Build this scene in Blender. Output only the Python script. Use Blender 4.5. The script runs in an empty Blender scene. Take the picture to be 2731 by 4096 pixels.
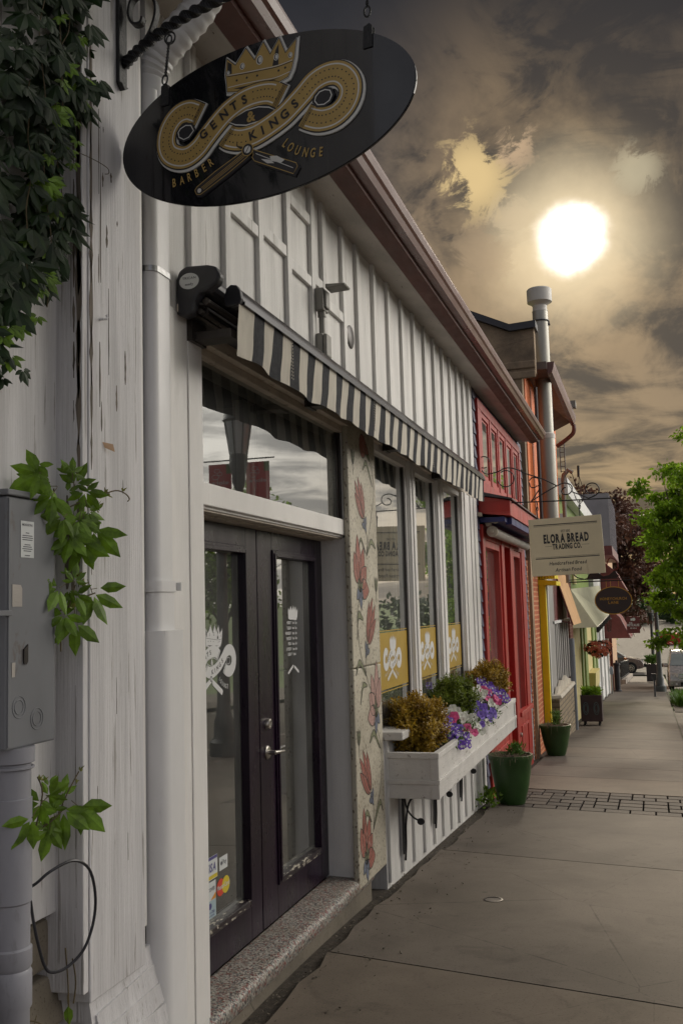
import bpy, bmesh, math, random
from mathutils import Vector, Matrix
random.seed(7)
R = math.radians
scn = bpy.context.scene
C = scn.collection

# ---------------------------------------------------------------- camera
cam = bpy.data.cameras.new('camera'); co = bpy.data.objects.new('camera', cam); C.objects.link(co)
YAW, PIT, ROL = .29761, .09875, -.02749
F = Vector((-math.sin(YAW)*math.cos(PIT), math.cos(YAW)*math.cos(PIT), math.sin(PIT)))
Rr = Vector((math.cos(YAW), math.sin(YAW), 0)); Uu = Rr.cross(F)
R2 = Rr*math.cos(ROL)+Uu*math.sin(ROL); U2 = -Rr*math.sin(ROL)+Uu*math.cos(ROL)
m = Matrix((R2, U2, -F)).transposed().to_4x4(); m.translation = Vector((0, 0, 1.76)); co.matrix_world = m
cam.sensor_fit = 'VERTICAL'; cam.sensor_height = 36; cam.lens = 3969.1/4096*36
cam.clip_start = .05; cam.clip_end = 900
scn.camera = co
scn.view_settings.view_transform = 'Standard'; scn.view_settings.look = 'None'
scn.view_settings.exposure = 0.76; scn.view_settings.gamma = 1

# ---------------------------------------------------------------- sun and sky
SUN = Vector((-.0565, 1, .367)).normalized()
sl = bpy.data.lights.new('sun', 'SUN'); so = bpy.data.objects.new('sun', sl); C.objects.link(so)
sl.energy = 1.3; sl.angle = R(9); sl.color = (1, .86, .66)
so.rotation_euler = (-SUN).to_track_quat('-Z', 'Y').to_euler()
w = bpy.data.worlds.new('World'); scn.world = w; w.use_nodes = True
nt = w.node_tree; nt.nodes.clear()
def N(nt, t, **k):
    n = nt.nodes.new(t)
    for a, b in k.items(): setattr(n, a, b)
    return n
def setin(nt, sock, v):
    if isinstance(v, bpy.types.NodeSocket): nt.links.new(v, sock)
    elif v is not None: sock.default_value = v
def math_(nt, op, a, b=None, c=None, clamp=False):
    n = N(nt, 'ShaderNodeMath', operation=op, use_clamp=clamp)
    for i, v in enumerate((a, b, c)):
        if v is not None: setin(nt, n.inputs[i], v)
    return n.outputs[0]
def mix(nt, f, a, b, bt='MIX'):
    n = N(nt, 'ShaderNodeMix', data_type='RGBA', blend_type=bt)
    setin(nt, n.inputs[0], f)
    for i, v in ((6, a), (7, b)):
        if isinstance(v, (tuple, list)) and len(v) == 3: v = (*v, 1)
        setin(nt, n.inputs[i], v)
    return n.outputs[2]
def mapr(nt, v, a, b, c=0, d=1, t='SMOOTHSTEP'):
    n = N(nt, 'ShaderNodeMapRange', interpolation_type=t)
    for i, q in enumerate((v, a, b, c, d)): setin(nt, n.inputs[i], q)
    return n.outputs[0]
def noise(nt, vec, scale, detail=4, rough=.55, dist=0):
    n = N(nt, 'ShaderNodeTexNoise'); setin(nt, n.inputs['Vector'], vec)
    n.inputs['Scale'].default_value = scale; n.inputs['Detail'].default_value = detail
    n.inputs['Roughness'].default_value = rough; n.inputs['Distortion'].default_value = dist
    return n.outputs['Fac']
def vmap(nt, vec, sc, loc=(0, 0, 0), rot=(0, 0, 0)):
    n = N(nt, 'ShaderNodeMapping'); setin(nt, n.inputs[0], vec)
    n.inputs['Scale'].default_value = sc; n.inputs['Location'].default_value = loc; n.inputs['Rotation'].default_value = rot
    return n.outputs[0]

tc = N(nt, 'ShaderNodeTexCoord').outputs['Generated']
sky = N(nt, 'ShaderNodeTexSky', sky_type='NISHITA', sun_disc=False)
sky.sun_elevation = R(20.1); sky.sun_rotation = math.atan2(-.0565, 1)
skyc = N(nt, 'ShaderNodeVectorMath', operation='SCALE'); nt.links.new(sky.outputs[0], skyc.inputs[0]); skyc.inputs[3].default_value = .002
sep = N(nt, 'ShaderNodeSeparateXYZ'); nt.links.new(tc, sep.inputs[0])
X_, Y_, Z_ = sep.outputs
zz = math_(nt, 'ADD', math_(nt, 'MAXIMUM', Z_, 0), .16)
px = math_(nt, 'DIVIDE', X_, zz); py = math_(nt, 'DIVIDE', Y_, zz)
cb = N(nt, 'ShaderNodeCombineXYZ'); nt.links.new(px, cb.inputs[0]); nt.links.new(py, cb.inputs[1])
cp = cb.outputs[0]
n1 = noise(nt, vmap(nt, cp, (1, .5, 1), (3.1, 1.7, 0), (0, 0, .9)), 2.7, 11, .60, .55)
n2 = noise(nt, vmap(nt, tc, (1.0, 1.0, 1.9), (9.1, 4.2, 0)), 9, 10, .64, .8)
n3 = noise(nt, vmap(nt, tc, (5, 5, 30), (1, 2, .4)), 1.5, 9, .60, .7)
rdg = math_(nt, 'SUBTRACT', 1, math_(nt, 'ABSOLUTE', math_(nt, 'MULTIPLY', math_(nt, 'SUBTRACT', n2, .5), 4)))
cl = math_(nt, 'ADD', math_(nt, 'ADD', math_(nt, 'MULTIPLY', n1, .62), math_(nt, 'MULTIPLY', n2, .34)), math_(nt, 'MULTIPLY', rdg, .05))
low = mapr(nt, Z_, .06, .27)
cl = math_(nt, 'ADD', math_(nt, 'MULTIPLY', cl, low), math_(nt, 'MULTIPLY', n3, math_(nt, 'SUBTRACT', 1, low)))
cf = mapr(nt, cl, .44, .60)
dt = N(nt, 'ShaderNodeVectorMath', operation='DOT_PRODUCT'); nt.links.new(tc, dt.inputs[0]); dt.inputs[1].default_value = SUN
dot = math_(nt, 'MAXIMUM', dt.outputs['Value'], 0)
ang = math_(nt, 'ARCCOSINE', math_(nt, 'MINIMUM', dot, 1))
wob = noise(nt, vmap(nt, tc, (14, 14, 14)), 1.6, 4, .6)
angw = math_(nt, 'ADD', ang, math_(nt, 'MULTIPLY', math_(nt, 'SUBTRACT', wob, .5), .022))
g1 = mapr(nt, ang, .30, .03)      # broad warm light through the cloud
g2 = mapr(nt, angw, .14, .02)
disc = mapr(nt, angw, .044, .012)
dark = mix(nt, cf, (.0030, .0031, .0045), (.028, .026, .029))
warm = mix(nt, cf, (.012, .0085, .006), (.195, .130, .064))
dark = mix(nt, mapr(nt, Z_, .34, .58), dark, (.0035, .0036, .0050))
skycol = mix(nt, math_(nt, 'POWER', g1, 1.25), dark, warm)
hz = mapr(nt, Z_, .30, .02)
skycol = mix(nt, math_(nt, 'MULTIPLY', hz, .8), skycol, mix(nt, cf, (.018, .012, .009), (.30, .20, .092)))
skycol = mix(nt, math_(nt, 'MULTIPLY', math_(nt, 'POWER', g2, 2.), .75), skycol, (.62, .50, .31))
# small bright torn clouds left of the sun
nb = noise(nt, vmap(nt, tc, (10, 10, 14), (2, 5, 1)), 2.6, 9, .70, .5)
for bd, rad, col, am in (((-.154, 1, .448), .062, (.40, .29, .13), 1), ((-.110, 1, .475), .035, (.32, .22, .13), .8), ((-.15, 1, .365), .05, (.20, .14, .08), .6), ((-.112, 1, .395), .04, (.36, .28, .17), .6), ((.01, 1, .43), .035, (.30, .26, .17), .7)):
    d1 = N(nt, 'ShaderNodeVectorMath', operation='DOT_PRODUCT'); nt.links.new(tc, d1.inputs[0]); d1.inputs[1].default_value = Vector(bd).normalized()
    a1 = mapr(nt, math_(nt, 'ARCCOSINE', math_(nt, 'MINIMUM', d1.outputs['Value'], 1)), rad, rad*.15)
    skycol = mix(nt, math_(nt, 'MULTIPLY', mapr(nt, math_(nt, 'ADD', nb, math_(nt, 'MULTIPLY', a1, .20)), .55, .66), math_(nt, 'MULTIPLY', a1, am)), skycol, col)
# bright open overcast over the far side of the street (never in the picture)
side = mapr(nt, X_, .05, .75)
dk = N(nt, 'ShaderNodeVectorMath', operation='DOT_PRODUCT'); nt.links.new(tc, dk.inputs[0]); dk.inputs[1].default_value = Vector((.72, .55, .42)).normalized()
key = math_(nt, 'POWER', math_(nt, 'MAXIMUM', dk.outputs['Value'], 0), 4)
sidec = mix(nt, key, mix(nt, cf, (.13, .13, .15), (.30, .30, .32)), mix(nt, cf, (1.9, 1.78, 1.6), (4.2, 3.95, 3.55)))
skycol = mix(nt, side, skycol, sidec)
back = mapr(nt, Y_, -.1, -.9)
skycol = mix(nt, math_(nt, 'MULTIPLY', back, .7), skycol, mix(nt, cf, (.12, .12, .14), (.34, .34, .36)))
skycol = mix(nt, math_(nt, 'POWER', disc, 1.6), skycol, (2.4, 2.25, 2.1))
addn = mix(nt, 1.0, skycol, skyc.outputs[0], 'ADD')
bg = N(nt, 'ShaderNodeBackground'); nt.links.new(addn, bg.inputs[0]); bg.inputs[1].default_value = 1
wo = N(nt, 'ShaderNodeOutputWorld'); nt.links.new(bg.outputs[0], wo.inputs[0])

# ---------------------------------------------------------------- materials
MATS = {}
def paint(name, col, rough=.5, var=.12, sc=(3, 3, 3), metal=0, col2=None, thr=(.55, .62), sc2=(6, 6, 6), amt2=1, bump=0, bsc=(40, 40, 40), coat=0, spec=.5, dist=0, emit=None):
    mt = bpy.data.materials.new(name); mt.use_nodes = True; t = mt.node_tree
    b = t.nodes['Principled BSDF']; tcx = N(t, 'ShaderNodeTexCoord').outputs['Object']
    n = noise(t, vmap(t, tcx, sc), 1, 6, .6, dist)
    lo = tuple(c*(1-var) for c in col); hi = tuple(min(1, c*(1+var)) for c in col)
    c = mix(t, mapr(t, n, .3, .7), lo, hi)
    if col2:
        n2_ = noise(t, vmap(t, tcx, sc2, (5, 3, 1)), 1, 7, .65)
        f = mapr(t, n2_, thr[0], thr[1])
        if amt2 != 1: f = math_(t, 'MULTIPLY', f, amt2)
        c = mix(t, f, c, col2)
    setin(t, b.inputs['Base Color'], c)
    b.inputs['Metallic'].default_value = metal; b.inputs['Specular IOR Level'].default_value = spec
    rn = noise(t, vmap(t, tcx, tuple(q*1.7 for q in sc)), 1, 4, .6)
    setin(t, b.inputs['Roughness'], mapr(t, rn, .2, .8, max(.03, rough-.1), min(1, rough+.1)))
    b.inputs['Coat Weight'].default_value = coat
    if bump:
        bn = noise(t, vmap(t, tcx, bsc), 1, 6, .7)
        bp = N(t, 'ShaderNodeBump'); bp.inputs['Strength'].default_value = bump; bp.inputs['Distance'].default_value = .01
        setin(t, bp.inputs['Height'], bn); setin(t, b.inputs['Normal'], bp.outputs[0])
    MATS[name] = mt
    return mt
def P(name): return MATS[name]
paint('white_board', (.68, .665, .675), .5, .14, (14, 14, .9), col2=(.22, .19, .165), thr=(.60, .645), sc2=(38, 38, 1.6), amt2=.6, bump=.7, bsc=(120, 120, 3))
paint('white_siding', (.68, .665, .645), .55, .15, (6, 6, .7), col2=(.20, .165, .13), thr=(.60, .68), sc2=(26, 26, 1.1), amt2=.6, bump=.5, bsc=(80, 80, 2.5))
paint('white_trim', (.77, .75, .73), .42, .06, (5, 5, 1.4), col2=(.42, .37, .31), thr=(.65, .73), sc2=(26, 26, 3), amt2=.5, bump=.25, bsc=(70, 70, 5))
paint('dirty_trim', (.50, .44, .37), .6, .15, (6, 4, 8), col2=(.22, .17, .12), thr=(.58, .68), sc2=(30, 12, 30), amt2=.8, bump=.3, bsc=(60, 30, 60))
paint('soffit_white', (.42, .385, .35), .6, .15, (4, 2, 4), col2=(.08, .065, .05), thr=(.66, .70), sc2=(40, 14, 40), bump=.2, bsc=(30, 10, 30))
paint('bare_wood', (.15, .125, .10), .85, .35, (40, 40, 3), bump=.6, bsc=(90, 90, 4))
paint('brown_metal', (.15, .062, .050), .33, .12, (2, 1, 2), spec=.6)
paint('rust_fascia', (.115, .046, .038), .5, .2, (8, 3, 8))
paint('pipe_white', (.74, .73, .73), .38, .06, (3, 3, 1.5), col2=(.38, .36, .36), thr=(.64, .74), sc2=(22, 22, 3), amt2=.5)
paint('grey_enamel', (.165, .17, .185), .5, .08, (4, 4, 2), col2=(.12, .10, .09), thr=(.64, .7), sc2=(9, 9, 5), amt2=.8)
paint('pvc_grey', (.30, .30, .335), .45, .1, (4, 4, 1.5), col2=(.16, .15, .15), thr=(.6, .75), sc2=(14, 14, 5), amt2=.6)
paint('black_iron', (.012, .012, .014), .45, .2, (20, 20, 20), bump=.4, bsc=(80, 80, 80))
paint('sign_black', (.012, .012, .015), .12, .1, (3, 3, 3), coat=.5)
paint('sign_gold', (.46, .31, .10), .45, .10, (4, 4, 4))
paint('sign_cream', (.70, .69, .66), .5, .05)
paint('sign_ink', (.030, .028, .032), .45, .05)
paint('door_paint', (.011, .004, .013), .3, .3, (5, 5, 1.2), col2=(.034, .020, .028), thr=(.58, .75), sc2=(14, 14, 3), amt2=.6, coat=0, bump=.08, bsc=(60, 60, 4), spec=.35)
paint('chipped_edge', (.025, .018, .022), .35, .2, (9, 9, 9), col2=(.50, .46, .38), thr=(.56, .6), sc2=(40, 16, 40), bump=.3)
paint('bronze_dark', (.045, .038, .035), .35, .15, (5, 5, 5), metal=.4)
paint('satin_nickel', (.55, .52, .48), .32, .08, (6, 6, 6), metal=1)
paint('decal_white', (.62, .62, .62), .5, .03)
paint('gold_film', (.40, .26, .035), .45, .06)
paint('awning_black', (.014, .015, .021), .85, .15, (30, 30, 30), bump=.2, bsc=(300, 300, 300))
paint('awning_cream', (.58, .54, .47), .85, .10, (12, 12, 4), bump=.2, bsc=(300, 300, 300))
paint('awning_metal', (.045, .045, .05), .25, .15, (3, 1, 3), metal=.7)
paint('case_plastic', (.022, .022, .028), .38, .15, (10, 10, 10))
paint('junction_grey', (.235, .225, .205), .5, .1, (9, 9, 9), metal=.2)
paint('soil', (.045, .028, .022), .95, .4, (40, 40, 40), bump=.8, bsc=(60, 60, 60))
paint('box_white', (.64, .62, .595), .5, .08, (5, 5, 5), col2=(.20, .165, .135), thr=(.60, .68), sc2=(22, 5, 22), amt2=.7, bump=.35, bsc=(80, 8, 80))
paint('purple_shingle', (.085, .085, .135), .6, .2, (5, 5, 9), bump=.2)
paint('red_paint', (.38, .020, .014), .42, .15, (4, 4, 2), col2=(.32, .06, .05), thr=(.6, .75), sc2=(10, 10, 3), amt2=.5, bump=.1)
paint('red_trim', (.44, .045, .035), .42, .12, (4, 4, 2), bump=.1)
paint('blue_paint', (.018, .022, .12), .5, .15)
paint('bright_blue', (.02, .06, .45), .5, .1)
paint('cream_plastic', (.46, .40, .32), .5, .1)
paint('orange_paint', (.72, .17, .035), .6, .18, (3, 3, 1.5), col2=(.27, .06, .03), thr=(.58, .72), sc2=(9, 9, 9), amt2=.7, bump=.5, bsc=(18, 18, 18))
paint('yellow_paint', (.80, .64, .008), .45, .06)
paint('galvanised', (.36, .35, .31), .42, .12, (4, 4, 1), metal=.55, col2=(.27, .15, .05), thr=(.60, .74), sc2=(10, 10, 1.1), amt2=.55)
paint('white_metal', (.55, .53, .49), .4, .05)
paint('dark_metal', (.035, .034, .042), .4, .15)
paint('soffit_brown', (.13, .10, .09), .6, .15)
paint('grey_wood', (.34, .33, .32), .6, .1, (6, 6, 1))
paint('maroon_paint', (.12, .022, .024), .45, .2)
paint('lime_stone', (.55, .50, .42), .7, .1, bump=.3)
paint('tan_fabric', (.62, .37, .18), .8, .08)
paint('cream_fabric', (.58, .56, .40), .75, .07, (3, 3, 3))
paint('maroon_fabric', (.19, .052, .045), .8, .12)
paint('green_paint', (.20, .29, .055), .6, .12)
paint('green_light', (.38, .46, .16), .6, .1)
paint('pale_yellow', (.68, .58, .26), .6, .1)
paint('white_paint', (.74, .74, .73), .6, .08, (5, 5, 2))
paint('tan_wall', (.55, .36, .22), .75, .1, (3, 3, 2))
paint('violet_siding', (.27, .25, .28), .6, .08)
paint('grey_pipe', (.20, .22, .25), .5, .12)
paint('pot_green', (.035, .085, .022), .38, .2, (4, 4, 4), col2=(.10, .085, .05), thr=(.56, .70), sc2=(9, 9, 5), amt2=.6, coat=.1)
paint('planter_brown', (.060, .035, .035), .6, .2)
paint('teal_paint', (.10, .15, .15), .6, .1)
paint('dry_grass', (.30, .22, .15), .9, .25)
paint('asphalt', (.080, .070, .058), .85, .12, (2, 2, 2), bump=.3)
paint('grass_green', (.10, .17, .03), .9, .3, (2, 2, 2), bump=.4)
paint('joint_dirt', (.050, .040, .030), .95, .35, (25, 25, 25), bump=.9, bsc=(30, 30, 30))
paint('curb_concrete', (.33, .29, .25), .85, .12, (4, 4, 4), bump=.3)
paint('suv_paint', (.20, .155, .135), .25, .06, coat=.6)
paint('silver_paint', (.48, .48, .50), .25, .05, metal=.4, coat=.6)
paint('tyre_rubber', (.015, .015, .016), .8, .1)
paint('chrome', (.6, .6, .62), .2, .04, metal=1)
paint('amber_lens', (.75, .18, .04), .3, .05)
paint('headlamp', (.6, .62, .62), .15, .05)
paint('car_window', (.22, .26, .28), .06, .1)
paint('lamp_paint', (.060, .068, .070), .45, .12)
paint('banner_red', (.60, .02, .03), .7, .05)
paint('banner_green', (.12, .2, .04), .7, .05)
paint('interior_wall', (.30, .29, .27), .8, .1)
paint('interior_dark', (.05, .045, .042), .8, .2)
paint('curtain_white', (.62, .62, .60), .8, .06, (20, 20, 1))
paint('bark', (.085, .065, .05), .9, .3, (10, 10, 2), bump=.6, bsc=(20, 20, 4))
paint('vine_stem', (.10, .075, .035), .8, .25)
paint('tulip_red', (.30, .105, .080), .55, .25, (70, 70, 70), col2=(.42, .27, .23), thr=(.56, .64), sc2=(60, 60, 25))
paint('tulip_pink', (.40, .25, .22), .55, .2, (70, 70, 70), col2=(.36, .13, .11), thr=(.58, .66), sc2=(80, 80, 60))
paint('mosaic_green', (.20, .21, .12), .6, .2, (60, 60, 60))
paint('mosaic_blue', (.14, .16, .22), .6, .2, (60, 60, 60))
paint('mosaic_line', (.045, .042, .035), .6, .2)
paint('sticker_blue', (.08, .07, .22), .4, .03); paint('sticker_yellow', (.60, .47, .04), .4, .03)
paint('sticker_white', (.60, .62, .62), .4, .03); paint('sticker_red', (.60, .07, .04), .4, .03)
paint('sticker_orange', (.62, .26, .03), .4, .03); paint('sticker_pale', (.36, .46, .50), .4, .03)
paint('sticker_ink', (.03, .03, .05), .4, .03); paint('metal_strap', (.36, .36, .36), .35, .2, (40, 40, 40), metal=.9)

def leafmat(name, col, var=.45, rough=.5, trans=.25, sc=(14, 14, 14), col2=None):
    mt = bpy.data.materials.new(name); mt.use_nodes = True; t = mt.node_tree
    b = t.nodes['Principled BSDF']; out = t.nodes['Material Output']
    tcx = N(t, 'ShaderNodeTexCoord').outputs['Object']
    n = noise(t, vmap(t, tcx, sc), 1, 4, .7)
    c = mix(t, mapr(t, n, .3, .7), tuple(q*(1-var) for q in col), col2 or tuple(q*(1+var) for q in col))
    setin(t, b.inputs['Base Color'], c); b.inputs['Roughness'].default_value = rough
    tr = N(t, 'ShaderNodeBsdfTranslucent'); setin(t, tr.inputs[0], c)
    ms = N(t, 'ShaderNodeMixShader'); ms.inputs[0].default_value = trans
    t.links.new(b.outputs[0], ms.inputs[1]); t.links.new(tr.outputs[0], ms.inputs[2]); t.links.new(ms.outputs[0], out.inputs[0])
    MATS[name] = mt
leafmat('ivy_leaf', (.013, .034, .006)); leafmat('sprig_leaf', (.13, .235, .012), .5); leafmat('young_leaf', (.19, .20, .035), .3)
leafmat('boxwood_gold', (.34, .175, .02), .6, .45, .25, (14, 14, 14), (.60, .40, .035)); leafmat('boxwood_green', (.15, .20, .018), .5)
leafmat('petunia_purple', (.20, .095, .52), .35, .6, .3, (60, 60, 60)); leafmat('petunia_violet', (.24, .15, .60), .3, .6, .3)
leafmat('petunia_white', (.68, .68, .62), .08, .6, .3); leafmat('petunia_pink', (.66, .10, .27), .3, .6, .3)
leafmat('petunia_leaf', (.07, .14, .02), .4); leafmat('tree_green', (.19, .32, .02), .55, .5, .45, (2.5, 2.5, 2.5)); leafmat('maple_purple', (.12, .055, .038), .5, .6, .2, (1, 1, 1))
leafmat('dark_green', (.03, .055, .015), .4, .6, .2, (2, 2, 2)); leafmat('geranium_red', (.92, .22, .10), .25, .6, .45, (9, 9, 9), (.85, .35, .26)); leafmat('grass_blade', (.10, .20, .03), .35)

def glass(name, tint=(.86, .9, .88), refl=1.6, base=.04, haze=.07):
    mt = bpy.data.materials.new(name); mt.use_nodes = True; t = mt.node_tree; t.nodes.clear()
    out = N(t, 'ShaderNodeOutputMaterial'); tr = N(t, 'ShaderNodeBsdfTransparent'); tr.inputs[0].default_value = (*tint, 1)
    gl = N(t, 'ShaderNodeBsdfGlossy'); gl.inputs['Roughness'].default_value = .012; gl.inputs[0].default_value = (.95, .97, .96, 1)
    fr = N(t, 'ShaderNodeFresnel'); fr.inputs[0].default_value = 1.52
    f = math_(t, 'ADD', math_(t, 'MULTIPLY', fr.outputs[0], refl), base, clamp=True)
    ms = N(t, 'ShaderNodeMixShader'); setin(t, ms.inputs[0], f)
    t.links.new(tr.outputs[0], ms.inputs[1]); t.links.new(gl.outputs[0], ms.inputs[2])
    df = N(t, 'ShaderNodeBsdfDiffuse'); df.inputs[0].default_value = (.62, .62, .60, 1); m2 = N(t, 'ShaderNodeMixShader')  # pale diffuse haze mixed into the panes so dark glass looks lighter
    tn = noise(t, vmap(t, N(t, 'ShaderNodeTexCoord').outputs['Object'], (3, 3, 2)), 1, 5, .6)
    setin(t, m2.inputs[0], mapr(t, tn, .3, .75, haze*.6, haze*1.6)); t.links.new(ms.outputs[0], m2.inputs[1]); t.links.new(df.outputs[0], m2.inputs[2]); t.links.new(m2.outputs[0], out.inputs[0])
    MATS[name] = mt
glass('glass_clear', (.88, .92, .90), 2.1, .07); glass('glass_transom', (.6, .64, .62), 1.9, .05, .07)

def terrazzo(name, base, chips, scale, amt=.5, rough=.45):
    mt = bpy.data.materials.new(name); mt.use_nodes = True; t = mt.node_tree
    b = t.nodes['Principled BSDF']; tcx = N(t, 'ShaderNodeTexCoord').outputs['Object']
    v = N(t, 'ShaderNodeTexVoronoi'); setin(t, v.inputs['Vector'], vmap(t, tcx, (scale, scale, scale*.7))); v.inputs['Scale'].default_value = 1
    s = N(t, 'ShaderNodeSeparateColor'); t.links.new(v.outputs['Color'], s.inputs[0])
    r = N(t, 'ShaderNodeValToRGB'); r.color_ramp.interpolation = 'CONSTANT'; t.links.new(s.outputs[0], r.inputs[0])
    el = r.color_ramp.elements; el[0].color = (*base, 1); el[0].position = 0; el[1].position = 1-amt; el[1].color = (*chips[0], 1)
    for i, c in enumerate(chips[1:]):
        e = el.new(1-amt+amt*(i+1)/len(chips)); e.color = (*c, 1)
    n = noise(t, vmap(t, tcx, (3, 3, 3)), 1, 5, .6)
    c = mix(t, mapr(t, n, .3, .75), r.outputs[0], mix(t, .35, r.outputs[0], (.12, .09, .05)))
    setin(t, b.inputs['Base Color'], c); b.inputs['Roughness'].default_value = rough
    bp = N(t, 'ShaderNodeBump'); bp.inputs['Strength'].default_value = .3; bp.inputs['Distance'].default_value = .002
    setin(t, bp.inputs['Height'], v.outputs['Distance']); setin(t, b.inputs['Normal'], bp.outputs[0])
    MATS[name] = mt
terrazzo('terrazzo_step', (.27, .26, .235), [(.045, .045, .05), (.34, .32, .28), (.10, .11, .12), (.42, .40, .36), (.16, .12, .10), (.20, .04, .035)], 130, .72)
terrazzo('terrazzo_pillar', (.54, .50, .41), [(.60, .56, .46), (.50, .46, .36), (.56, .51, .41), (.20, .17, .13)], 105, .33, .5)

def concrete(name, a, b_, crack=True):
    mt = bpy.data.materials.new(name); mt.use_nodes = True; t = mt.node_tree
    b = t.nodes['Principled BSDF']; tcx = N(t, 'ShaderNodeTexCoord').outputs['Object']
    n = noise(t, vmap(t, tcx, (1.1, 1.1, 1.1)), 1, 7, .62, .4); n5 = noise(t, vmap(t, tcx, (90, 90, 90)), 1, 3, .7)
    n6 = noise(t, vmap(t, tcx, (9, 9, 9)), 1, 5, .7)
    c = mix(t, mapr(t, n, .3, .7), a, b_)
    c = mix(t, math_(t, 'MULTIPLY', mapr(t, n6, .62, .72), .35), c, tuple(q*.5 for q in a))
    c = mix(t, math_(t, 'MULTIPLY', mapr(t, n5, .57, .68), .6), c, tuple(q*.45 for q in a))
    c = mix(t, math_(t, 'MULTIPLY', mapr(t, n5, .36, .30), .35), c, tuple(min(1, q*1.5) for q in b_))
    setin(t, b.inputs['Base Color'], c); b.inputs['Roughness'].default_value = .82; b.inputs['Specular IOR Level'].default_value = .25
    n7 = noise(t, vmap(t, tcx, (2.6, 2.6, 2.6), (7, 1, 0)), 1, 9, .72, 1.2)
    c = mix(t, math_(t, 'MULTIPLY', mapr(t, n7, .54, .66), .3), c, tuple(q*.42 for q in a)); c = mix(t, math_(t, 'MULTIPLY', mapr(t, n7, .40, .30), .2), c, tuple(min(1, q*1.35) for q in b_))
    vo = N(t, 'ShaderNodeTexVoronoi', feature='DISTANCE_TO_EDGE'); setin(t, vo.inputs['Vector'], mix(t, .16, vmap(t, tcx, (.55, .55, .55)), vmap(t, tcx, (1, 1, 1), (0, 0, 0)))); vo.inputs['Scale'].default_value = 1
    c = mix(t, math_(t, 'MULTIPLY', mapr(t, math_(t, 'ADD', vo.outputs['Distance'], math_(t, 'MULTIPLY', n6, .012)), .0085, .0055), .0 if not crack else .55), c, tuple(q*.35 for q in a))
    sp = N(t, 'ShaderNodeTexVoronoi'); setin(t, sp.inputs['Vector'], vmap(t, tcx, (2.1, 2.1, 2.1), (3, 3, 3))); sp.inputs['Scale'].default_value = 1
    c = mix(t, math_(t, 'MULTIPLY', mapr(t, sp.outputs['Distance'], .055, .035), .5), c, tuple(q*.4 for q in a)); setin(t, b.inputs['Base Color'], c)
    bp = N(t, 'ShaderNodeBump'); bp.inputs['Strength'].default_value = .35; bp.inputs['Distance'].default_value = .002
    setin(t, bp.inputs['Height'], n5); setin(t, b.inputs['Normal'], bp.outputs[0])
    MATS[name] = mt
concrete('sidewalk_concrete', (.115, .097, .080), (.168, .142, .118)); concrete('paver_concrete', (.052, .042, .038), (.085, .068, .060))
concrete('slab_dark', (.098, .083, .070), (.146, .124, .104)); concrete('slab_warm', (.132, .108, .085), (.188, .154, .122)); concrete('paver_dark', (.036, .029, .027), (.060, .048, .044)); concrete('paver_pale', (.066, .053, .046), (.105, .085, .072)); concrete('stone_footing', (.12, .105, .085), (.22, .19, .15)); concrete('stucco', (.15, .115, .085), (.44, .32, .21))

def brick(name, c1, c2, mortar, vec=(1, 1, 1), bw=.22, rh=.075, ms=.012, face='X', bump=.4):
    mt = bpy.data.materials.new(name); mt.use_nodes = True; t = mt.node_tree
    b = t.nodes['Principled BSDF']; tcx = N(t, 'ShaderNodeTexCoord').outputs['Object']
    s = N(t, 'ShaderNodeSeparateXYZ'); t.links.new(tcx, s.inputs[0]); k = N(t, 'ShaderNodeCombineXYZ')
    t.links.new(math_(t, 'ADD', s.outputs[0], s.outputs[1]), k.inputs[0]); t.links.new(s.outputs[2], k.inputs[1])
    br = N(t, 'ShaderNodeTexBrick'); t.links.new(k.outputs[0], br.inputs['Vector']); br.inputs['Scale'].default_value = 1
    for nm, v in (('Color1', (*c1, 1)), ('Color2', (*c2, 1)), ('Mortar', (*mortar, 1)), ('Mortar Size', ms), ('Brick Width', bw), ('Row Height', rh)): br.inputs[nm].default_value = v
    n = noise(t, vmap(t, tcx, (6, 6, 6)), 1, 5, .7)
    c = mix(t, mapr(t, n, .35, .7), br.outputs[0], mix(t, .5, br.outputs[0], tuple(q*.5 for q in c1)))
    setin(t, b.inputs['Base Color'], c); b.inputs['Roughness'].default_value = .75
    bp = N(t, 'ShaderNodeBump'); bp.inputs['Strength'].default_value = bump; bp.inputs['Distance'].default_value = .008; bp.invert = True
    setin(t, bp.inputs['Height'], br.outputs['Fac']); setin(t, b.inputs['Normal'], bp.outputs[0])
    MATS[name] = mt
brick('orange_brick', (.52, .11, .03), (.40, .075, .025), (.70, .36, .18)); brick('brown_brick', (.16, .04, .025), (.12, .03, .02), (.22, .12, .08))
brick('stone_blocks', (.40, .31, .19), (.25, .20, .14), (.14, .11, .08), bw=.19, rh=.09, ms=.014); brick('far_brick', (.25, .12, .08), (.20, .09, .06), (.3, .22, .16))
brick('shingles', (.095, .095, .15), (.08, .08, .13), (.02, .02, .035), bw=.5, rh=.14, ms=.010)

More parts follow.
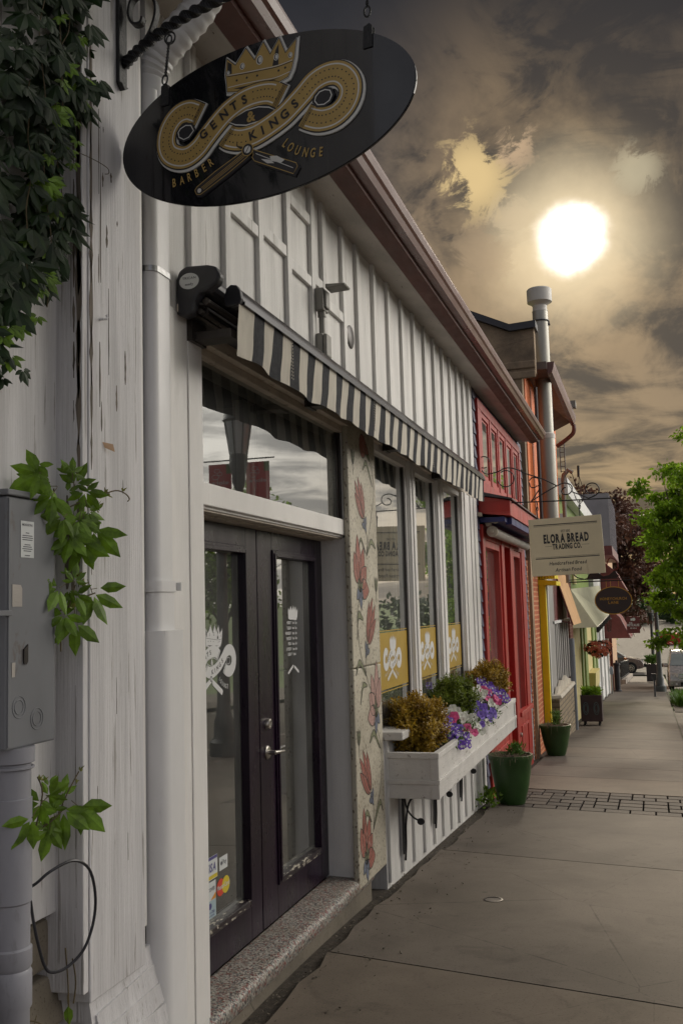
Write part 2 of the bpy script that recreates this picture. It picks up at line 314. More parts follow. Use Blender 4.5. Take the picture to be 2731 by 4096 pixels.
# ---------------------------------------------------------------- mesh helpers
class MB:
    def __init__(s): s.v = []; s.f = []; s.mi = []; s.cur = 0; s.parts = []
    def add(s, vs, fs):
        o = len(s.v); f0 = len(s.f); s.v += [tuple(v) for v in vs]
        for f in fs: s.f.append(tuple(i+o for i in f)); s.mi.append(s.cur)
        s.parts.append((o, len(s.v), f0, len(s.f)))
        return s
    def groups(s):
        """clusters of added pieces that lie apart from one another"""
        bb = []
        for v0, v1, _, _ in s.parts:
            q = list(zip(*s.v[v0:v1])) or [(0,), (0,), (0,)]; bb.append(([min(a) for a in q], [max(a) for a in q]))
        n = len(bb); sz = [max(b[k]-a[k] for k in range(3)) for a, b in bb]; par = list(range(n))
        def fd(i):
            while par[i] != i: par[i] = par[par[i]]; i = par[i]
            return i
        for i in range(n):
            for j in range(i+1, n):
                d = 0
                for k in range(3): d += max(0, bb[i][0][k]-bb[j][1][k], bb[j][0][k]-bb[i][1][k])**2
                if d**.5 <= max(.02, .5*max(sz[i], sz[j])): par[fd(i)] = fd(j)
        out = {}
        for i in range(n): out.setdefault(fd(i), []).append(i)
        return list(out.values())
    def box(s, x0, x1, y0, y1, z0, z1):
        if x0 > x1: x0, x1 = x1, x0
        if y0 > y1: y0, y1 = y1, y0
        if z0 > z1: z0, z1 = z1, z0
        return s.add([(x0, y0, z0), (x1, y0, z0), (x1, y1, z0), (x0, y1, z0), (x0, y0, z1), (x1, y0, z1), (x1, y1, z1), (x0, y1, z1)],
                     [(0, 3, 2, 1), (4, 5, 6, 7), (0, 1, 5, 4), (1, 2, 6, 5), (2, 3, 7, 6), (3, 0, 4, 7)])
    def hexa(s, p): return s.add(p, [(0, 3, 2, 1), (4, 5, 6, 7), (0, 1, 5, 4), (1, 2, 6, 5), (2, 3, 7, 6), (3, 0, 4, 7)])
    def quad(s, a, b, c, d): return s.add([a, b, c, d], [(0, 1, 2, 3)])
    def prism(s, pts, fn, a, b):
        """polygon pts (2d) extruded: fn(u,v,w)->xyz with w from a to b"""
        n = len(pts)
        vs = [fn(u, v, a) for u, v in pts]+[fn(u, v, b) for u, v in pts]
        return s.add(vs, [tuple(range(n))[::-1], tuple(range(n, 2*n))]+[(i, (i+1) % n, (i+1) % n+n, i+n) for i in range(n)])
    def flat(s, pts, fn, wv): return s.add([fn(u, v, wv) for u, v in pts], [tuple(range(len(pts)))])
    def tube(s, path, r, n=10, cap=True, sq=None):
        path = [Vector(p) for p in path]; rs = r if isinstance(r, (list, tuple)) else [r]*len(path)
        up = Vector((0, 0, 1)); t0 = (path[1]-path[0]).normalized()
        if abs(t0.z) > .9: up = Vector((0, 1, 0))
        u = t0.cross(up).normalized(); vs = []
        for i, p in enumerate(path):
            t = (path[min(i+1, len(path)-1)]-path[max(i-1, 0)])
            if t.length < 1e-9: t = t0
            t = t.normalized(); u = (u-t*u.dot(t)).normalized(); v = t.cross(u)
            for k in range(n):
                a = 2*math.pi*(k+.5)/n; vs.append(p+(u*math.cos(a)+v*math.sin(a))*rs[i])
        fs = []
        for i in range(len(path)-1):
            for k in range(n):
                fs.append((i*n+k, i*n+(k+1) % n, (i+1)*n+(k+1) % n, (i+1)*n+k))
        if cap: fs += [tuple(range(n))[::-1], tuple(range((len(path)-1)*n, len(path)*n))]
        return s.add(vs, fs)
    def lathe(s, prof, c, n=24, axis='Z'):
        vs = []; fs = []
        for r, h in prof:
            for k in range(n):
                a = 2*math.pi*k/n
                if axis == 'Z': vs.append((c[0]+r*math.cos(a), c[1]+r*math.sin(a), c[2]+h))
                elif axis == 'X': vs.append((c[0]+h, c[1]+r*math.cos(a), c[2]+r*math.sin(a)))
                else: vs.append((c[0]+r*math.cos(a), c[1]+h, c[2]-r*math.sin(a)))
        m_ = len(prof)
        for i in range(m_-1):
            for k in range(n): fs.append((i*n+k, i*n+(k+1) % n, (i+1)*n+(k+1) % n, (i+1)*n+k))
        fs += [tuple(range(n))[::-1], tuple(range((m_-1)*n, m_*n))]
        return s.add(vs, fs)
    def leaf(s, c, d, nrm, L, W, fold=.25):
        d = d.normalized(); sd = d.cross(nrm)
        if sd.length < 1e-4: sd = d.cross(Vector((.3, .5, .8)))
        sd.normalize(); up = sd.cross(d)
        p = [c, c+d*L*.3+sd*W*.42+up*W*fold, c+d*L*.62+sd*W*.4+up*W*fold, c+d*L, c+d*L*.62-sd*W*.4+up*W*fold, c+d*L*.3-sd*W*.42+up*W*fold, c+d*L*.5]
        return s.add(p, [(0, 1, 6), (1, 2, 6), (2, 3, 6), (3, 4, 6), (4, 5, 6), (5, 0, 6)])
    def build(s, name, mats, parent=None, loc=None, smooth=False, bevel=0, label=None, keep=False):
        if parent is not None and not keep and 1 < len(s.parts) <= 420:
            gs = s.groups()
            if 1 < len(gs) <= 60:
                first = None
                for g in gs:
                    m_ = MB(); ix = {}
                    for pi in g:
                        v0, v1, f0, f1 = s.parts[pi]; o_ = len(m_.v); m_.v += s.v[v0:v1]
                        for fi in range(f0, f1): m_.f.append(tuple(i-v0+o_ for i in s.f[fi])); m_.mi.append(s.mi[fi])
                    q = m_.build(name, mats, parent, loc, smooth, bevel, label, True); first = first or q
                return first
        me = bpy.data.meshes.new(name); base = Vector(loc) if loc is not None else Vector((0, 0, 0))
        if parent is not None:
            r = parent
            while r.parent: r = r.parent
            base = r.location.copy()
        me.from_pydata([tuple(Vector(v)-base) for v in s.v], [], s.f)
        if not isinstance(mats, (list, tuple)): mats = [mats]
        for q in mats: me.materials.append(MATS[q])
        if len(mats) > 1: me.polygons.foreach_set('material_index', s.mi)
        if smooth:
            me.polygons.foreach_set('use_smooth', [True]*len(me.polygons))
            try: me.set_sharp_from_angle(angle=R(38))
            except Exception: pass
        me.update(); o = bpy.data.objects.new(name, me); C.objects.link(o)
        if parent is not None: o.parent = parent
        else: o.location = base
        if bevel:
            bm_ = o.modifiers.new('bevel', 'BEVEL'); bm_.width = bevel; bm_.segments = 2; bm_.limit_method = 'ANGLE'
        if label: o['label'] = label
        return o
def tag(o, label, cat, group=None):
    o['label'] = label; o['category'] = cat
    if group: o['group'] = group
    return o
def thing(name, label, cat, loc, group=None):
    o = bpy.data.objects.new(name, None); C.objects.link(o); o.location = loc; o.empty_display_size = .1
    return tag(o, label, cat, group)
def structure(o): o['kind'] = 'structure'; return o
def rnd(a, b): return random.uniform(a, b)
def rv(): 
    while True:
        v = Vector((rnd(-1, 1), rnd(-1, 1), rnd(-1, 1)))
        if .05 < v.length < 1: return v.normalized()

GL = {}
def glyph(ch, bold=0.0):
    k = (ch, bold)
    if k not in GL:
        cu = bpy.data.curves.new('g', 'FONT'); cu.body = ch; cu.size = 1; cu.offset = bold; cu.resolution_u = 3; cu.fill_mode = 'FRONT'; cu.dimensions = '2D'
        ob = bpy.data.objects.new('g', cu); C.objects.link(ob)
        dg = bpy.context.evaluated_depsgraph_get(); me = bpy.data.meshes.new_from_object(ob.evaluated_get(dg))
        vs = [(v.co.x, v.co.y) for v in me.vertices]; fs = [tuple(p.vertices) for p in me.polygons]
        bpy.data.objects.remove(ob); bpy.data.curves.remove(cu); bpy.data.meshes.remove(me)
        x0 = min((v[0] for v in vs), default=0); x1 = max((v[0] for v in vs), default=.3)
        GL[k] = ([(x-x0, y) for x, y in vs], fs, x1-x0)
    return GL[k]
def text(mb, s, u0, v0, h, fn, wv, width=None, xs=1, bold=.02, shear=0, align='C', gap=.09, flip=False):
    """write s with cap height h; (u0,v0) is the baseline centre"""
    sz = h/.73; adv = []; x = 0
    for ch in s:
        if ch == ' ': adv.append((None, x)); x += .28; continue
        g = glyph(ch, bold); adv.append((g, x)); x += g[2]+gap
    x -= gap; k = xs
    if width: k = width/(x*sz)
    off = -x/2 if align == 'C' else (0 if align == 'L' else -x)
    for g, gx in adv:
        if g is None: continue
        vs = []
        for a, b in g[0]:
            uu = (a+gx+off+shear*b)*sz*k
            if flip: uu = -uu
            vs.append(fn(u0+uu, v0+b*sz, wv))
        mb.add(vs, g[1])
def text_path(mb, s, pts, h, fn, wv, xs=.8, bold=.03, lift=0):
    """one glyph per path point, turned along the path, centred on it"""
    n = len(pts); sz = h/.73
    for i, ch in enumerate(s):
        a = Vector(pts[max(i-1, 0)]); b = Vector(pts[min(i+1, n-1)]); t = (b-a).normalized(); nn = Vector((-t.y, t.x)); p = Vector(pts[i])
        g = glyph(ch, bold)
        mb.add([fn(*(p+t*((q-g[2]/2)*sz*xs)+nn*((r_*sz)-h/2+lift)), wv) for q, r_ in g[0]], g[1])
def strip(mb, pts, hw, fn, wv, off=0, closed=False, ext=0):
    P_ = [Vector(p) for p in pts]; n = len(P_); vs = []
    for i in range(n):
        a = P_[i-1] if (i or closed) else P_[0]; b = P_[(i+1) % n] if (i < n-1 or closed) else P_[-1]
        t = (b-a).normalized(); nn = Vector((-t.y, t.x)); c = P_[i]+nn*off
        if ext and not closed and i == 0: c = c-t*ext
        if ext and not closed and i == n-1: c = c+t*ext
        vs += [fn(*(c+nn*hw), wv), fn(*(c-nn*hw), wv)]
    m_ = n if closed else n-1
    mb.add(vs, [(2*i, 2*i+1, 2*((i+1) % n)+1, 2*((i+1) % n)) for i in range(m_)])
def smoothp(pts, k=4):
    P_ = [Vector(p) for p in pts]; out = []
    for i in range(len(P_)-1):
        p0 = P_[max(i-1, 0)]; p1 = P_[i]; p2 = P_[i+1]; p3 = P_[min(i+2, len(P_)-1)]
        for j in range(k):
            t = j/k
            out.append(.5*((2*p1)+(p2-p0)*t+(2*p0-5*p1+4*p2-p3)*t*t+(3*p1-p0-3*p2+p3)*t**3))
    out.append(P_[-1]); return out
def disc(mb, u, v, r, fn, wv, n=10, ru=None): mb.flat([(u+(ru or r)*math.cos(2*math.pi*i/n), v+r*math.sin(2*math.pi*i/n)) for i in range(n)], fn, wv)

def G(y):
    if y < 4: return 0.
    if y < 6: return -.0125*(y-4)**2
    if y < 75: return -.05*(y-5)
    if y < 100: return -3.5
    return -3.5+.018*(y-100)
def fx(X, Y0=0, Z0=0): return lambda u, v, w_: (X+w_, Y0+u, Z0+v)
def fy(Y, X0=0, Z0=0): return lambda u, v, w_: (X0+u, Y-w_, Z0+v)

# ================================================================ GROUND
ys = [-14, -6, 0, 2, 3]+[4+.25*i for i in range(9)]+[7+i for i in range(0, 100, 2)]+[110, 130, 160, 200, 300, 600]
def sheet(name, x0, x1, dz, mat, yl=ys, ymin=-14, ymax=600):
    mb = MB(); yy = [y for y in yl if ymin <= y <= ymax]
    if yy[0] > ymin: yy.insert(0, ymin)
    if yy[-1] < ymax: yy.append(ymax)
    for a, b in zip(yy[:-1], yy[1:]): mb.quad((x0, a, G(a)+dz), (x1, a, G(a)+dz), (x1, b, G(b)+dz), (x0, b, G(b)+dz))
    return structure(mb.build(name, mat))
sheet('ground', -300, 300, -.20, 'grass_green')
sheet('soil_strip', -2.3, -1.2, -.035, 'joint_dirt', ymax=74)
sheet('road', 3.3, 9.5, -.13, 'asphalt', ymax=130)
sheet('parking_lane', .75, 3.3, -.126, 'asphalt', ymin=44, ymax=130)
mb = MB()
for x0, x1, y0, y1 in ((-60, .75, 75.5, 84), (-60, 60, 84, 84.1)):
    mb.quad((x0, y0, -3.45), (x1, y0, -3.45), (x1, y1, -3.45), (x0, y1, -3.45))
structure(mb.build('cross_street', 'asphalt'))
mb = MB()
for a, b in ((88, 100), (100, 130), (130, 170), (170, 230)):
    mb.quad((-22, a, G(a)+.12), (30, a, G(a)+.12), (30, b, G(b)+.12), (-22, b, G(b)+.12))
structure(mb.build('far_lot', 'asphalt'))
# sidewalk: slabs with real open joints, sloping with the street
def jy(y, x): return y-.215*(x+1.7)
joints = [-6, -3.2, -.4, 2.35, 5.12, 7.95, 10.42, 11.85, 13.15, 14.35, 15.7, 17.3, 19.3, 21.6, 24, 26.6, 29, 32, 35.5, 39, 43, 47.5, 52, 57, 62, 68, 74]
mb = MB()
for i, (a, b) in enumerate(zip(joints[:-1], joints[1:])):
    if i == 6: continue
    g = .007; mb.cur = (0, 1, 0, 2, 0, 1, 0, 2, 0, 1)[i % 10]
    nn = 3 if a < 9 else 1
    xs = [-1.70, .42]
    cols = 14
    x_l = -1.70
    # ragged left edge beside the wall
    K_ = 12 if a < 13 else 2
    prev = None
    for k in range(K_+1):
        t = k/K_; ya = a+g+(b-a-2*g)*t
        xl = -1.66+(rnd(-.022, .022) if a < 13 else 0)
        if a < 6.2: xl -= .035
        cur = [(x, jy(ya, x)) for x in (xl, -1.3, -.9, -.3, .42)]
        cur = [(x, y, G(y)) for x, y in cur]
        if prev:
            for q in range(4): mb.quad(prev[q], prev[q+1], cur[q+1], cur[q])
            mb.quad((prev[0][0], prev[0][1], prev[0][2]-.05), prev[0], cur[0], (cur[0][0], cur[0][1], cur[0][2]-.05))
        else:
            for q in range(4): mb.quad((*cur[q][:2], cur[q][2]-.05), (*cur[q+1][:2], cur[q+1][2]-.05), cur[q+1], cur[q])
        prev = cur
structure(mb.build('sidewalk', ['sidewalk_concrete', 'slab_dark', 'slab_warm']))
# furniture strip on the street side
mb = MB()
for i, (a, b) in enumerate(zip(joints[:-1], joints[1:])):
    if a > 42: continue
    for x0, x1 in ((.432, 1.3), (1.31, 2.2), (2.21, 3.15)):
        if 27 < a < 34: x0 = max(x0, 1.31)
        if x1-x0 < .1: continue
        v = [(x0, jy(a, x0)+.007), (x1, jy(a, x1)+.007), (x1, jy(b, x1)-.007), (x0, jy(b, x0)-.007)]
        mb.add([(x, y, G(y)-.003) for x, y in v], [(0, 1, 2, 3)])
structure(mb.build('curbside_paving', 'sidewalk_concrete'))
mb = MB()
for a, b in zip(ys[:-1], ys[1:]):
    if b <= 43: mb.hexa([(3.15, a, G(a)-.15), (3.3, a, G(a)-.15), (3.3, b, G(b)-.15), (3.15, b, G(b)-.15), (3.15, a, G(a)+.001), (3.3, a, G(a)+.001), (3.3, b, G(b)+.001), (3.15, b, G(b)+.001)])
    if 43 <= a and b < 76: mb.hexa([(.44, a, G(a)-.15), (.6, a, G(a)-.15), (.6, b, G(b)-.15), (.44, b, G(b)-.15), (.44, a, G(a)+.001), (.6, a, G(a)+.001), (.6, b, G(b)+.001), (.44, b, G(b)+.001)])
structure(mb.build('curb', 'curb_concrete'))
# paver band
mb = MB(); rows = 6; y = 10.43; occ = {}
nx = 17; px_ = .13; py_ = (11.84-10.43)/rows
for r_ in range(rows):
    for c_ in range(nx):
        if (r_, c_) in occ: continue
        wd = random.choice((1, 2, 2)); ht = 1
        while wd > 1 and (c_+wd > nx or any((r_, c_+k) in occ for k in range(wd))): wd -= 1
        if r_+ht > rows: ht = 1
        for q in range(ht):
            for k in range(wd): occ[(r_+q, c_+k)] = 1
        x0 = -1.62+c_*.12+.007; x1 = -1.62+(c_+wd)*.12-.007
        y0 = y+r_*py_+.014; y1 = y+(r_+ht)*py_-.014; dz = rnd(-.003, .001)-.001; mb.cur = random.choice((0, 0, 1, 1, 2))
        v = [(x0, jy(y0, x0)), (x1, jy(y0, x1)), (x1, jy(y1, x1)), (x0, jy(y1, x0))]
        mb.hexa([(a, b, G(b)+dz-.04) for a, b in v]+[(a, b, G(b)+dz) for a, b in v])
structure(mb.build('paver_band', ['paver_concrete', 'paver_dark', 'paver_pale'], bevel=.006))
# grit and crumbs in the gap along the wall
mb = MB()
for i in range(900):
    y = rnd(3.3, 12); x = rnd(-1.79, -1.64) if rnd(0, 1) < .85 else rnd(-1.64, -1.3); s = rnd(.004, .013)
    z = G(y)-.03 if x < -1.66 else G(y)
    c = Vector((x, y, z)); q = [c+Vector((rnd(-1, 1), rnd(-1, 1), rnd(0, 1.1)))*s for _ in range(5)]
    mb.add(q, [(0, 1, 2), (1, 2, 3), (2, 3, 4), (0, 2, 4), (0, 1, 4), (1, 3, 4)])
o = mb.build('grit', 'stone_footing'); o['kind'] = 'stuff'
# utility cap sunk in the pavement
t = thing('pavement_cap', 'small round blue grey metal cap sunk in the pavement slab', 'utility cap', (-1.04, 6.4, G(6.4)))
mb = MB(); mb.lathe([(.060, .001), (.060, .005), (.050, .006), (.049, .003)], (-1.04, 6.4, G(6.4)), 20); mb.build('rim', 'bronze_dark', t)
mb = MB(); mb.lathe([(.047, .001), (.047, .0025), (.0, .002)], (-1.04, 6.4, G(6.4)), 20); mb.build('cover', 'lamp_paint', t)

# ================================================================ LEFT WING (white boards, pilaster)
t = thing('clapboard_house', 'weathered white boarded building with peeling corner pilaster, left edge of the street', 'building', (-1.8, 2.0, 0))
mb = MB()
for a, b in ((1.2, 1.62), (1.625, 2.04), (2.045, 2.455), (2.46, 2.80)): mb.box(-1.98, -1.80, a, b, .86, 5.6)
mb.build('wall_boards', 'white_board', t, bevel=.003)
mb = MB()  # pilaster: side board, corner strip, wide front board, edge strip
mb.box(-1.95, -1.703, 2.755, 2.785, .62, 5.6); mb.build('pilaster_side', 'white_board', t, bevel=.003)
mb = MB(); mb.box(-1.95, -1.698, 2.787, 3.135, .585, 5.6); mb.build('pilaster_front', 'white_board', t, bevel=.004)
mb = MB(); mb.box(-1.95, -1.712, 3.139, 3.175, .70, 5.6); mb.build('edge_strip', 'white_trim', t, bevel=.003)
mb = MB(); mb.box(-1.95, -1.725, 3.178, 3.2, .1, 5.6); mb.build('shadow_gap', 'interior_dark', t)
# flaking paint: slivers of bare wood along the corner, a few thin curls standing off
def flake(mb, X, y, z, L, W, side=False):
    n = 7; a = [(rnd(.35, 1)*W/2*math.sin(math.pi*(i+.6)/(n+.2)), -L/2+L*i/(n-1)) for i in range(n)]
    pts = [(q+rnd(-.001, .001), zz_) for q, zz_ in a]+[(-q*rnd(.3, 1), zz_) for q, zz_ in a[::-1]]
    if side: mb.prism(pts, lambda u, v, w_: (X+u, y-w_, z+v), 0, .0012)
    else: mb.prism(pts, lambda u, v, w_: (X+w_, y+u, z+v), 0, .0012)
mb = MB()
for z, L, W in ((3.62, .16, .016), (3.42, .22, .02), (3.22, .3, .018), (3.0, .26, .022), (2.8, .3, .02), (2.62, .2, .022), (2.47, .2, .016), (2.3, .12, .012), (1.95, .10, .008), (2.1, .14, .010)):
    flake(mb, -1.6985, 2.799, z, L*1.1, W*1.3); flake(mb, -1.718, 2.7555, z-.03, L*1.3, W*1.6, True); flake(mb, -1.735, 2.7555, z+.12, L*.6, W*.7, True)
for y, z, L, W in ((2.86, 3.15, .55, .010), (2.91, 2.72, .30, .008), (3.02, 2.62, .12, .016), (2.96, 2.50, .09, .014), (2.85, 3.33, .30, .008), (2.846, 2.92, .10, .008), (2.852, 2.56, .22, .016), (2.862, 2.42, .10, .012), (2.93, 3.27, .035, .018), (2.875, 3.24, .05, .014), (2.90, 3.05, .08, .018), (3.0, 2.2, .05, .004), (2.88, 3.42, .02, .01), (2.97, 3.12, .02, .01), (2.83, 1.2, .06, .004), (3.02, 1.0, .09, .003), (2.95, 1.5, .12, .003)):
    flake(mb, -1.6985, y, z, L, W)
for x, z, L, W in ((-1.76, 2.0, .30, .05), (-1.742, 1.93, .2, .02), (-1.725, 1.9, .3, .004), (-1.73, 1.3, .5, .003), (-1.728, 1.0, .25, .003), (-1.745, 2.9, .4, .003)): flake(mb, x, 2.7555, z, L, W, True)
mb.build('bare_patches', 'bare_wood', t)
mb = MB(); p = Vector((-1.697, 2.865, 2.335))
mb.add([p, p+Vector((.02, .035, -.004)), p+Vector((.024, .04, -.03)), p+Vector((.004, .008, -.018))], [(0, 1, 2, 3)]); mb.build('wood_splinter', 'tan_wall', t)
mb = MB(); mb.tube([(-1.698, 2.85, 2.745), (-1.685, 2.852, 2.745), (-1.678, 2.862, 2.748), (-1.68, 2.872, 2.757), (-1.684, 2.874, 2.765)], .004, 8); mb.build('painted_hook', 'white_board', t, smooth=True)
# warped skirting boards at the foot
mb = MB()
for i in range(4):
    z0 = .60-.052*i; xo = -1.70+.016*i
    mb.hexa([(-1.95, 2.80, z0-.06), (xo, 2.80+.02*i, z0-.085), (xo, 3.36-.05*i, z0-.01-.02*i), (-1.95, 3.36, z0-.06), (-1.95, 2.80, z0+.03), (xo-.012, 2.80+.02*i, z0-.01), (xo-.012, 3.36-.05*i, z0+.05-.02*i), (-1.95, 3.36, z0+.03)])
mb.build('skirting_boards', 'white_board', t)
# stone footing
mb = MB()
for zc in (0, .17, .34, .51, .68):
    y = 1.2
    while y < 3.2:
        L = rnd(.16, .34); h = .17; xo = -1.80+rnd(-.02, .035) - (.03 if y < 2.7 else .0)
        cx_ = [(xo-.3, y, zc), (xo+rnd(-.015, .015), y+.01, zc+.01), (xo+rnd(-.015, .015), y+L-.01, zc+.01), (xo-.3, y+L, zc), (xo-.3, y, zc+h), (xo+rnd(-.03, 0), y+.015, zc+h-.012), (xo+rnd(-.03, 0), y+L-.015, zc+h-.012), (xo-.3, y+L, zc+h)]
        mb.hexa(cx_); y += L
mb.build('stone_footing', 'stone_footing', t, bevel=.012)
mb = MB(); mb.box(-3, -1.99, 1.2, 3.2, -.2, 5.6); mb.build('core', 'interior_dark', t)

# electrical box
t = thing('electrical_box', 'grey enamel electrical box with paper label on the white boards', 'electrical box', (-1.75, 2.48, 1.4))
mb = MB(); mb.box(-1.797, -1.70, 2.362, 2.60, 1.402, 2.105); mb.build('cabinet', 'grey_enamel', t, bevel=.006)
mb = MB(); mb.box(-1.797, -1.692, 2.354, 2.608, 2.107, 2.125); mb.build('lid', 'grey_enamel', t, bevel=.004)
mb = MB(); mb.box(-1.7, -1.696, 2.366, 2.378, 1.41, 2.10); mb.box(-1.7, -1.688, 2.30, 2.372, 1.77, 1.785); mb.build('seam', 'grey_enamel', t, bevel=.0015)
mb = MB()
for y, z in ((2.42, 1.515), (2.505, 1.475)):
    for r in (.030, .020):
        ring = [(y+r*math.cos(a*math.pi/14), z+r*math.sin(a*math.pi/14)) for a in range(29)]
        mb.tube([(-1.6995, a, b) for a, b in ring], .0012, 5, cap=False)
mb.build('knockout', 'grey_enamel', t)
f = fx(-1.6992)
mb = MB(); mb.prism([(2.424, 1.935), (2.487, 1.935), (2.487, 2.04), (2.424, 2.04)], f, 0, .0008); lab = mb.build('paper_label', 'sticker_white', t)
mb = MB(); text(mb, 'MICROLECTRIC', 2.4555, 2.026, .0065, f, .0012, width=.050)
for z, n in ((2.006, 4), (1.998, 12), (1.992, 13), (1.986, 12), (1.972, 7), (1.966, 10), (1.960, 12), (1.954, 9), (1.941, 6)):
    mb.prism([(2.4555-n*.002, z-.0012), (2.4555+n*.002, z-.0012), (2.4555+n*.002, z+.0012), (2.4555-n*.002, z+.0012)], f, .0008, .0012)
mb.build('label_text', 'sticker_ink', lab)
mb = MB(); mb.prism([(2.386, 1.795), (2.432, 1.795), (2.432, 1.845), (2.426, 1.856), (2.386, 1.858)], f, 0, .0006); mb.prism([(2.386, 1.60), (2.40, 1.60), (2.402, 1.64), (2.386, 1.64)], f, 0, .0006); mb.build('tape_residue', 'soffit_white', t)
mb = MB(); mb.prism([(2.438, 1.635), (2.450, 1.632), (2.457, 1.64), (2.457, 1.688), (2.447, 1.68), (2.438, 1.675)], f, 0, .004); mb.build('hasp', 'bronze_dark', t)

# conduit below it
t = thing('conduit_pipe', 'fat pale grey plastic conduit running down below the electrical box', 'pipe', (-1.745, 2.45, .3))
mb = MB()
mb.lathe([(.062, 1.402-.3), (.062, 1.36-.3), (.052, 1.355-.3), (.052, 1.262-.3), (.0555, 1.26-.3), (.0555, .98-.3), (.051, .975-.3), (.051, .86-.3), (.0565, .855-.3), (.0565, .81-.3), (.051, .8-.3), (.0565, .79-.3), (.0565, .70-.3), (.050, .69-.3), (.050, -.1)], (-1.742, 2.45, .3), 28)
mb.build('pipe_run', 'pvc_grey', t, smooth=True)
mb = MB(); mb.tube([(-1.742+.058*math.cos(a), 2.45+.058*math.sin(a), 1.345+rnd(-.0, .0)) for a in [q*math.pi/12 for q in range(25)]], .004, 6); mb.build('clamp_band', 'pvc_grey', t)

# loop of cable
t = thing('black_cable', 'loop of black cable sticking out over the white corner board', 'cable', (-1.74, 2.57, .9))
pts = smoothp([(-1.79, 2.52, .985), (-1.73, 2.53, 1.0), (-1.69, 2.56, 1.035), (-1.66, 2.63, 1.05), (-1.65, 2.70, 1.01), (-1.65, 2.735, .93), (-1.655, 2.735, .85), (-1.665, 2.70, .78), (-1.685, 2.65, .745), (-1.70, 2.60, .742), (-1.715, 2.575, .76), (-1.73, 2.56, .83), (-1.74, 2.55, .90), (-1.75, 2.545, .97), (-1.765, 2.53, 1.0), (-1.79, 2.51, .99)], 5)
mb = MB(); mb.tube(pts, .0045, 8); mb.build('cable_loop', 'case_plastic', t, smooth=True)

# ---- creeper
def palmate(mb, c, nrm, d0, s, n=5, droop=.0):
    nrm = nrm.normalized(); d0 = (d0-nrm*d0.dot(nrm)).normalized(); sd = nrm.cross(d0)
    for i in range(n):
        a = (i-(n-1)/2)*R(46)*rnd(.85, 1.15); d = (d0*math.cos(a)+sd*math.sin(a)+nrm*rnd(-.25, .12)-Vector((0, 0, droop))).normalized()
        L = s*(1-.13*abs(i-(n-1)/2))*rnd(.85, 1.1)
        mb.leaf(c+d*L*.12, d, nrm+rv()*.35, L, L*rnd(.42, .56), -.10)
t = thing('creeper_vine', 'dense dark green creeper hanging over the top left corner boards', 'creeper', (-1.78, 2.4, 2.6))
mb = MB()
for i in range(520):
    z = 2.44+2.0*random.random()**.85
    edge = 2.42+.32*min(1, max(0, z-2.44)/1.0)+.06*math.sin(z*9)+.035*math.sin(z*23)
    if 3.35 < z < 3.6: edge += .05
    y = edge-abs(random.gauss(0, .26))+(rnd(0, .07) if rnd(0, 1) < .12 else 0); x = -1.77+rnd(0, .11)
    palmate(mb, Vector((x, y, z)), Vector((1, -.75, .35))+rv()*.55, Vector((0, rnd(-.7, .7), -1)), rnd(.040, .105), random.choice((3, 5, 5)), .35)
mb.build('foliage', 'ivy_leaf', t)
mb = MB()
for i in range(44):
    z = rnd(2.5, 3.75); edge = 2.42+.32*min(1, max(0, z-2.44)/1.0); palmate(mb, Vector((-1.68, edge-rnd(0, .15), z)), Vector((1, -.8, .3))+rv()*.5, Vector((0, rnd(-.7, .7), -1)), rnd(.03, .06), 5, .1)
mb.build('young_foliage', 'sprig_leaf', t)
mb = MB()
for y, z0, z1 in ((2.60, 2.9, 4.0), (2.64, 3.1, 3.75), (2.45, 2.6, 3.4), (2.52, 2.7, 3.9)):
    pts = []; yy = y
    for k in range(12): pts.append((-1.69+rnd(-.01, .01), yy, z1+(z0-z1)*k/11)); yy += rnd(-.018, .018)
    mb.tube(smoothp(pts, 3), .0018, 5)
mb.tube(smoothp([(-1.70, 2.68, 3.26), (-1.68, 2.74, 3.262), (-1.665, 2.80, 3.262), (-1.66, 2.845, 3.26), (-1.66, 2.85, 3.245), (-1.662, 2.83, 3.235)], 3), .0013, 5)
mb.build('stem', 'vine_stem', t)
def sprig(label, base, clusters, stems, young=()):
    t = thing('creeper_sprig', label, 'creeper sprig', base, 'green creeper sprigs on the white boards')
    mb = MB()
    for st in stems: mb.tube(smoothp(st, 4), .0022, 6)
    for (c, d, s, n) in clusters:
        c = Vector(c); mb.tube([Vector(base)*.3+c*.7 if False else c-Vector(d).normalized()*s*.5, c], .0012, 5)
    mb.build('stem', 'vine_stem', t)
    mb = MB()
    for (c, d, s, n) in clusters:
        palmate(mb, Vector(c), Vector((.8, -1, .25))+rv()*.35, Vector(d), s*1.12, n, .05)
        if n > 3: palmate(mb, Vector(c)+Vector((-.015, rnd(-.03, .03), rnd(-.03, .03))), Vector((.8, -1, .25))+rv()*.7, Vector(d)+rv()*.6, s*rnd(.5, .8), 3, .05)
    mb.build('foliage', 'sprig_leaf', t)
    if young:
        mb = MB()
        for (c, s) in young:
            for k in range(4): mb.leaf(Vector(c), (Vector((rnd(-.3, .5), rnd(-.6, .9), rnd(-.2, 1)))), rv(), s*rnd(.6, 1.1), s*.4)
        mb.build('young_foliage', 'young_leaf', t)
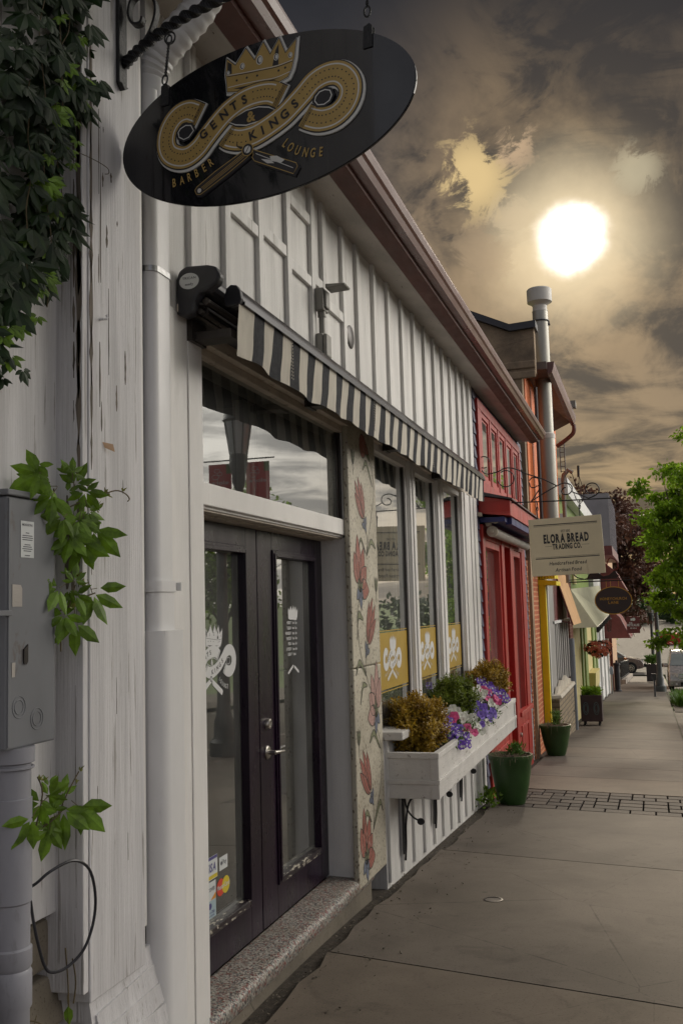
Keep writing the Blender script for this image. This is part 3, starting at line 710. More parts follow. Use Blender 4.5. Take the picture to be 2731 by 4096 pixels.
sprig('bushy green creeper sprig with a long tendril beside the top of the electrical box', (-1.74, 2.62, 2.09),
      [((-1.67, 2.47, 2.18), (0, -1, -.2), .085, 5), ((-1.66, 2.52, 2.12), (0, -.8, -.8), .08, 4), ((-1.70, 2.57, 2.155), (0, -1, -.1), .075, 5), ((-1.69, 2.52, 2.17), (0, -1, .2), .07, 3), ((-1.67, 2.66, 2.17), (0, .6, .6), .06, 5), ((-1.66, 2.70, 2.15), (0, .8, -.5), .065, 5),
       ((-1.65, 2.70, 2.09), (0, .5, -1), .07, 5), ((-1.65, 2.65, 2.06), (0, -.4, -1), .075, 5), ((-1.65, 2.735, 2.035), (.1, .6, -1), .10, 4), ((-1.66, 2.62, 2.01), (0, -.5, -1), .085, 5), ((-1.66, 2.68, 1.99), (0, 0, -1), .09, 4), ((-1.66, 2.58, 2.06), (0, -1, -.6), .07, 5), ((-1.66, 2.63, 2.20), (0, .1, .9), .05, 5), ((-1.65, 2.68, 2.05), (0, .3, -.9), .06, 5)],
      [[(-1.74, 2.61, 2.07), (-1.71, 2.60, 2.10), (-1.70, 2.59, 2.15)], [(-1.74, 2.62, 2.03), (-1.69, 2.66, 2.03), (-1.65, 2.73, 2.04)], [(-1.70, 2.62, 2.08), (-1.68, 2.68, 2.11), (-1.65, 2.76, 2.14), (-1.63, 2.83, 2.165), (-1.62, 2.875, 2.16), (-1.615, 2.895, 2.145), (-1.615, 2.885, 2.135)]],
      [((-1.655, 2.72, 2.17), .03), ((-1.64, 2.78, 2.15), .025), ((-1.64, 2.80, 2.145), .02), ((-1.62, 2.86, 2.165), .018), ((-1.655, 2.76, 2.10), .035), ((-1.66, 2.66, 2.2), .03)])
sprig('green creeper sprig over the corner board beside the middle of the electrical box', (-1.735, 2.63, 1.78),
      [((-1.68, 2.59, 1.85), (0, -1, -.35), .08, 4), ((-1.67, 2.66, 1.83), (0, .6, -.7), .06, 5), ((-1.66, 2.74, 1.835), (.1, .5, -1), .095, 3), ((-1.665, 2.65, 1.745), (0, .1, -1), .085, 3), ((-1.67, 2.60, 1.77), (0, -.5, -1), .07, 5), ((-1.66, 2.64, 1.87), (0, .2, .8), .045, 5), ((-1.655, 2.76, 1.85), (0, 1, .1), .07, 1)],
      [[(-1.735, 2.61, 1.76), (-1.70, 2.65, 1.79), (-1.67, 2.70, 1.82), (-1.65, 2.74, 1.835)], [(-1.69, 2.655, 1.79), (-1.67, 2.66, 1.86)], [(-1.69, 2.61, 1.76), (-1.685, 2.605, 1.66)]],
      [((-1.66, 2.655, 1.88), .025), ((-1.66, 2.68, 1.86), .03), ((-1.67, 2.645, 1.79), .02)])
sprig('green creeper sprig hanging low over the corner board above the black cable loop', (-1.74, 2.55, 1.15),
      [((-1.68, 2.61, 1.20), (0, .1, -1), .095, 5), ((-1.66, 2.66, 1.20), (0, .8, -.5), .09, 3), ((-1.68, 2.50, 1.24), (0, -.9, -.3), .075, 4), ((-1.69, 2.55, 1.25), (0, .5, .2), .06, 5), ((-1.68, 2.56, 1.21), (0, -.2, .9), .05, 5), ((-1.69, 2.62, 1.24), (0, .4, .8), .05, 3), ((-1.70, 2.57, 1.15), (0, -.4, -1), .07, 5), ((-1.67, 2.44, 1.21), (0, -.8, -.7), .08, 3)],
      [[(-1.76, 2.53, 1.13), (-1.70, 2.57, 1.17), (-1.68, 2.61, 1.20)], [(-1.69, 2.60, 1.19), (-1.675, 2.63, 1.25), (-1.665, 2.67, 1.30)], [(-1.72, 2.53, 1.16), (-1.69, 2.52, 1.26), (-1.70, 2.51, 1.31)]],
      [((-1.66, 2.67, 1.30), .03), ((-1.665, 2.655, 1.27), .02), ((-1.69, 2.51, 1.30), .025)])
sprig('thin dry creeper strands dangling at the bottom of the corner board', (-1.71, 2.66, .70),
      [((-1.70, 2.665, .63), (0, .1, -1), .05, 1), ((-1.70, 2.67, .56), (0, .2, -1), .06, 2), ((-1.74, 2.55, .60), (0, -.6, -1), .07, 2), ((-1.74, 2.60, .56), (0, .2, -1), .07, 2)],
      [[(-1.705, 2.66, .79), (-1.70, 2.665, .70), (-1.70, 2.67, .62), (-1.70, 2.675, .53)], [(-1.70, 2.69, .75), (-1.695, 2.70, .68), (-1.70, 2.695, .62)], [(-1.79, 2.45, .60), (-1.76, 2.52, .63), (-1.74, 2.60, .59), (-1.74, 2.62, .52)]])

# ================================================================ BARBER SHOP BUILDING
B = thing('barber_shop', 'long white board and batten shop front with dark double door and tiled pillar', 'building', (-1.9, 7.2, 0))
XF = -1.79
mb = MB()   # siding with battens, upper wall
mb.box(-1.95, XF-.002, 3.20, 10.93, 3.0, 4.34)
battens = [3.35, 3.74, 4.10]+[4.52+.41*i for i in range(0, 3)]+[5.56, 5.96, 6.30, 6.72, 7.13, 7.57, 7.98, 8.40, 8.80, 9.20, 9.58, 9.95, 10.30, 10.62]
for y in battens:
    a, b, c_ = rnd(-.006, .006), rnd(-.006, .006), rnd(-.003, .003)
    mb.hexa([(XF-.002, y+a-.032, 3.0), (XF+.024+c_, y+a-.032, 3.0), (XF+.024+c_, y+a+.032, 3.0), (XF-.002, y+a+.032, 3.0), (XF-.002, y+b-.032, 4.3), (XF+.024-c_, y+b-.032, 4.3), (XF+.024-c_, y+b+.032, 4.3), (XF-.002, y+b+.032, 4.3)])
for a, b, z in ((4.132, 4.488, 3.66), (4.552, 4.898, 3.70), (4.962, 5.308, 3.66), (5.372, 5.528, 3.70), (4.962, 5.308, 4.03), (5.592, 5.928, 3.62)): mb.box(XF-.002, XF+.020, a, b, z-.030, z+.030)
mb.build('upper_siding', 'white_siding', B, bevel=.003)
mb = MB(); mb.box(-1.93, XF, 3.20, 3.835, .02, 3.0); mb.box(XF, XF+.012, 3.42, 3.56, .3, 3.0); mb.box(XF, XF+.006, 3.70, 3.832, .14, 2.93)
mb.build('door_casing', 'white_trim', B, bevel=.003)
# header band above transom and windows
mb = MB(); mb.box(-1.90, XF+.004, 3.835, 6.03, 2.935, 3.0); mb.box(-1.90, XF+.004, 6.66, 10.93, 2.945, 3.0)
mb.box(XF+.004, XF+.014, 3.60, 6.02, 2.995, 3.03)
mb.build('header', 'dirty_trim', B, bevel=.003)
mb = MB(); mb.box(-2.02, -1.83, 3.835, 6.056, 2.235, 2.335); mb.box(-2.06, -1.85, 3.835, 6.056, 2.222, 2.236)
mb.build('transom_beam', 'white_trim', B, bevel=.004)
mb = MB(); mb.box(-2.03, -1.86, 3.835, 6.056, 2.213, 2.222); mb.box(-2.03, -1.92, 3.835, 6.056, 2.206, 2.213); mb.build('door_head', 'dirty_trim', B, bevel=.002)
mb = MB(); mb.box(-2.06, -1.8285, 6.056, 6.085, .105, 2.222); mb.box(-1.98, -1.835, 6.031, 6.66, 2.336, 2.934); mb.build('door_jamb', 'white_trim', B, bevel=.002)
# transom window
mb = MB(); mb.box(-2.0, -1.825, 3.836, 6.03, 2.895, 2.934); tw = mb.build('transom_window', 'dirty_trim', B, bevel=.003)
mb = MB(); mb.box(-1.88, -1.845, 6.0, 6.03, 2.336, 2.894); mb.box(-1.88, -1.855, 5.97, 5.998, 2.337, 2.893); mb.box(-1.88, -1.845, 3.836, 3.86, 2.336, 2.894); mb.build('window_frame', 'bronze_dark', tw, bevel=.002)
mb = MB(); mb.quad((-1.862, 3.86, 2.336), (-1.862, 5.99, 2.336), (-1.862, 5.99, 2.895), (-1.862, 3.86, 2.895)); mb.build('window_pane', 'glass_transom', tw)
# doors
f = fx(-2.0)
def door(y0, y1, name_label, handle):
    mb = MB(); z0, z1 = .125, 2.205
    gy0, gy1, gz0, gz1 = y0+.262, y1-.19, .335, 2.065
    mb.box(-2.045, -2.0, y0, gy0-.045, z0, z1); mb.box(-2.045, -2.0, gy1+.045, y1, z0, z1)
    mb.box(-2.045, -2.0, gy0-.045, gy1+.045, z0, gz0-.04); mb.box(-2.045, -2.0, gy0-.045, gy1+.045, gz1+.04, z1)
    d = mb.build('door', 'door_paint', B, bevel=.003, label=name_label)
    mb = MB()   # raised moulding round the pane
    for s, (xa, xb) in ((.045, (-2.03, -1.990)), (.028, (-1.99, -1.983))):
        a, b, c, e = gy0-s, gy1+s, gz0-s+.004, gz1+s-.004
        w_ = s-.006
        mb.box(xa, xb, a, a+w_, c, e); mb.box(xa, xb, b-w_, b, c, e); mb.box(xa, xb, a+w_, b-w_, e-w_, e)
    mb.build('pane_moulding', 'door_paint', d, bevel=.004)
    mb = MB()
    for s, (xa, xb) in ((.045, (-2.03, -1.990)), (.028, (-1.99, -1.983))): mb.box(xa, xb, gy0-s+(s-.006), gy1+s-(s-.006), gz0-s+.004, gz0-s+.004+s-.006)
    mb.build('worn_moulding', 'chipped_edge', d, bevel=.003)
    mb = MB(); mb.quad((-2.025, gy0-.01, gz0-.01), (-2.025, gy1+.01, gz0-.01), (-2.025, gy1+.01, gz1+.01), (-2.025, gy0-.01, gz1+.01))
    mb.build('door_glass', 'glass_clear', d)
    mb = MB()
    for yy in (gy0, gy1-.014): mb.box(-2.046, -2.029, yy, yy+.014, gz0, gz1)
    mb.box(-2.046, -2.029, gy0+.014, gy1-.014, gz0, gz0+.014); mb.build('spacer_bar', 'junction_grey', d)
    if handle:
        mb = MB(); mb.lathe([(.036, 0), (.036, .006), (.030, .012), (.012, .014), (.012, .05), (.0, .052)], (-2.0, 5.045, 1.015), 24, 'X')
        mb.tube([(-1.955, 5.045, 1.015), (-1.948, 5.07, 1.014), (-1.948, 5.15, 1.008), (-1.95, 5.175, 1.006)], [.010, .010, .009, .007], 10)
        mb.build('door_handle', 'satin_nickel', d, smooth=True)
        mb = MB(); mb.lathe([(.030, 0), (.030, .010), (.026, .020), (.018, .022), (.017, .018), (.0, .018)], (-2.0, 5.05, 1.165), 24, 'X'); mb.build('deadbolt', 'satin_nickel', d, smooth=True)
    return d
d1_ = door(3.842, 4.942, 'left leaf of the dark double door with the shop emblem and card stickers', False)
d2_ = door(4.952, 6.052, 'right leaf of the dark double door with opening hours and lever handle', True)
# interior behind doors
mb = MB()
mb.box(-6.2, -6.1, 3.0, 11.2, .1, 3.4); mb.box(-6.1, -2.1, 3.0, 3.1, .1, 3.4); mb.box(-6.1, -1.95, 10.9, 10.93, .1, 3.2)
mb.build('inner_walls', 'interior_wall', B)
mb = MB(); mb.box(-6.1, -1.95, 3.1, 10.9, .0, .09); mb.box(-6.1, -2.05, 3.1, 10.9, 3.2, 3.3); mb.build('inner_floor', 'interior_dark', B)
mb = MB(); mb.box(-6.05, -2.05, 6.3, 6.42, .1, 3.19); mb.build('partition', 'interior_wall', B)
mb = MB()
for y0, y1 in ((5.28, 5.36), (5.40, 5.44), (5.62, 5.66), (4.66, 4.72)): mb.box(-2.25, -2.2, y0, y1, .1, 3.0)
mb.build('door_curtain', 'curtain_white', B)
# step
mb = MB(); prof = [(-2.0, .118), (-1.835, .112), (-1.812, .106), (-1.798, .094), (-1.792, .078), (-1.792, .050), (-1.798, .032), (-2.0, .032)]
mb.prism(prof, lambda u, v, w_: (u, w_, v), 3.12, 6.36); mb.build('door_step', 'terrazzo_step', B, smooth=True)
mb = MB(); mb.box(-2.0, -1.815, 3.12, 6.35, -.2, .032); mb.build('step_footing', 'stone_footing', B)
# pillar
mb = MB(); mb.box(-1.828, XF, 6.005, 6.66, 1.395, 3.0); mb.box(-1.828, XF, 6.005, 6.66, .050, 1.391); pil = mb.build('tiled_pillar', 'terrazzo_pillar', B, bevel=.010)
f = fx(XF)
def outline(mb, pts, wv=.0016, hw=.0032): strip(mb, pts, hw, f, wv, closed=True)
parts = {k: MB() for k in ('r', 'p', 'g', 'b', 'l')}
def petal(k, cy, cz, ang, L, W, tip=.35):
    pts = []; d = Vector((math.sin(ang), math.cos(ang))); s = Vector((d.y, -d.x)); c = Vector((cy, cz))
    for i in range(13):
        t = i/12; wd = W*.5*math.sin(math.pi*t**(.75))**(.8) if 0 < t < 1 else 0
        pts.append((t, wd))
    P_ = [tuple(c+d*L*t+s*wd) for t, wd in pts]+[tuple(c+d*L*t-s*wd) for t, wd in pts[-2:0:-1]]
    parts[k].flat(P_, f, .0010+rnd(0, .0004)); outline(parts['l'], P_)
def curve(pts, hw=.0032): strip(parts['l'], smoothp(pts, 6), hw, f, .0012)
def leafc(a, t_, e, w0=.035):
    """curved leaf from foot a over the top t_ to the drooping tip e"""
    top = smoothp([a, t_, e], 7); n = len(top)
    inner = [(p[0]+(.0 if False else (w0*.55)*math.sin(math.pi*i/(n-1))*(1 if a[0] < e[0] else -1)*.0), p[1]-w0*math.sin(math.pi*i/(n-1))**.8) for i, p in enumerate(top)]
    P_ = [tuple(p) for p in top]+inner[::-1][1:-1]
    parts['g'].flat(P_, f, .0009); outline(parts['l'], P_)
def tulip(tip, base, k='r', W=.17):
    a = math.atan2(tip[0]-base[0], tip[1]-base[1]); L = math.hypot(tip[0]-base[0], tip[1]-base[1])
    b = Vector(base); d = Vector((math.sin(a), math.cos(a))); s = Vector((d.y, -d.x))
    for sgn, sp, ll in ((-1, .36, .82), (1, .30, .80), (-1, .13, 1.0), (1, .05, .97)):
        c = b+d*L*.10; petal(k, c.x+s.x*sgn*.012, c.y+s.y*sgn*.012, a+sgn*sp, L*ll*.92, W*.46)
    petal('b', b.x-d.x*.03, b.y-d.y*.03, a-.9, .075, .045); petal('b', b.x-d.x*.03, b.y-d.y*.03, a+.9, .075, .045); petal('b', b.x+d.x*.03, b.y+d.y*.03, a+math.pi, .11, .05)
def lotus(c, s, fl=1, k='r'):
    cy, cz = c
    petal(k, cy-.01*fl, cz+.02*s, -.10*fl, .30*s, .115*s); petal(k, cy+.02*fl, cz, .33*fl, .25*s, .12*s); petal(k, cy-.03*fl, cz, -.42*fl, .22*s, .13*s)
    petal(k, cy+.01*fl, cz-.02*s, .85*fl, .20*s, .14*s); petal(k, cy+.02*fl, cz-.03*s, 1.65*fl, .19*s, .135*s)
    petal('g', cy, cz-.06*s, .1*fl, .14*s, .05*s); petal('g', cy, cz-.05*s, .7*fl, .11*s, .05*s); petal('g', cy, cz-.05*s, -.5*fl, .09*s, .05*s)
    petal('b', cy, cz-.03*s, -2.3*fl, .11*s, .07*s); petal('b', cy, cz-.03*s, 3.0*fl, .14*s, .07*s); petal('b', cy, cz-.03*s, 2.4*fl, .10*s, .05*s)
tulip((6.186, 2.62), (6.345, 2.34)); tulip((6.531, 1.81), (6.325, 1.51)); tulip((6.123, .865), (6.325, .56))
lotus((6.20, 1.93), 1.0, 1); lotus((6.50, 1.10), 1.0, -1, 'p'); lotus((6.17, .22), .95, 1)
petal('r', 6.27, 2.84, 1.4, .19, .16); petal('r', 6.40, 2.86, 2.0, .1, .07); petal('g', 6.43, 2.86, 2.4, .12, .06)
for y, z in ((6.11, 2.66), (6.59, 1.84), (6.07, .875)):
    for a in (-.35, 0, .4): petal('g', y, z+.04, a, .10, .03)
    curve([(y, z+.05), (y+.003, z-.03)])
curve([(6.47, 2.83), (6.575, 2.72), (6.60, 2.55), (6.50, 2.36), (6.41, 2.20), (6.37, 2.12)]); curve([(6.35, 2.30), (6.40, 2.24), (6.40, 2.16), (6.37, 2.11)])
curve([(6.17, 1.83), (6.11, 1.70), (6.16, 1.50), (6.27, 1.36), (6.32, 1.29), (6.40, 1.22)]); curve([(6.31, 1.50), (6.28, 1.42), (6.29, 1.35)])
curve([(6.46, 1.02), (6.56, .90), (6.60, .76), (6.55, .58), (6.42, .44), (6.335, .33)]); curve([(6.33, .54), (6.37, .46), (6.35, .36)])
leafc((6.33, 2.69), (6.43, 2.765), (6.575, 2.60)); leafc((6.375, 2.12), (6.49, 2.235), (6.61, 2.18)); leafc((6.20, 2.17), (6.25, 2.23), (6.36, 2.13), .02)
leafc((6.10, 1.57), (6.14, 1.75), (6.25, 1.70), .05); leafc((6.05, 1.35), (6.14, 1.445), (6.29, 1.33)); leafc((6.13, 1.16), (6.20, 1.29), (6.30, 1.27), .035)
leafc((6.315, .90), (6.43, .97), (6.575, .83), .04); leafc((6.10, .37), (6.20, .495), (6.31, .40), .035); leafc((6.335, .34), (6.52, .50), (6.59, .42), .035)
for k, nm, mt_ in (('r', 'red_petals', 'tulip_red'), ('p', 'pink_petals', 'tulip_pink'), ('g', 'green_leaves', 'mosaic_green'), ('b', 'blue_sepals', 'mosaic_blue'), ('l', 'outlines', 'mosaic_line')): parts[k].build(nm, mt_, pil)

# shop windows
W3 = [(6.665, 7.74, 6.66), (7.92, 8.84, 0), (9.09, 10.06, 0)]
mb = MB()
for a, b in ((7.74, 7.92), (8.84, 9.09), (10.06, 10.93)): mb.box(-1.93, XF-.001, a, b, .92, 2.945)
for a, b in ((7.79, 7.86), (8.92, 9.0), (10.16, 10.28), (10.5, 10.56), (10.72, 10.90)): mb.box(XF-.001, XF+.012, a, b, .92, 2.944)
mb.build('window_posts', 'white_trim', B, bevel=.004)
mb = MB(); mb.box(-1.93, -1.655, 6.665, 10.90, .868, .925); mb.build('window_sill', 'box_white', B, bevel=.008)
wins = []
f_in = fx(-1.872)
for i, (a, b, _) in enumerate(W3):
    mb = MB(); mb.box(-1.90, -1.835, a, a+.02, .925, 2.944); mb.box(-1.90, -1.825, b-.03, b, .925, 2.944); mb.box(-1.90, -1.815, a+.02, b-.03, 2.89, 2.944)
    wn = mb.build('shop_window', 'white_trim', B, bevel=.003); wins.append(wn)
    mb = MB(); mb.box(-1.869, -1.842, a+.02, a+.034, .925, 2.89); mb.box(-1.869, -1.838, b-.05, b-.03, .925, 2.89); mb.build('gasket', 'bronze_dark', wn)
    mb = MB(); mb.quad((-1.850, a+.02, .925), (-1.850, b-.03, .925), (-1.850, b-.03, 2.89), (-1.850, a+.02, 2.89)); mb.build('window_pane', 'glass_clear', wn)
    mb = MB()
    mb.box(-1.8490, -1.8485, a+.035, b-.05, 1.185, 1.59); mb.box(-1.8490, -1.8485, a+.035, b-.05, 1.60, 1.607); mb.box(-1.8490, -1.8485, a+.035, b-.05, 1.165, 1.172)
    mb.build('gold_film', 'gold_film', wn)
mb = MB()
for a, b, _ in W3:
    for k in range(5): mb.box(-2.03+.012*(k % 2), -2.0+.012*(k % 2), b-.02+.075*k, b+.052+.075*k, .95, 2.9)
mb.build('window_drapes', 'curtain_white', B)
# lower siding
mb = MB(); mb.box(-1.93, XF-.002, 6.665, 10.93, -.5, .868)
y = 6.69
while y < 10.93: 
    mb.box(XF-.002, XF+.020, y, y+.05, G(y)+.005, .866); y += .362
mb.build('lower_siding', 'white_siding', B, bevel=.003)

# eaves: soffit, fascia, gutter
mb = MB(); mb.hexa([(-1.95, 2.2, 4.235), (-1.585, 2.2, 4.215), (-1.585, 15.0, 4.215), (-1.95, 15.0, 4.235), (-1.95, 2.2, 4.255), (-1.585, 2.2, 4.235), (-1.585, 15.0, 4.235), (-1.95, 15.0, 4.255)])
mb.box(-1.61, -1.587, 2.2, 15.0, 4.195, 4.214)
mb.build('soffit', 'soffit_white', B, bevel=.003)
mb = MB(); mb.hexa([(-1.584, 2.2, 4.19), (-1.480, 2.2, 4.215), (-1.480, 15.05, 4.215), (-1.584, 15.05, 4.19), (-1.584, 2.2, 4.37), (-1.480, 2.2, 4.37), (-1.480, 15.05, 4.37), (-1.584, 15.05, 4.37)]); mb.build('fascia', 'rust_fascia', B)
mb = MB(); prof = [(-1.477, 4.245), (-1.418, 4.248), (-1.400, 4.285), (-1.385, 4.30), (-1.372, 4.335), (-1.372, 4.352), (-1.384, 4.352), (-1.386, 4.34), (-1.477, 4.34)]
mb.prism(prof, lambda u, v, w_: (u, w_, v), 2.2, 15.1); mb.build('gutter', 'brown_metal', B)
mb = MB(); mb.hexa([(-1.46, 2.2, 4.36), (-1.46, 15.0, 4.36), (-5.5, 15.0, 5.5), (-5.5, 2.2, 5.5), (-1.46, 2.2, 4.38), (-1.46, 15.0, 4.38), (-5.5, 15.0, 5.52), (-5.5, 2.2, 5.52)][:8]); mb.build('roof', 'dark_metal', B)
# vent cap on wall
mb = MB(); mb.lathe([(.078, 0), (.078, .004), (.066, .010), (.0, .012)], (XF-.002, 6.14, 3.55), 24, 'X'); mb.build('vent_cap', 'bronze_dark', B, smooth=True)


# ---- the emblem, drawn once as flat layers and used on sign, door and windows
RIB1 = [(-0.2234, 0.0707), (-0.2469, 0.0856), (-0.2723, 0.0973), (-0.3068, 0.095), (-0.3374, 0.0752), (-0.3597, 0.0397), (-0.3640, -0.0032), (-0.3476, -0.0384), (-0.3089, -0.0602), (-0.2704, -0.0619), (-0.232, -0.0446), (-0.2021, -0.0175), (-0.1665, 0.0138), (-0.1262, 0.0451), (-0.089, 0.0652), (-0.0481, 0.079), (0.0001, 0.0835), (0.0513, 0.0762), (0.0953, 0.0498)]
RIB2 = [(-0.1222, -0.0255), (-0.1054, -0.0391), (-0.067, -0.0527), (-0.0188, -0.0537), (0.021, -0.0444), (0.0645, -0.0289), (0.1037, -0.0111), (0.1389, 0.0128), (0.1739, 0.0386), (0.2126, 0.0694), (0.254, 0.0823), (0.2945, 0.078), (0.3231, 0.0584), (0.3403, 0.0264), (0.3377, -0.0105), (0.3164, -0.0424), (0.2792, -0.0616), (0.2348, -0.062), (0.1979, -0.0471), (0.1768, -0.0329)]
GEN = [(-0.2102, -0.0009), (-0.1697, 0.0219), (-0.1278, 0.0477), (-0.0873, 0.0672), (-0.0466, 0.0788)]
KIN = [(-0.0156, -0.0509), (0.021, -0.0438), (0.0629, -0.0285), (0.1036, -0.0112), (0.1426, 0.0149)]
EYE = [(-0.1104, 0.0164), (-0.0816, 0.0286), (-0.0409, 0.0397), (0.0071, 0.0395), (0.0463, 0.0278), (0.0679, 0.0137), (0.0377, -0.0019), (0.0059, -0.0102), (-0.042, -0.0116), (-0.0821, -0.0001)]
EYL = [(-0.3032, 0.0406), (-0.2816, 0.0475), (-0.2603, 0.0421), (-0.2492, 0.0212), (-0.2695, 0.0026), (-0.2902, -0.0007), (-0.3089, 0.012), (-0.3126, 0.0293)]
EYR = [(0.2154, 0.0038), (0.2191, 0.0176), (0.2332, 0.0299), (0.2526, 0.0322), (0.270, 0.0253), (0.2759, 0.0083), (0.2668, -0.0076), (0.2473, -0.0156), (0.2254, -0.0112)]
CROWN = [(-0.1124, 0.1236), (-0.1139, 0.1556), (-0.1179, 0.1835), (-0.1119, 0.2368), (-0.0796, 0.2057), (-0.038, 0.2536), (-0.0053, 0.2029), (0.0295, 0.2564), (0.0544, 0.2061), (0.0893, 0.2511), (0.1112, 0.1948), (0.1523, 0.2312), (0.1432, 0.175), (0.133, 0.139), (0.1183, 0.1137), (0.0793, 0.1037), (0.0245, 0.1119), (-0.0153, 0.1139), (-0.0718, 0.1143)]
RAZA = [(-0.0518, -0.095), (-0.0362, -0.1187), (-0.1178, -0.1604), (-0.2262, -0.2084), (-0.2416, -0.2047), (-0.2485, -0.1895), (-0.2405, -0.1795), (-0.1668, -0.1421)]
RAZB = [(-0.0183, -0.1002), (0.1415, -0.1828), (0.1464, -0.195), (0.1314, -0.2171), (-0.0128, -0.1405), (-0.022, -0.1256), (-0.0171, -0.1196)]
HOOK = [(-0.0792, -0.0562), (-0.0735, -0.0751), (-0.0516, -0.0831), (-0.040, -0.09), (-0.055, -0.094), (-0.0661, -0.0887), (-0.0804, -0.076)]
BAR = [(-0.3359, -0.1403), (-0.304, -0.1386), (-0.2732, -0.1341), (-0.2443, -0.1262), (-0.2138, -0.1153), (-0.1868, -0.1018)]
LOU = [(0.1037, -0.1049), (0.1217, -0.1232), (0.1464, -0.1396), (0.1747, -0.1527), (0.2007, -0.1603), (0.2297, -0.1637)]
def grow(pts, d):
    c = Vector((sum(p[0] for p in pts)/len(pts), sum(p[1] for p in pts)/len(pts))); n = len(pts); out = []
    ar = sum(pts[i][0]*pts[(i+1) % n][1]-pts[(i+1) % n][0]*pts[i][1] for i in range(n)); sg = 1 if ar > 0 else -1
    for i in range(n):
        a, b, e = Vector(pts[i-1]), Vector(pts[i]), Vector(pts[(i+1) % n])
        n1_ = (b-a).normalized(); n2_ = (e-b).normalized(); q = (Vector((n1_.y, -n1_.x))+Vector((n2_.y, -n2_.x)))*sg
        if q.length < .15: q = q*0
        else: q = q.normalized()/max(.55, q.length/2)
        out.append(tuple(b+q*d))
    return out
r1 = smoothp(RIB1, 4); r2 = smoothp(RIB2, 4)
def fill_strip(mb, path, hw, fn, a, b):
    """solid strip with thickness a..b"""
    P_ = [Vector(p) for p in path]; n = len(P_); L_ = []; R_ = []
    for i in range(n):
        t = (P_[min(i+1, n-1)]-P_[max(i-1, 0)]).normalized(); nn = Vector((-t.y, t.x)); L_.append(P_[i]+nn*hw); R_.append(P_[i]-nn*hw)
    for i in range(n-1):
        q = [L_[i], R_[i], R_[i+1], L_[i+1]]
        mb.add([fn(*p, a) for p in q]+[fn(*p, b) for p in q], [(4, 5, 6, 7), (0, 4, 7, 3), (1, 2, 6, 5)]+([(0, 1, 5, 4)] if i == 0 else [])+([(3, 7, 6, 2)] if i == n-2 else []))
def dots(mb, path, off, step, fn, wv, skip, r=.0028):
    P_ = [Vector(p) for p in path]; acc = 0
    for i in range(1, len(P_)-1):
        acc += (P_[i]-P_[i-1]).length
        if acc < step: continue
        acc = 0; t = (P_[i+1]-P_[i-1]).normalized(); nn = Vector((-t.y, t.x)); p = P_[i]+nn*off
        if any((p-Vector(s_)).length < .030 for s_ in skip): continue
        disc(mb, p.x, p.y, r, fn, wv, 6)
def dense(path, k): return [tuple(Vector(a).lerp(Vector(b), j/k)) for a, b in zip(path[:-1], path[1:]) for j in range(k)]
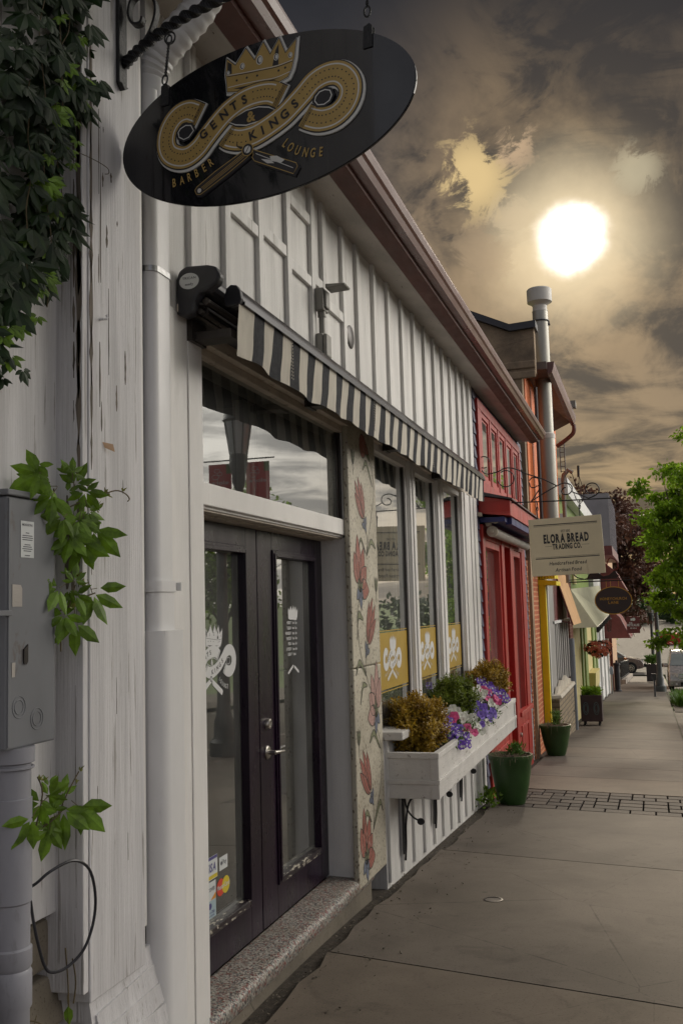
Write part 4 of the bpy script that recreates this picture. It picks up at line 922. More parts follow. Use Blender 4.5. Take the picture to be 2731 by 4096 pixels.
def emblem(fn, D, mats, with_words=True, fine=True, back=True):
    """D: depth unit. returns dict of MBs"""
    o = {k: MB() for k in ('back', 'ink', 'gold', 'white', 'text', 'words', 'det')}
    if back:
        sh = lambda u, v, w_: fn(u+.004, v-.005, w_)
        fill_strip(o['back'], r1, .0465, sh, 0, 4*D); fill_strip(o['back'], r2, .0465, sh, 0, 4.1*D)
        o['back'].prism(grow(CROWN, .009), sh, 0, 3.9*D); o['ink'].prism(grow(RAZA, .004), sh, 0, 4*D); o['ink'].prism(grow(RAZB, .004), sh, 0, 4*D)
    o['ink'].prism(grow(CROWN, .005), fn, 0, 4.4*D)
    fill_strip(o['ink'], r1, .0425, fn, 0, 5*D); fill_strip(o['ink'], r2, .0425, fn, 0, 5.2*D); o['ink'].prism(grow(EYE, .006), fn, 0, 4.9*D)
    strip(o['gold'], r1, .0385, fn, 5.6*D); strip(o['gold'], r2, .0385, fn, 5.9*D)
    o['gold'].flat(CROWN, fn, 5*D)
    for p_, q_ in ((r1, 6.1), (r2, 6.4)):
        strip(o['white'], p_[2:-3], .0024, fn, q_*D, .0285); strip(o['white'], p_[3:-2], .0024, fn, q_*D, -.0285)
    strip(o['white'], EYE, .0020, fn, 5.6*D, closed=True); 
    for e_ in (EYL, EYR): o['det'].flat(grow(e_, .009), fn, 6.6*D); strip(o['white'], e_, .0018, fn, 6.7*D, closed=True)
    # cut ends: three fine lines
    for path, idx in ((r1, 0), (r1, -1), (r2, 0), (r2, -1)):
        a = Vector(path[idx]); b = Vector(path[1] if idx == 0 else path[-2]); t = (b-a).normalized(); nn = Vector((-t.y, t.x))
        for k in range(3):
            c = a+t*(.006+.005*k); strip(o['det'], [c+nn*.038, c-nn*.038], .0009, fn, 6.6*D)
    if fine:
        sk = GEN+KIN
        for p_, q_ in ((dense(r1, 3), 6.1), (dense(r2, 3), 6.4)):
            dots(o['text'], p_, .0125, .0125, fn, q_*D, sk); dots(o['text'], p_, -.0125, .0125, fn, q_*D, sk)
    # crown details
    strip(o['white'], grow(CROWN, .0035), .0011, fn, 5.2*D, closed=True)
    bt = smoothp([(-0.113, 0.180), (-0.046, 0.172), (0.0179, 0.166), (0.0808, 0.161), (0.137, 0.165)], 3); bb = smoothp([(-0.110, 0.137), (-0.0469, 0.134), (0.017, 0.128), (0.0719, 0.122), (0.127, 0.128)], 3)
    strip(o['white'], bt, .0012, fn, 5.4*D); strip(o['white'], bb, .0012, fn, 5.4*D)
    strip(o['det'], [(p[0], p[1]-.004) for p in bt], .0012, fn, 5.35*D); o['det'].flat([(-.09, .128), (.0, .122), (.09, .118), (.03, .114), (-.05, .116)], fn, 5.3*D)
    o['det'].flat([(.062, .165), (.085, .163), (.088, .236), (.075, .215)], fn, 5.25*D); o['det'].flat([(-.112, .182), (-.094, .182), (-.094, .215), (-.110, .228)], fn, 5.25*D)
    for (a, b), r in zip([(-0.1087, 0.1868), (-0.0522, 0.1959), (0.0146, 0.1987), (0.0776, 0.1916), (0.1299, 0.1835)], (.009, .012, .016, .012, .010)):
        disc(o['white'], a, b, r, fn, 5.7*D, 14, r*.8); disc(o['det'], a, b, r*.8, fn, 5.9*D, 14, r*.6); disc(o['white'], a+r*.12, b, r*.62, fn, 6.1*D, 12, r*.42)
    for a, b in [(-0.075, 0.1528), (-0.036, 0.1517), (0.0041, 0.1481), (0.0852, 0.1429), (0.1101, 0.1461)]: disc(o['det'], a, b, .0042, fn, 5.5*D, 8)
    # razor
    o['gold'].flat(RAZA, fn, 5*D) if False else None
    strip(o['gold'], RAZA, .0013, fn, 5.3*D, closed=True); strip(o['gold'], RAZB, .0013, fn, 5.3*D, closed=True)
    o['ink'].prism(RAZA, fn, 0, 5*D); o['ink'].prism(RAZB, fn, 0, 5*D); o['ink'].prism(HOOK, fn, 0, 6.7*D); strip(o['gold'], HOOK, .0008, fn, 6.9*D, closed=True)
    for k in (.3, .5, .7):
        a = Vector(RAZA[0]).lerp(Vector(RAZA[1]), k); b = Vector(RAZA[5]).lerp(Vector(RAZA[3]), k); strip(o['gold'], [a.lerp(b, .05), a.lerp(b, .9)], .0010, fn, 5.4*D)
    strip(o['white'], [(-0.007, -0.117), (0.1304, -0.1972)], .0011, fn, 5.4*D)
    o['white'].flat([(.045, -.138), (.072, -.143), (.100, -.163), (.088, -.170), (.050, -.156)], fn, 5.4*D); o['white'].flat([(.012, -.140), (.045, -.150), (.062, -.166), (.035, -.160)], fn, 5.4*D)
    disc(o['gold'], -.0374, -.097, .0225, fn, 7.1*D, 20); disc(o['det'], -.0374, -.097, .0195, fn, 7.3*D, 20); disc(o['white'], -.0374, -.097, .0125, fn, 7.5*D, 18); strip(o['det'], [(-.044, -.107), (-.031, -.087)], .0013, fn, 7.8*D)
    disc(o['white'], -.2300, -.1940, .0080, fn, 5.5*D, 14)
    # words
    text_path(o['text'], 'GENTS', GEN, .031, fn, 7*D, 1.0, .035); text_path(o['text'], 'KINGS', KIN, .031, fn, 7*D, 1.0, .035)
    text(o['words'], '&', -.022, .0155-.018, .036, fn, 5.8*D, bold=.03)
    if with_words:
        text_path(o['words'], 'BARBER', BAR, .031, fn, 1.5*D, .62, .02); text_path(o['words'], 'LOUNGE', LOU, .031, fn, 1.5*D, .62, .02)
    return o

# ---- hanging sign
th = R(9.3); uS = Vector((math.cos(th), -math.sin(th), 0)); nS = Vector((-math.sin(th), -math.cos(th), 0)); cS = Vector((-1.685, 3.0, 3.372))+uS*.55
fs = lambda u, v, w_: cS+uS*u+nS*w_+Vector((0, 0, v))
t = thing('hanging_sign', 'black oval hanging sign with gold crown and ribbon emblem reading GENTS & KINGS', 'sign', tuple(cS))
el = [(.559*math.cos(a*math.pi/48), .269*math.sin(a*math.pi/48)) for a in range(96)]
mb = MB(); mb.prism([(a*.996, b*.993) for a, b in el], fs, -.012, -.0005); mb.prism(el, fs, -.010, -.003); mb.build('board', 'sign_black', t, bevel=.0)
mb = MB()
for s in (-.3728, .4028):
    zt = .269*math.sqrt(1-(s/.559)**2)
    mb.prism([(s-.016, zt-.055), (s+.016, zt-.055), (s+.018, zt+.012), (s+.008, zt+.024), (s-.012, zt+.016)], fs, -.0155, -.0125); mb.prism([(s-.016, zt-.055), (s+.016, zt-.055), (s+.018, zt+.012), (s+.008, zt+.024), (s-.012, zt+.016)], fs, 0, .004)
    mb.lathe([(.006, 0), (.006, .004), (0, .006)], fs(s, zt-.038, .004), 10, 'Y')
mb.build('hanging_clip', 'black_iron', t)
e = emblem(fs, .0012, None)
for k, nm, mt_ in (('back', 'emblem_backing', 'sign_cream'), ('ink', 'emblem_outline', 'sign_ink'), ('det', 'emblem_details', 'sign_ink'), ('gold', 'emblem_ribbon', 'sign_gold'), ('white', 'emblem_lines', 'sign_cream'), ('text', 'ribbon_lettering', 'sign_ink'), ('words', 'lettering', 'sign_gold')): e[k].build(nm, mt_, t)

# bracket with twisted bar and scroll, chains
t = thing('sign_bracket', 'black wrought iron bracket with twisted bar and scroll screwed to the white pilaster', 'bracket', (-1.69, 3.0, 3.9))
mb = MB(); mb.box(-1.697, -1.682, 2.965, 3.02, 3.635, 4.3); mb.prism([(2.965, 3.635), (3.02, 3.635), (2.992, 3.615)], fx(-1.697), 0, .022); mb.build('wall_plate', 'black_iron', t, bevel=.003)
mb = MB(); pts = [Vector((-1.685, 3.0, 3.715)), Vector((-1.60, 3.0, 3.775)), Vector((-1.45, 3.0, 3.845)), Vector((-1.25, 2.98, 3.885)), Vector((-1.0, 2.94, 3.94)), Vector((-.75, 2.90, 3.98)), Vector((-.55, 2.87, 4.0))]
pp = smoothp(pts, 22); hw = .017; vs = []; fc = []
for i, p in enumerate(pp):
    tt = (pp[min(i+1, len(pp)-1)]-pp[max(i-1, 0)]).normalized(); u_ = tt.cross(Vector((0, 1, 0))).normalized(); v_ = tt.cross(u_)
    for k in range(4):
        a = i*.33+k*math.pi/2; vs.append(p+(u_*math.cos(a)+v_*math.sin(a))*hw*1.25)
for i in range(len(pp)-1):
    for k in range(4): fc.append((i*4+k, i*4+(k+1) % 4, (i+1)*4+(k+1) % 4, (i+1)*4+k))
mb.add(vs, fc+[(3, 2, 1, 0)]); mb.build('twisted_bar', 'black_iron', t)
def flatbar(mb, pts, wd, th_):
    """flat iron bent in the plane y=const"""
    P_ = smoothp(pts, 6); n = len(P_); vs = []
    for i in range(n):
        a = P_[max(i-1, 0)]; b = P_[min(i+1, n-1)]; tt = (Vector(b)-Vector(a)).normalized(); nn = Vector((tt.z, 0, -tt.x)); p = Vector(P_[i])
        for s1, s2 in ((-1, -1), (1, -1), (1, 1), (-1, 1)): vs.append(p+nn*th_*s1+Vector((0, wd*s2, 0)))
    fs_ = [(i*4+k, i*4+(k+1) % 4, (i+1)*4+(k+1) % 4, (i+1)*4+k) for i in range(n-1) for k in range(4)]
    mb.add(vs, fs_+[(3, 2, 1, 0), tuple(range(4*n-4, 4*n))])
mb = MB(); flatbar(mb, [Vector(p) for p in ((-1.68, 3.0, 3.735), (-1.63, 3.0, 3.755), (-1.585, 3.0, 3.80), (-1.555, 3.0, 3.87), (-1.56, 3.0, 3.93), (-1.60, 3.0, 3.965), (-1.645, 3.0, 3.95), (-1.66, 3.0, 3.90), (-1.645, 3.0, 3.86), (-1.615, 3.0, 3.855), (-1.605, 3.0, 3.875))], .014, .0045)
mb.build('scroll', 'black_iron', t)
def chain(name_lab, top, bot, nl):
    t = thing('hanging_chain', name_lab, 'chain', tuple(top), 'chains holding the oval sign'); top = Vector(top); bot = Vector(bot)
    mb = MB(); mb.tube([top+Vector((.020*math.cos(a), 0, -.02+.022*math.sin(a))) for a in [k*math.pi/8 for k in range(17)]], .0035, 6, cap=False); mb.build('ring', 'black_iron', t)
    d = (bot-top); a = top+d*.18; b = top+d*.82
    mb = MB(); n = 40
    for ph in (0, math.pi): mb.tube([a.lerp(b, i/n)+Vector((math.cos(i*.9+ph), math.sin(i*.9+ph), 0))*.003 for i in range(n+1)], .0028, 5)
    mb.build('twisted_wire', 'black_iron', t)
    mb = MB()
    for c in (top+d*.14, top+d*.88): mb.tube([c+Vector((.010*math.cos(q), .004*math.sin(q), .020*math.sin(q))) for q in [k*math.pi/8 for k in range(17)]], .0032, 6, cap=False)
    mb.build('link', 'black_iron', t)
chain('short black chain with twisted link at the wall side of the oval sign', (-1.502, 3.0, 3.80), (-1.511, 2.97, 3.588), 3)
chain('black chain at the street side of the oval sign running up out of view', (-.755, 2.90, 3.962), (-.745, 2.85, 3.585), 3)

# ---- door and window graphics
def decal(fn, parent, det=True):
    e = emblem(fn, .00010, None, True, False, False)
    w_ = MB()
    for k in ('gold', 'white', 'words'): w_.add(e[k].v, e[k].f)
    for q_ in (RAZA, RAZB, HOOK): w_.flat(q_, fn, .0006)
    w_.build('shop_decal', 'decal_white', parent, keep=True)
    q_ = e['text']
    if det: q_.add(e['det'].v, e['det'].f)
    q_.build('decal_lettering', 'sign_ink', parent, keep=True)
k_ = .415/.405*.72
decal(lambda u, v, w_: (-2.0235+w_, 4.428+u*k_*.98, 1.520+v*.72), d1_)
text_fn = fx(-2.0235)
mb = MB()
for i, (a, b) in enumerate((('MONDAY', '11am - 7pm'), ('TUESDAY', '11am - 7pm'), ('WEDNESDAY', '11am - 7pm'), ('THURSDAY', '11am - 7pm'), ('FRIDAY', '11am - 7pm'), ('SATURDAY', '9am - 5pm'), ('SUNDAY', 'Closed'))):
    z = 1.688-.0305*i
    text(mb, a, 5.530, z, .018, text_fn, 0, align='R', xs=.62, bold=.03); text(mb, b, 5.548, z, .016, text_fn, 0, align='L', xs=.72, bold=.03)
cf_ = lambda u, v, w_: (-2.0235+w_, 5.552+u*.36, 1.660+v*.36)
mb.flat(CROWN, lambda u, v, w_: (-2.0235, 5.552+u*.62, 1.648+v*.58), 0)
mb.flat(RAZA, lambda u, v, w_: (-2.0235, 5.572+u*.46, 1.495+v*.46), 0); mb.flat(RAZB, lambda u, v, w_: (-2.0235, 5.572+u*.50, 1.495+v*.46), 0)
mb.build('opening_hours', 'decal_white', d2_)
for wn, (a, b, _) in zip(wins, W3):
    yc = {6: 7.225, 7: 8.43, 9: 9.62}[int(a)]
    decal(lambda u, v, w_, yc=yc: (-1.8478+w_, yc+u*.70, 1.385+v*.70), wn, False)
def sticker(name, y, z, wd, ht, mat, fn=fx(-2.0240)):
    mb = MB(); mb.flat([(y-wd/2, z-ht/2), (y+wd/2, z-ht/2), (y+wd/2, z+ht/2), (y-wd/2, z+ht/2)], fn, 0); return mb.build(name, mat, d1_)
F2 = fx(-2.0235); F3 = fx(-2.0230)
sticker('card_sticker', 4.365, .578, .155, .105, 'sticker_white')
mb = MB(); mb.cur = 0; mb.flat([(4.29, .615), (4.44, .615), (4.44, .629), (4.29, .629)], F2, 0); mb.cur = 1; mb.flat([(4.29, .528), (4.44, .528), (4.44, .545), (4.29, .545)], F2, 0); mb.cur = 0; text(mb, 'VISA', 4.365, .562, .038, F2, 0, width=.115, bold=.03, shear=.2); mb.build('sticker_print', ['sticker_blue', 'sticker_yellow'], d1_)
sticker('pay_sticker', 4.512, .572, .095, .062, 'sticker_white'); mb = MB(); text(mb, 'Pay', 4.525, .565, .022, F2, 0, xs=.9); disc(mb, 4.487, .573, .010, F2, 0); mb.flat([(4.487, .585), (4.490, .590), (4.493, .592), (4.491, .586)], F2, 0); mb.build('sticker_print', 'sticker_ink', d1_)
mb = MB(); mb.cur = 0; disc(mb, 4.475, .465, .040, F2, 0, 24, .045); mb.cur = 1; disc(mb, 4.535, .465, .040, F2, .0002, 24, .045); mb.cur = 2; text(mb, 'MasterCard', 4.505, .457, .022, F3, 0, width=.14); mb.build('card_sticker', ['sticker_red', 'sticker_yellow', 'sticker_white'], d1_)
sticker('card_sticker', 4.355, .475, .13, .085, 'sticker_white'); mb = MB(); mb.cur = 0; text(mb, 'DISCOVER', 4.355, .475, .018, F2, 0, width=.11); mb.cur = 1; mb.flat([(4.36, .435), (4.418, .435), (4.418, .462)], F2, 0); mb.build('sticker_print', ['sticker_ink', 'sticker_orange'], d1_)
sticker('card_sticker', 4.355, .393, .13, .078, 'sticker_pale'); mb = MB(); disc(mb, 4.355, .409, .015, F2, 0, 16, .017); text(mb, 'Diners Club', 4.355, .376, .013, F2, 0, width=.095); text(mb, 'INTERNATIONAL', 4.355, .362, .007, F2, 0, width=.095); mb.build('sticker_print', 'sticker_blue', d1_)

# ---- downspout
t = thing('downspout', 'white downspout with metal strap and corrugated elbow between pilaster and awning', 'downspout', (-1.735, 3.30, 0))
def rrect(cx, cy, hx, hy, r, n=5):
    out = []
    for sx, sy, a0 in ((1, 1, 0), (-1, 1, 90), (-1, -1, 180), (1, -1, 270)):
        for k in range(n+1):
            a = R(a0+90*k/n); out.append((cx+sx*(hx-r)+r*math.cos(a), cy+sy*(hy-r)+r*math.sin(a)))
    return out
fz = lambda u, v, w_: (u, v, w_)
mb = MB(); mb.prism(rrect(-1.736, 3.29, .052, .075, .036), fz, 1.80, 3.75); mb.build('upper_pipe', 'pipe_white', t, smooth=True)
mb = MB(); mb.prism(rrect(-1.720, 3.295, .068, .105, .060, 8), fz, .02, 1.705); mb.build('lower_pipe', 'pipe_white', t, smooth=True)
mb = MB(); mb.prism(rrect(-1.736, 3.29, .056, .080, .038), fz, 1.70, 1.845); mb.build('pipe_neck', 'pipe_white', t, smooth=True)
mb = MB(); mb.prism(rrect(-1.736, 3.29, .061, .087, .040), fz, 1.845, 1.885); mb.box(-1.70, -1.668, 3.372, 3.378, 1.85, 1.88); mb.build('joint_collar', 'pipe_white', t, smooth=True)
mb = MB(); pts = smoothp([(-1.735, 3.29, 3.72), (-1.735, 3.29, 3.82), (-1.70, 3.29, 3.90), (-1.62, 3.29, 3.98), (-1.54, 3.30, 4.06), (-1.47, 3.30, 4.16), (-1.44, 3.30, 4.25)], 9)
rr = [.066+.0035*math.sin(i*1.9) if 8 < i < 46 else .066 for i in range(len(pts))]; mb.tube(pts, rr, 18); mb.build('corrugated_elbow', 'pipe_white', t, smooth=True)
mb = MB(); mb.prism(rrect(-1.736, 3.29, .056, .080, .038), fz, 3.035, 3.056); mb.build('strap', 'metal_strap', t)

# ---- awning
t = thing('awning', 'rolled up black and cream striped awning on the white wall above the door', 'awning', (-1.7, 6.9, 3.05))
mb = MB(); prof = [(-1.79, 2.985), (-1.745, 2.972), (-1.715, 2.985), (-1.705, 3.03), (-1.685, 3.065), (-1.64, 3.075), (-1.602, 3.10), (-1.59, 3.135), (-1.61, 3.168), (-1.65, 3.18), (-1.745, 3.185), (-1.775, 3.168), (-1.79, 3.13)]
mb.prism(prof, lambda u, v, w_: (u, w_, v), 3.60, 3.655); ec = mb.build('end_cap', 'case_plastic', t, bevel=.012)
fe = fy(3.5995)
mb = MB(); disc(mb, -1.728, 3.118, .034, fe, .0006, 28, .044); st = mb.build('maker_sticker', 'sticker_white', ec)
mb = MB(); text(mb, 'TRICAN', -1.728, 3.126, .010, fe, .0012, width=.060); text(mb, 'somfy', -1.728, 3.100, .010, fe, .0012, width=.036, bold=.04); mb.build('sticker_print', 'sticker_ink', st)
mb = MB(); mb.box(-1.785, -1.74, 3.655, 10.05, 2.99, 3.165); mb.tube([(-1.69, 3.655, 3.12), (-1.69, 10.05, 3.12)], .042, 14); mb.build('cassette', 'case_plastic', t)
mb = MB()
for x, z, r in ((-1.715, 3.035, .012), (-1.70, 3.00, .012), (-1.675, 3.04, .016), (-1.735, 3.0, .014)): mb.tube([(x, 3.64, z), (x, 9.9, z)], r, 8)
for y in (3.72, 5.2, 6.9, 8.6): mb.box(-1.79, -1.60, y, y+.10, 2.905, 2.94); mb.box(-1.79, -1.765, y-.02, y+.12, 2.90, 3.02)
mb.tube([(-1.715, 3.665, 3.01), (-1.70, 3.67, 2.985), (-1.685, 3.68, 3.0), (-1.69, 3.68, 3.03), (-1.71, 3.67, 3.035)], .005, 6)
mb.build('folding_arms', 'bronze_dark', t)
mb = MB(); prof = [(-1.632, 3.052), (-1.60, 3.048), (-1.572, 3.052), (-1.564, 3.075), (-1.57, 3.10), (-1.585, 3.125), (-1.605, 3.13), (-1.625, 3.115), (-1.636, 3.08)]
mb.prism(prof, lambda u, v, w_: (u, w_, v), 3.775, 10.17); mb.box(-1.572, -1.556, 3.775, 10.17, 3.05, 3.064); mb.build('front_bar', 'awning_metal', t, smooth=True)
mb = MB(); mb.prism([(a+(-.004 if a < -1.6 else .004), b+(.004 if b > 3.09 else -.006)) for a, b in prof], lambda u, v, w_: (u, w_, v), 3.745, 3.775); mb.prism(prof, lambda u, v, w_: (u, w_, v), 10.17, 10.20); mb.build('bar_cap', 'case_plastic', t, bevel=.004)
# valance: wavy cloth, stripes as faces of two colours
mb = MB(); edges = [3.745]; c_ = 1
y = 3.745; wds = [.165, .09]
while y < 10.12:
    y += (.172 if len(edges) == 1 else .118); edges.append(min(y, 10.13))
nz = 7; cols = []
for a, b in zip(edges[:-1], edges[1:]):
    for k in range(4): cols.append((a+(b-a)*k/4, c_)) 
    c_ = 1-c_
cols.append((edges[-1], c_)); rws = []
ph = [random.uniform(0, 6) for _ in range(4)]
for y, c_ in cols:
    wv_ = lambda z: (.006*math.sin(y*11+ph[0])+.005*math.sin(y*23+ph[1]))*z
    btm = 2.832+.006*math.sin(y*5.1)+.006*math.sin(y*13+ph[2])
    if y > 9.6: btm += -.004
    rws.append([(-1.570+wv_(j/(nz-1))-.022*(j/(nz-1))*math.sin(min(1, (10.2-y)/.3)), y+.007*math.sin(j*1.3+y*7)*(j/(nz-1)), 3.055+(btm-3.055)*j/(nz-1)) for j in range(nz)])
for i in range(len(rws)-1):
    mb.cur = cols[i][1]
    for j in range(nz-1): mb.quad(rws[i][j], rws[i][j+1], rws[i+1][j+1], rws[i+1][j])
vl = mb.build('valance', ['awning_black', 'awning_cream'], t, smooth=True)
mb = MB()
for y in (4.37, 5.86, 7.6, 9.2):
    for dy in (-.012, .012): mb.box(-1.5695, -1.5685, y+dy-.0015, y+dy+.0015, 2.85, 3.05) if False else None
    for dy in (-.011, .011):
        for q in range(12): mb.box(-1.566, -1.5635, y+dy-.0012, y+dy+.0012, 2.86+q*.016, 2.869+q*.016)
mb.build('stitching', 'awning_cream', vl)

# ---- junction box and outlet
t = thing('outlet_box', 'grey metal outlet box with its flap open above a smaller box, joined by conduit', 'outlet box', (-1.77, 5.40, 3.3))
mb = MB(); mb.box(-1.768, -1.715, 5.345, 5.445, 3.50, 3.635); mb.box(-1.715, -1.70, 5.36, 5.43, 3.515, 3.62); mb.build('socket_box', 'junction_grey', t, bevel=.007)
mb = MB(); mb.hexa([(-1.70, 5.34, 3.625), (-1.585, 5.34, 3.63), (-1.585, 5.45, 3.63), (-1.70, 5.45, 3.625), (-1.70, 5.34, 3.65), (-1.58, 5.34, 3.642), (-1.58, 5.45, 3.642), (-1.70, 5.45, 3.65)]); mb.build('open_flap', 'junction_grey', t, bevel=.003)
mb = MB(); mb.tube([(-1.742, 5.395, 3.49), (-1.742, 5.395, 3.35)], .018, 14); mb.tube([(-1.742, 5.395, 3.505), (-1.742, 5.395, 3.47)], .024, 14); mb.build('conduit', 'junction_grey', t, smooth=True)
mb = MB(); mb.box(-1.768, -1.725, 5.345, 5.445, 3.22, 3.365); mb.box(-1.724, -1.70, 5.350, 5.440, 3.225, 3.36); mb.build('lower_box', 'junction_grey', t, bevel=.008)

# ---- flower box
t = thing('window_box', 'long white wooden flower box on iron brackets under the shop windows', 'flower box', (-1.6, 8.7, .46))
x0, x1, y0, y1 = -1.775, -1.43, 6.70, 10.70
mb = MB(); mb.box(x0, x1, y0, y0+.02, .50, .755); mb.box(x1-.02, x1, y0+.02, y1-.02, .50, .755); mb.box(x0, x1, y1-.02, y1, .50, .755); mb.box(x0, x0+.02, y0+.02, y1-.02, .50, .755); mb.box(x0+.02, x1-.02, y0+.02, y1-.02, .50, .52); mb.build('panels', 'box_white', t)
mb = MB(); mb.box(x0, x1+.014, y0-.014, y0+.03, .745, .785); mb.box(x1-.03, x1+.0141, y0+.03, y1+.014, .745, .785); mb.build('top_rim', 'box_white', t, bevel=.004)
mb = MB(); mb.box(x0, x1+.016, y0-.016, y0-.0001, .575, .605); mb.box(x1+.0001, x1+.016, y0, y1+.016, .575, .605); mb.build('middle_rail', 'box_white', t, bevel=.003)
mb = MB(); mb.box(x0, x1+.006, y0-.006, y0-.0001, .478, .574); mb.box(x1+.0001, x1+.006, y0, y1+.006, .478, .574); mb.build('lower_board', 'box_white', t, bevel=.002)
mb = MB()
for y in (y0-.008, y1-.055): mb.box(x1+.0002, x1+.009, y, y+.06, .606, .744); mb.box(x1+.006, x1+.012, y, y+.06, .48, .574)
mb.box(x1-.045, x1+.009, y0-.009, y0-.0002, .606, .744); mb.box(x1-.045, x1+.0115, y0-.012, y0-.006, .48, .574); mb.build('corner_boards', 'box_white', t, bevel=.002)
mb = MB()
nx_ = 6
for i in range(60):
    a = y0+.03+(y1-y0-.06)*i/60; b = y0+.03+(y1-y0-.06)*(i+1)/60
    for j in range(nx_):
        xa = x0+.02+(x1-x0-.04)*j/nx_; xb = x0+.02+(x1-x0-.04)*(j+1)/nx_
        h = lambda x, y: .735+.008*math.sin(x*57+y*31)+.006*math.sin(y*77-x*90)
        mb.quad((xa, a, h(xa, a)), (xb, a, h(xb, a)), (xb, b, h(xb, b)), (xa, b, h(xa, b)))
mb.build('soil', 'soil', t)
def bracket(y, lab):
    t = thing('box_bracket', lab, 'bracket', (-1.77, y, .2), 'iron brackets under the flower box')
    mb = MB(); mb.box(-1.768, -1.755, y-.028, y+.028, -.0+.03 if y < 8 else .02, .475); mb.box(-1.755, -1.45, y-.014, y+.014, .467, .477); mb.build('wall_bar', 'black_iron', t, bevel=.002)
    mb = MB(); mb.tube(smoothp([(-1.76, y+.01, -.02), (-1.752, y+.01, .10), (-1.745, y, .25), (-1.71, y, .40), (-1.60, y, .465)], 6), .0075, 7); mb.build('brace', 'black_iron', t)
    mb = MB(); mb.tube(smoothp([(-1.752, y, .42), (-1.735, y, .34), (-1.70, y, .29), (-1.66, y, .265), (-1.64, y, .26)], 6), .0065, 7); mb.build('curl', 'black_iron', t)
    mb = MB(); d_ = [(-1.64+.024*math.cos(a)*(1.25 if math.cos(a) > 0 else 1), .255+.024*math.sin(a)) for a in [k*math.pi/8 for k in range(16)]]; mb.prism(d_, lambda u, v, w_: (u, y+w_, v), -.004, .004); mb.build('leaf_end', 'black_iron', t)
bracket(7.05, 'black iron scroll bracket nearest the tiled pillar under the flower box'); bracket(8.1, 'black iron scroll bracket in the middle under the flower box'); bracket(9.25, 'black iron scroll bracket at the far part of the flower box')

# shrubs and petunias
def shrub(label, c, r, rz, mats, n=1500):
    t = thing('boxwood_shrub', label, 'shrub', (c[0], c[1], .73), 'boxwood shrubs in the flower box')
    mb = MB()
    for i in range(9):
        d = Vector((rnd(-.5, .5), rnd(-.5, .5), 1)).normalized(); mb.tube([(c[0], c[1], .73), (c[0]+d.x*r*.5, c[1]+d.y*r*.5, c[2]-rz*.2), (c[0]+d.x*r, c[1]+d.y*r, c[2]+rz*.5*d.z)], [.004, .003, .0015], 5)
    mb.build('stems', 'vine_stem', t)
    mb = MB(); C_ = Vector(c); tw_ = []
    for i in range(n//9):
        d = rv(); k = random.random()**.35*(1+.16*math.sin(d.x*7+d.y*5+c[1])+.10*math.sin(d.z*9+c[1]*3)); p = C_+Vector((d.x*r, d.y*r*1.05, d.z*rz))*k
        if p.z < .75: p.z = .75+rnd(0, .04)
        if p.x > -1.40 and p.z < .82: continue
        up = (d+Vector((0, 0, .7))).normalized()
        for j in range(9):
            q = p+up*.0075*j*.9+rv()*.006; mb.leaf(q, (up*.6+rv()*.9), up, rnd(.017, .028), rnd(.011, .016), .1)
    mb.build('foliage', mats, t)
shrub('golden orange boxwood ball at the near end of the flower box', (-1.655, 7.10, .92), .185, .185, 'boxwood_gold', 17000)
shrub('green boxwood ball in the middle of the flower box', (-1.65, 8.52, .965), .165, .165, 'boxwood_green', 14000)
shrub('golden boxwood ball at the far end of the flower box', (-1.59, 10.08, 1.01), .18, .155, 'boxwood_gold', 12000)
def flower(mb, c, d, s, n=5):
    d = d.normalized(); a = d.cross(Vector((.21, .34, .9))).normalized(); b = d.cross(a); vs = [tuple(c-d*s*.25)]
    for i in range(n*4):
        q = 2*math.pi*i/(n*4); rr_ = s*(1.0-.16*(math.cos(q*n)*.5+.5))
        vs.append(tuple(c+(a*math.cos(q)+b*math.sin(q))*rr_*.45+d*s*.02)); vs.append(tuple(c+(a*math.cos(q)+b*math.sin(q))*rr_+d*s*(.10+rnd(-.08, .08))))
    m_ = n*4; fs_ = []
    for i in range(m_):
        j = (i+1) % m_; fs_ += [(0, 1+2*i, 1+2*j), (1+2*i, 2+2*i, 2+2*j, 1+2*j)]
    mb.add(vs, fs_)
def petunia(label, y, kinds, sp=.13, n=26, xo=-1.485, zo=.80):
    t = thing('petunia_plant', label, 'petunia', (xo, y, .74), 'petunias along the flower box')
    mb = MB()
    for i in range(150):
        p = Vector((xo+rnd(-.11, .10), y+random.gauss(0, sp*.7), zo-.03+rnd(-.05, .07))); mb.leaf(p, rv()+Vector((.3, 0, .4)), Vector((0, 0, 1)), rnd(.025, .045), .018, .08)
    mb.build('foliage', 'petunia_leaf', t)
    wh = MB()
    for nm, mt_, cnt, s, dy, zc in kinds:
        mb = MB() if nm != 'white_specks' else wh
        for i in range(cnt):
            q = rnd(0, 1); p = Vector((xo+.105-.24*q+rnd(-.02, .02), y+dy+random.gauss(0, sp*.45), zc-.085+q*.17+rnd(-.035, .035)))
            d_ = Vector((.8, -.75, .35))+rv()*.6; flower(mb, p, d_, s*rnd(.8, 1.15))
            if mt_ == 'petunia_purple':
                dn = d_.normalized(); flower(wh, p+dn*s*.22+rv()*s*.2, d_, s*.42, 4)
        mb.build(nm, mt_, t)
petunia('purple speckled petunias spilling over the front edge beside the near golden shrub', 7.55, [('purple_blooms', 'petunia_purple', 150, .026, 0, .83), ('purple_blooms', 'petunia_violet', 20, .026, .05, .86), ('white_specks', 'petunia_white', 60, .007, 0, .86)], .19)
petunia('large pink petunia blooms between purple and white ones at the near half of the box', 7.93, [('pink_blooms', 'petunia_pink', 12, .042, -.05, .82), ('white_blooms', 'petunia_white', 8, .030, .1, .85)], .13)
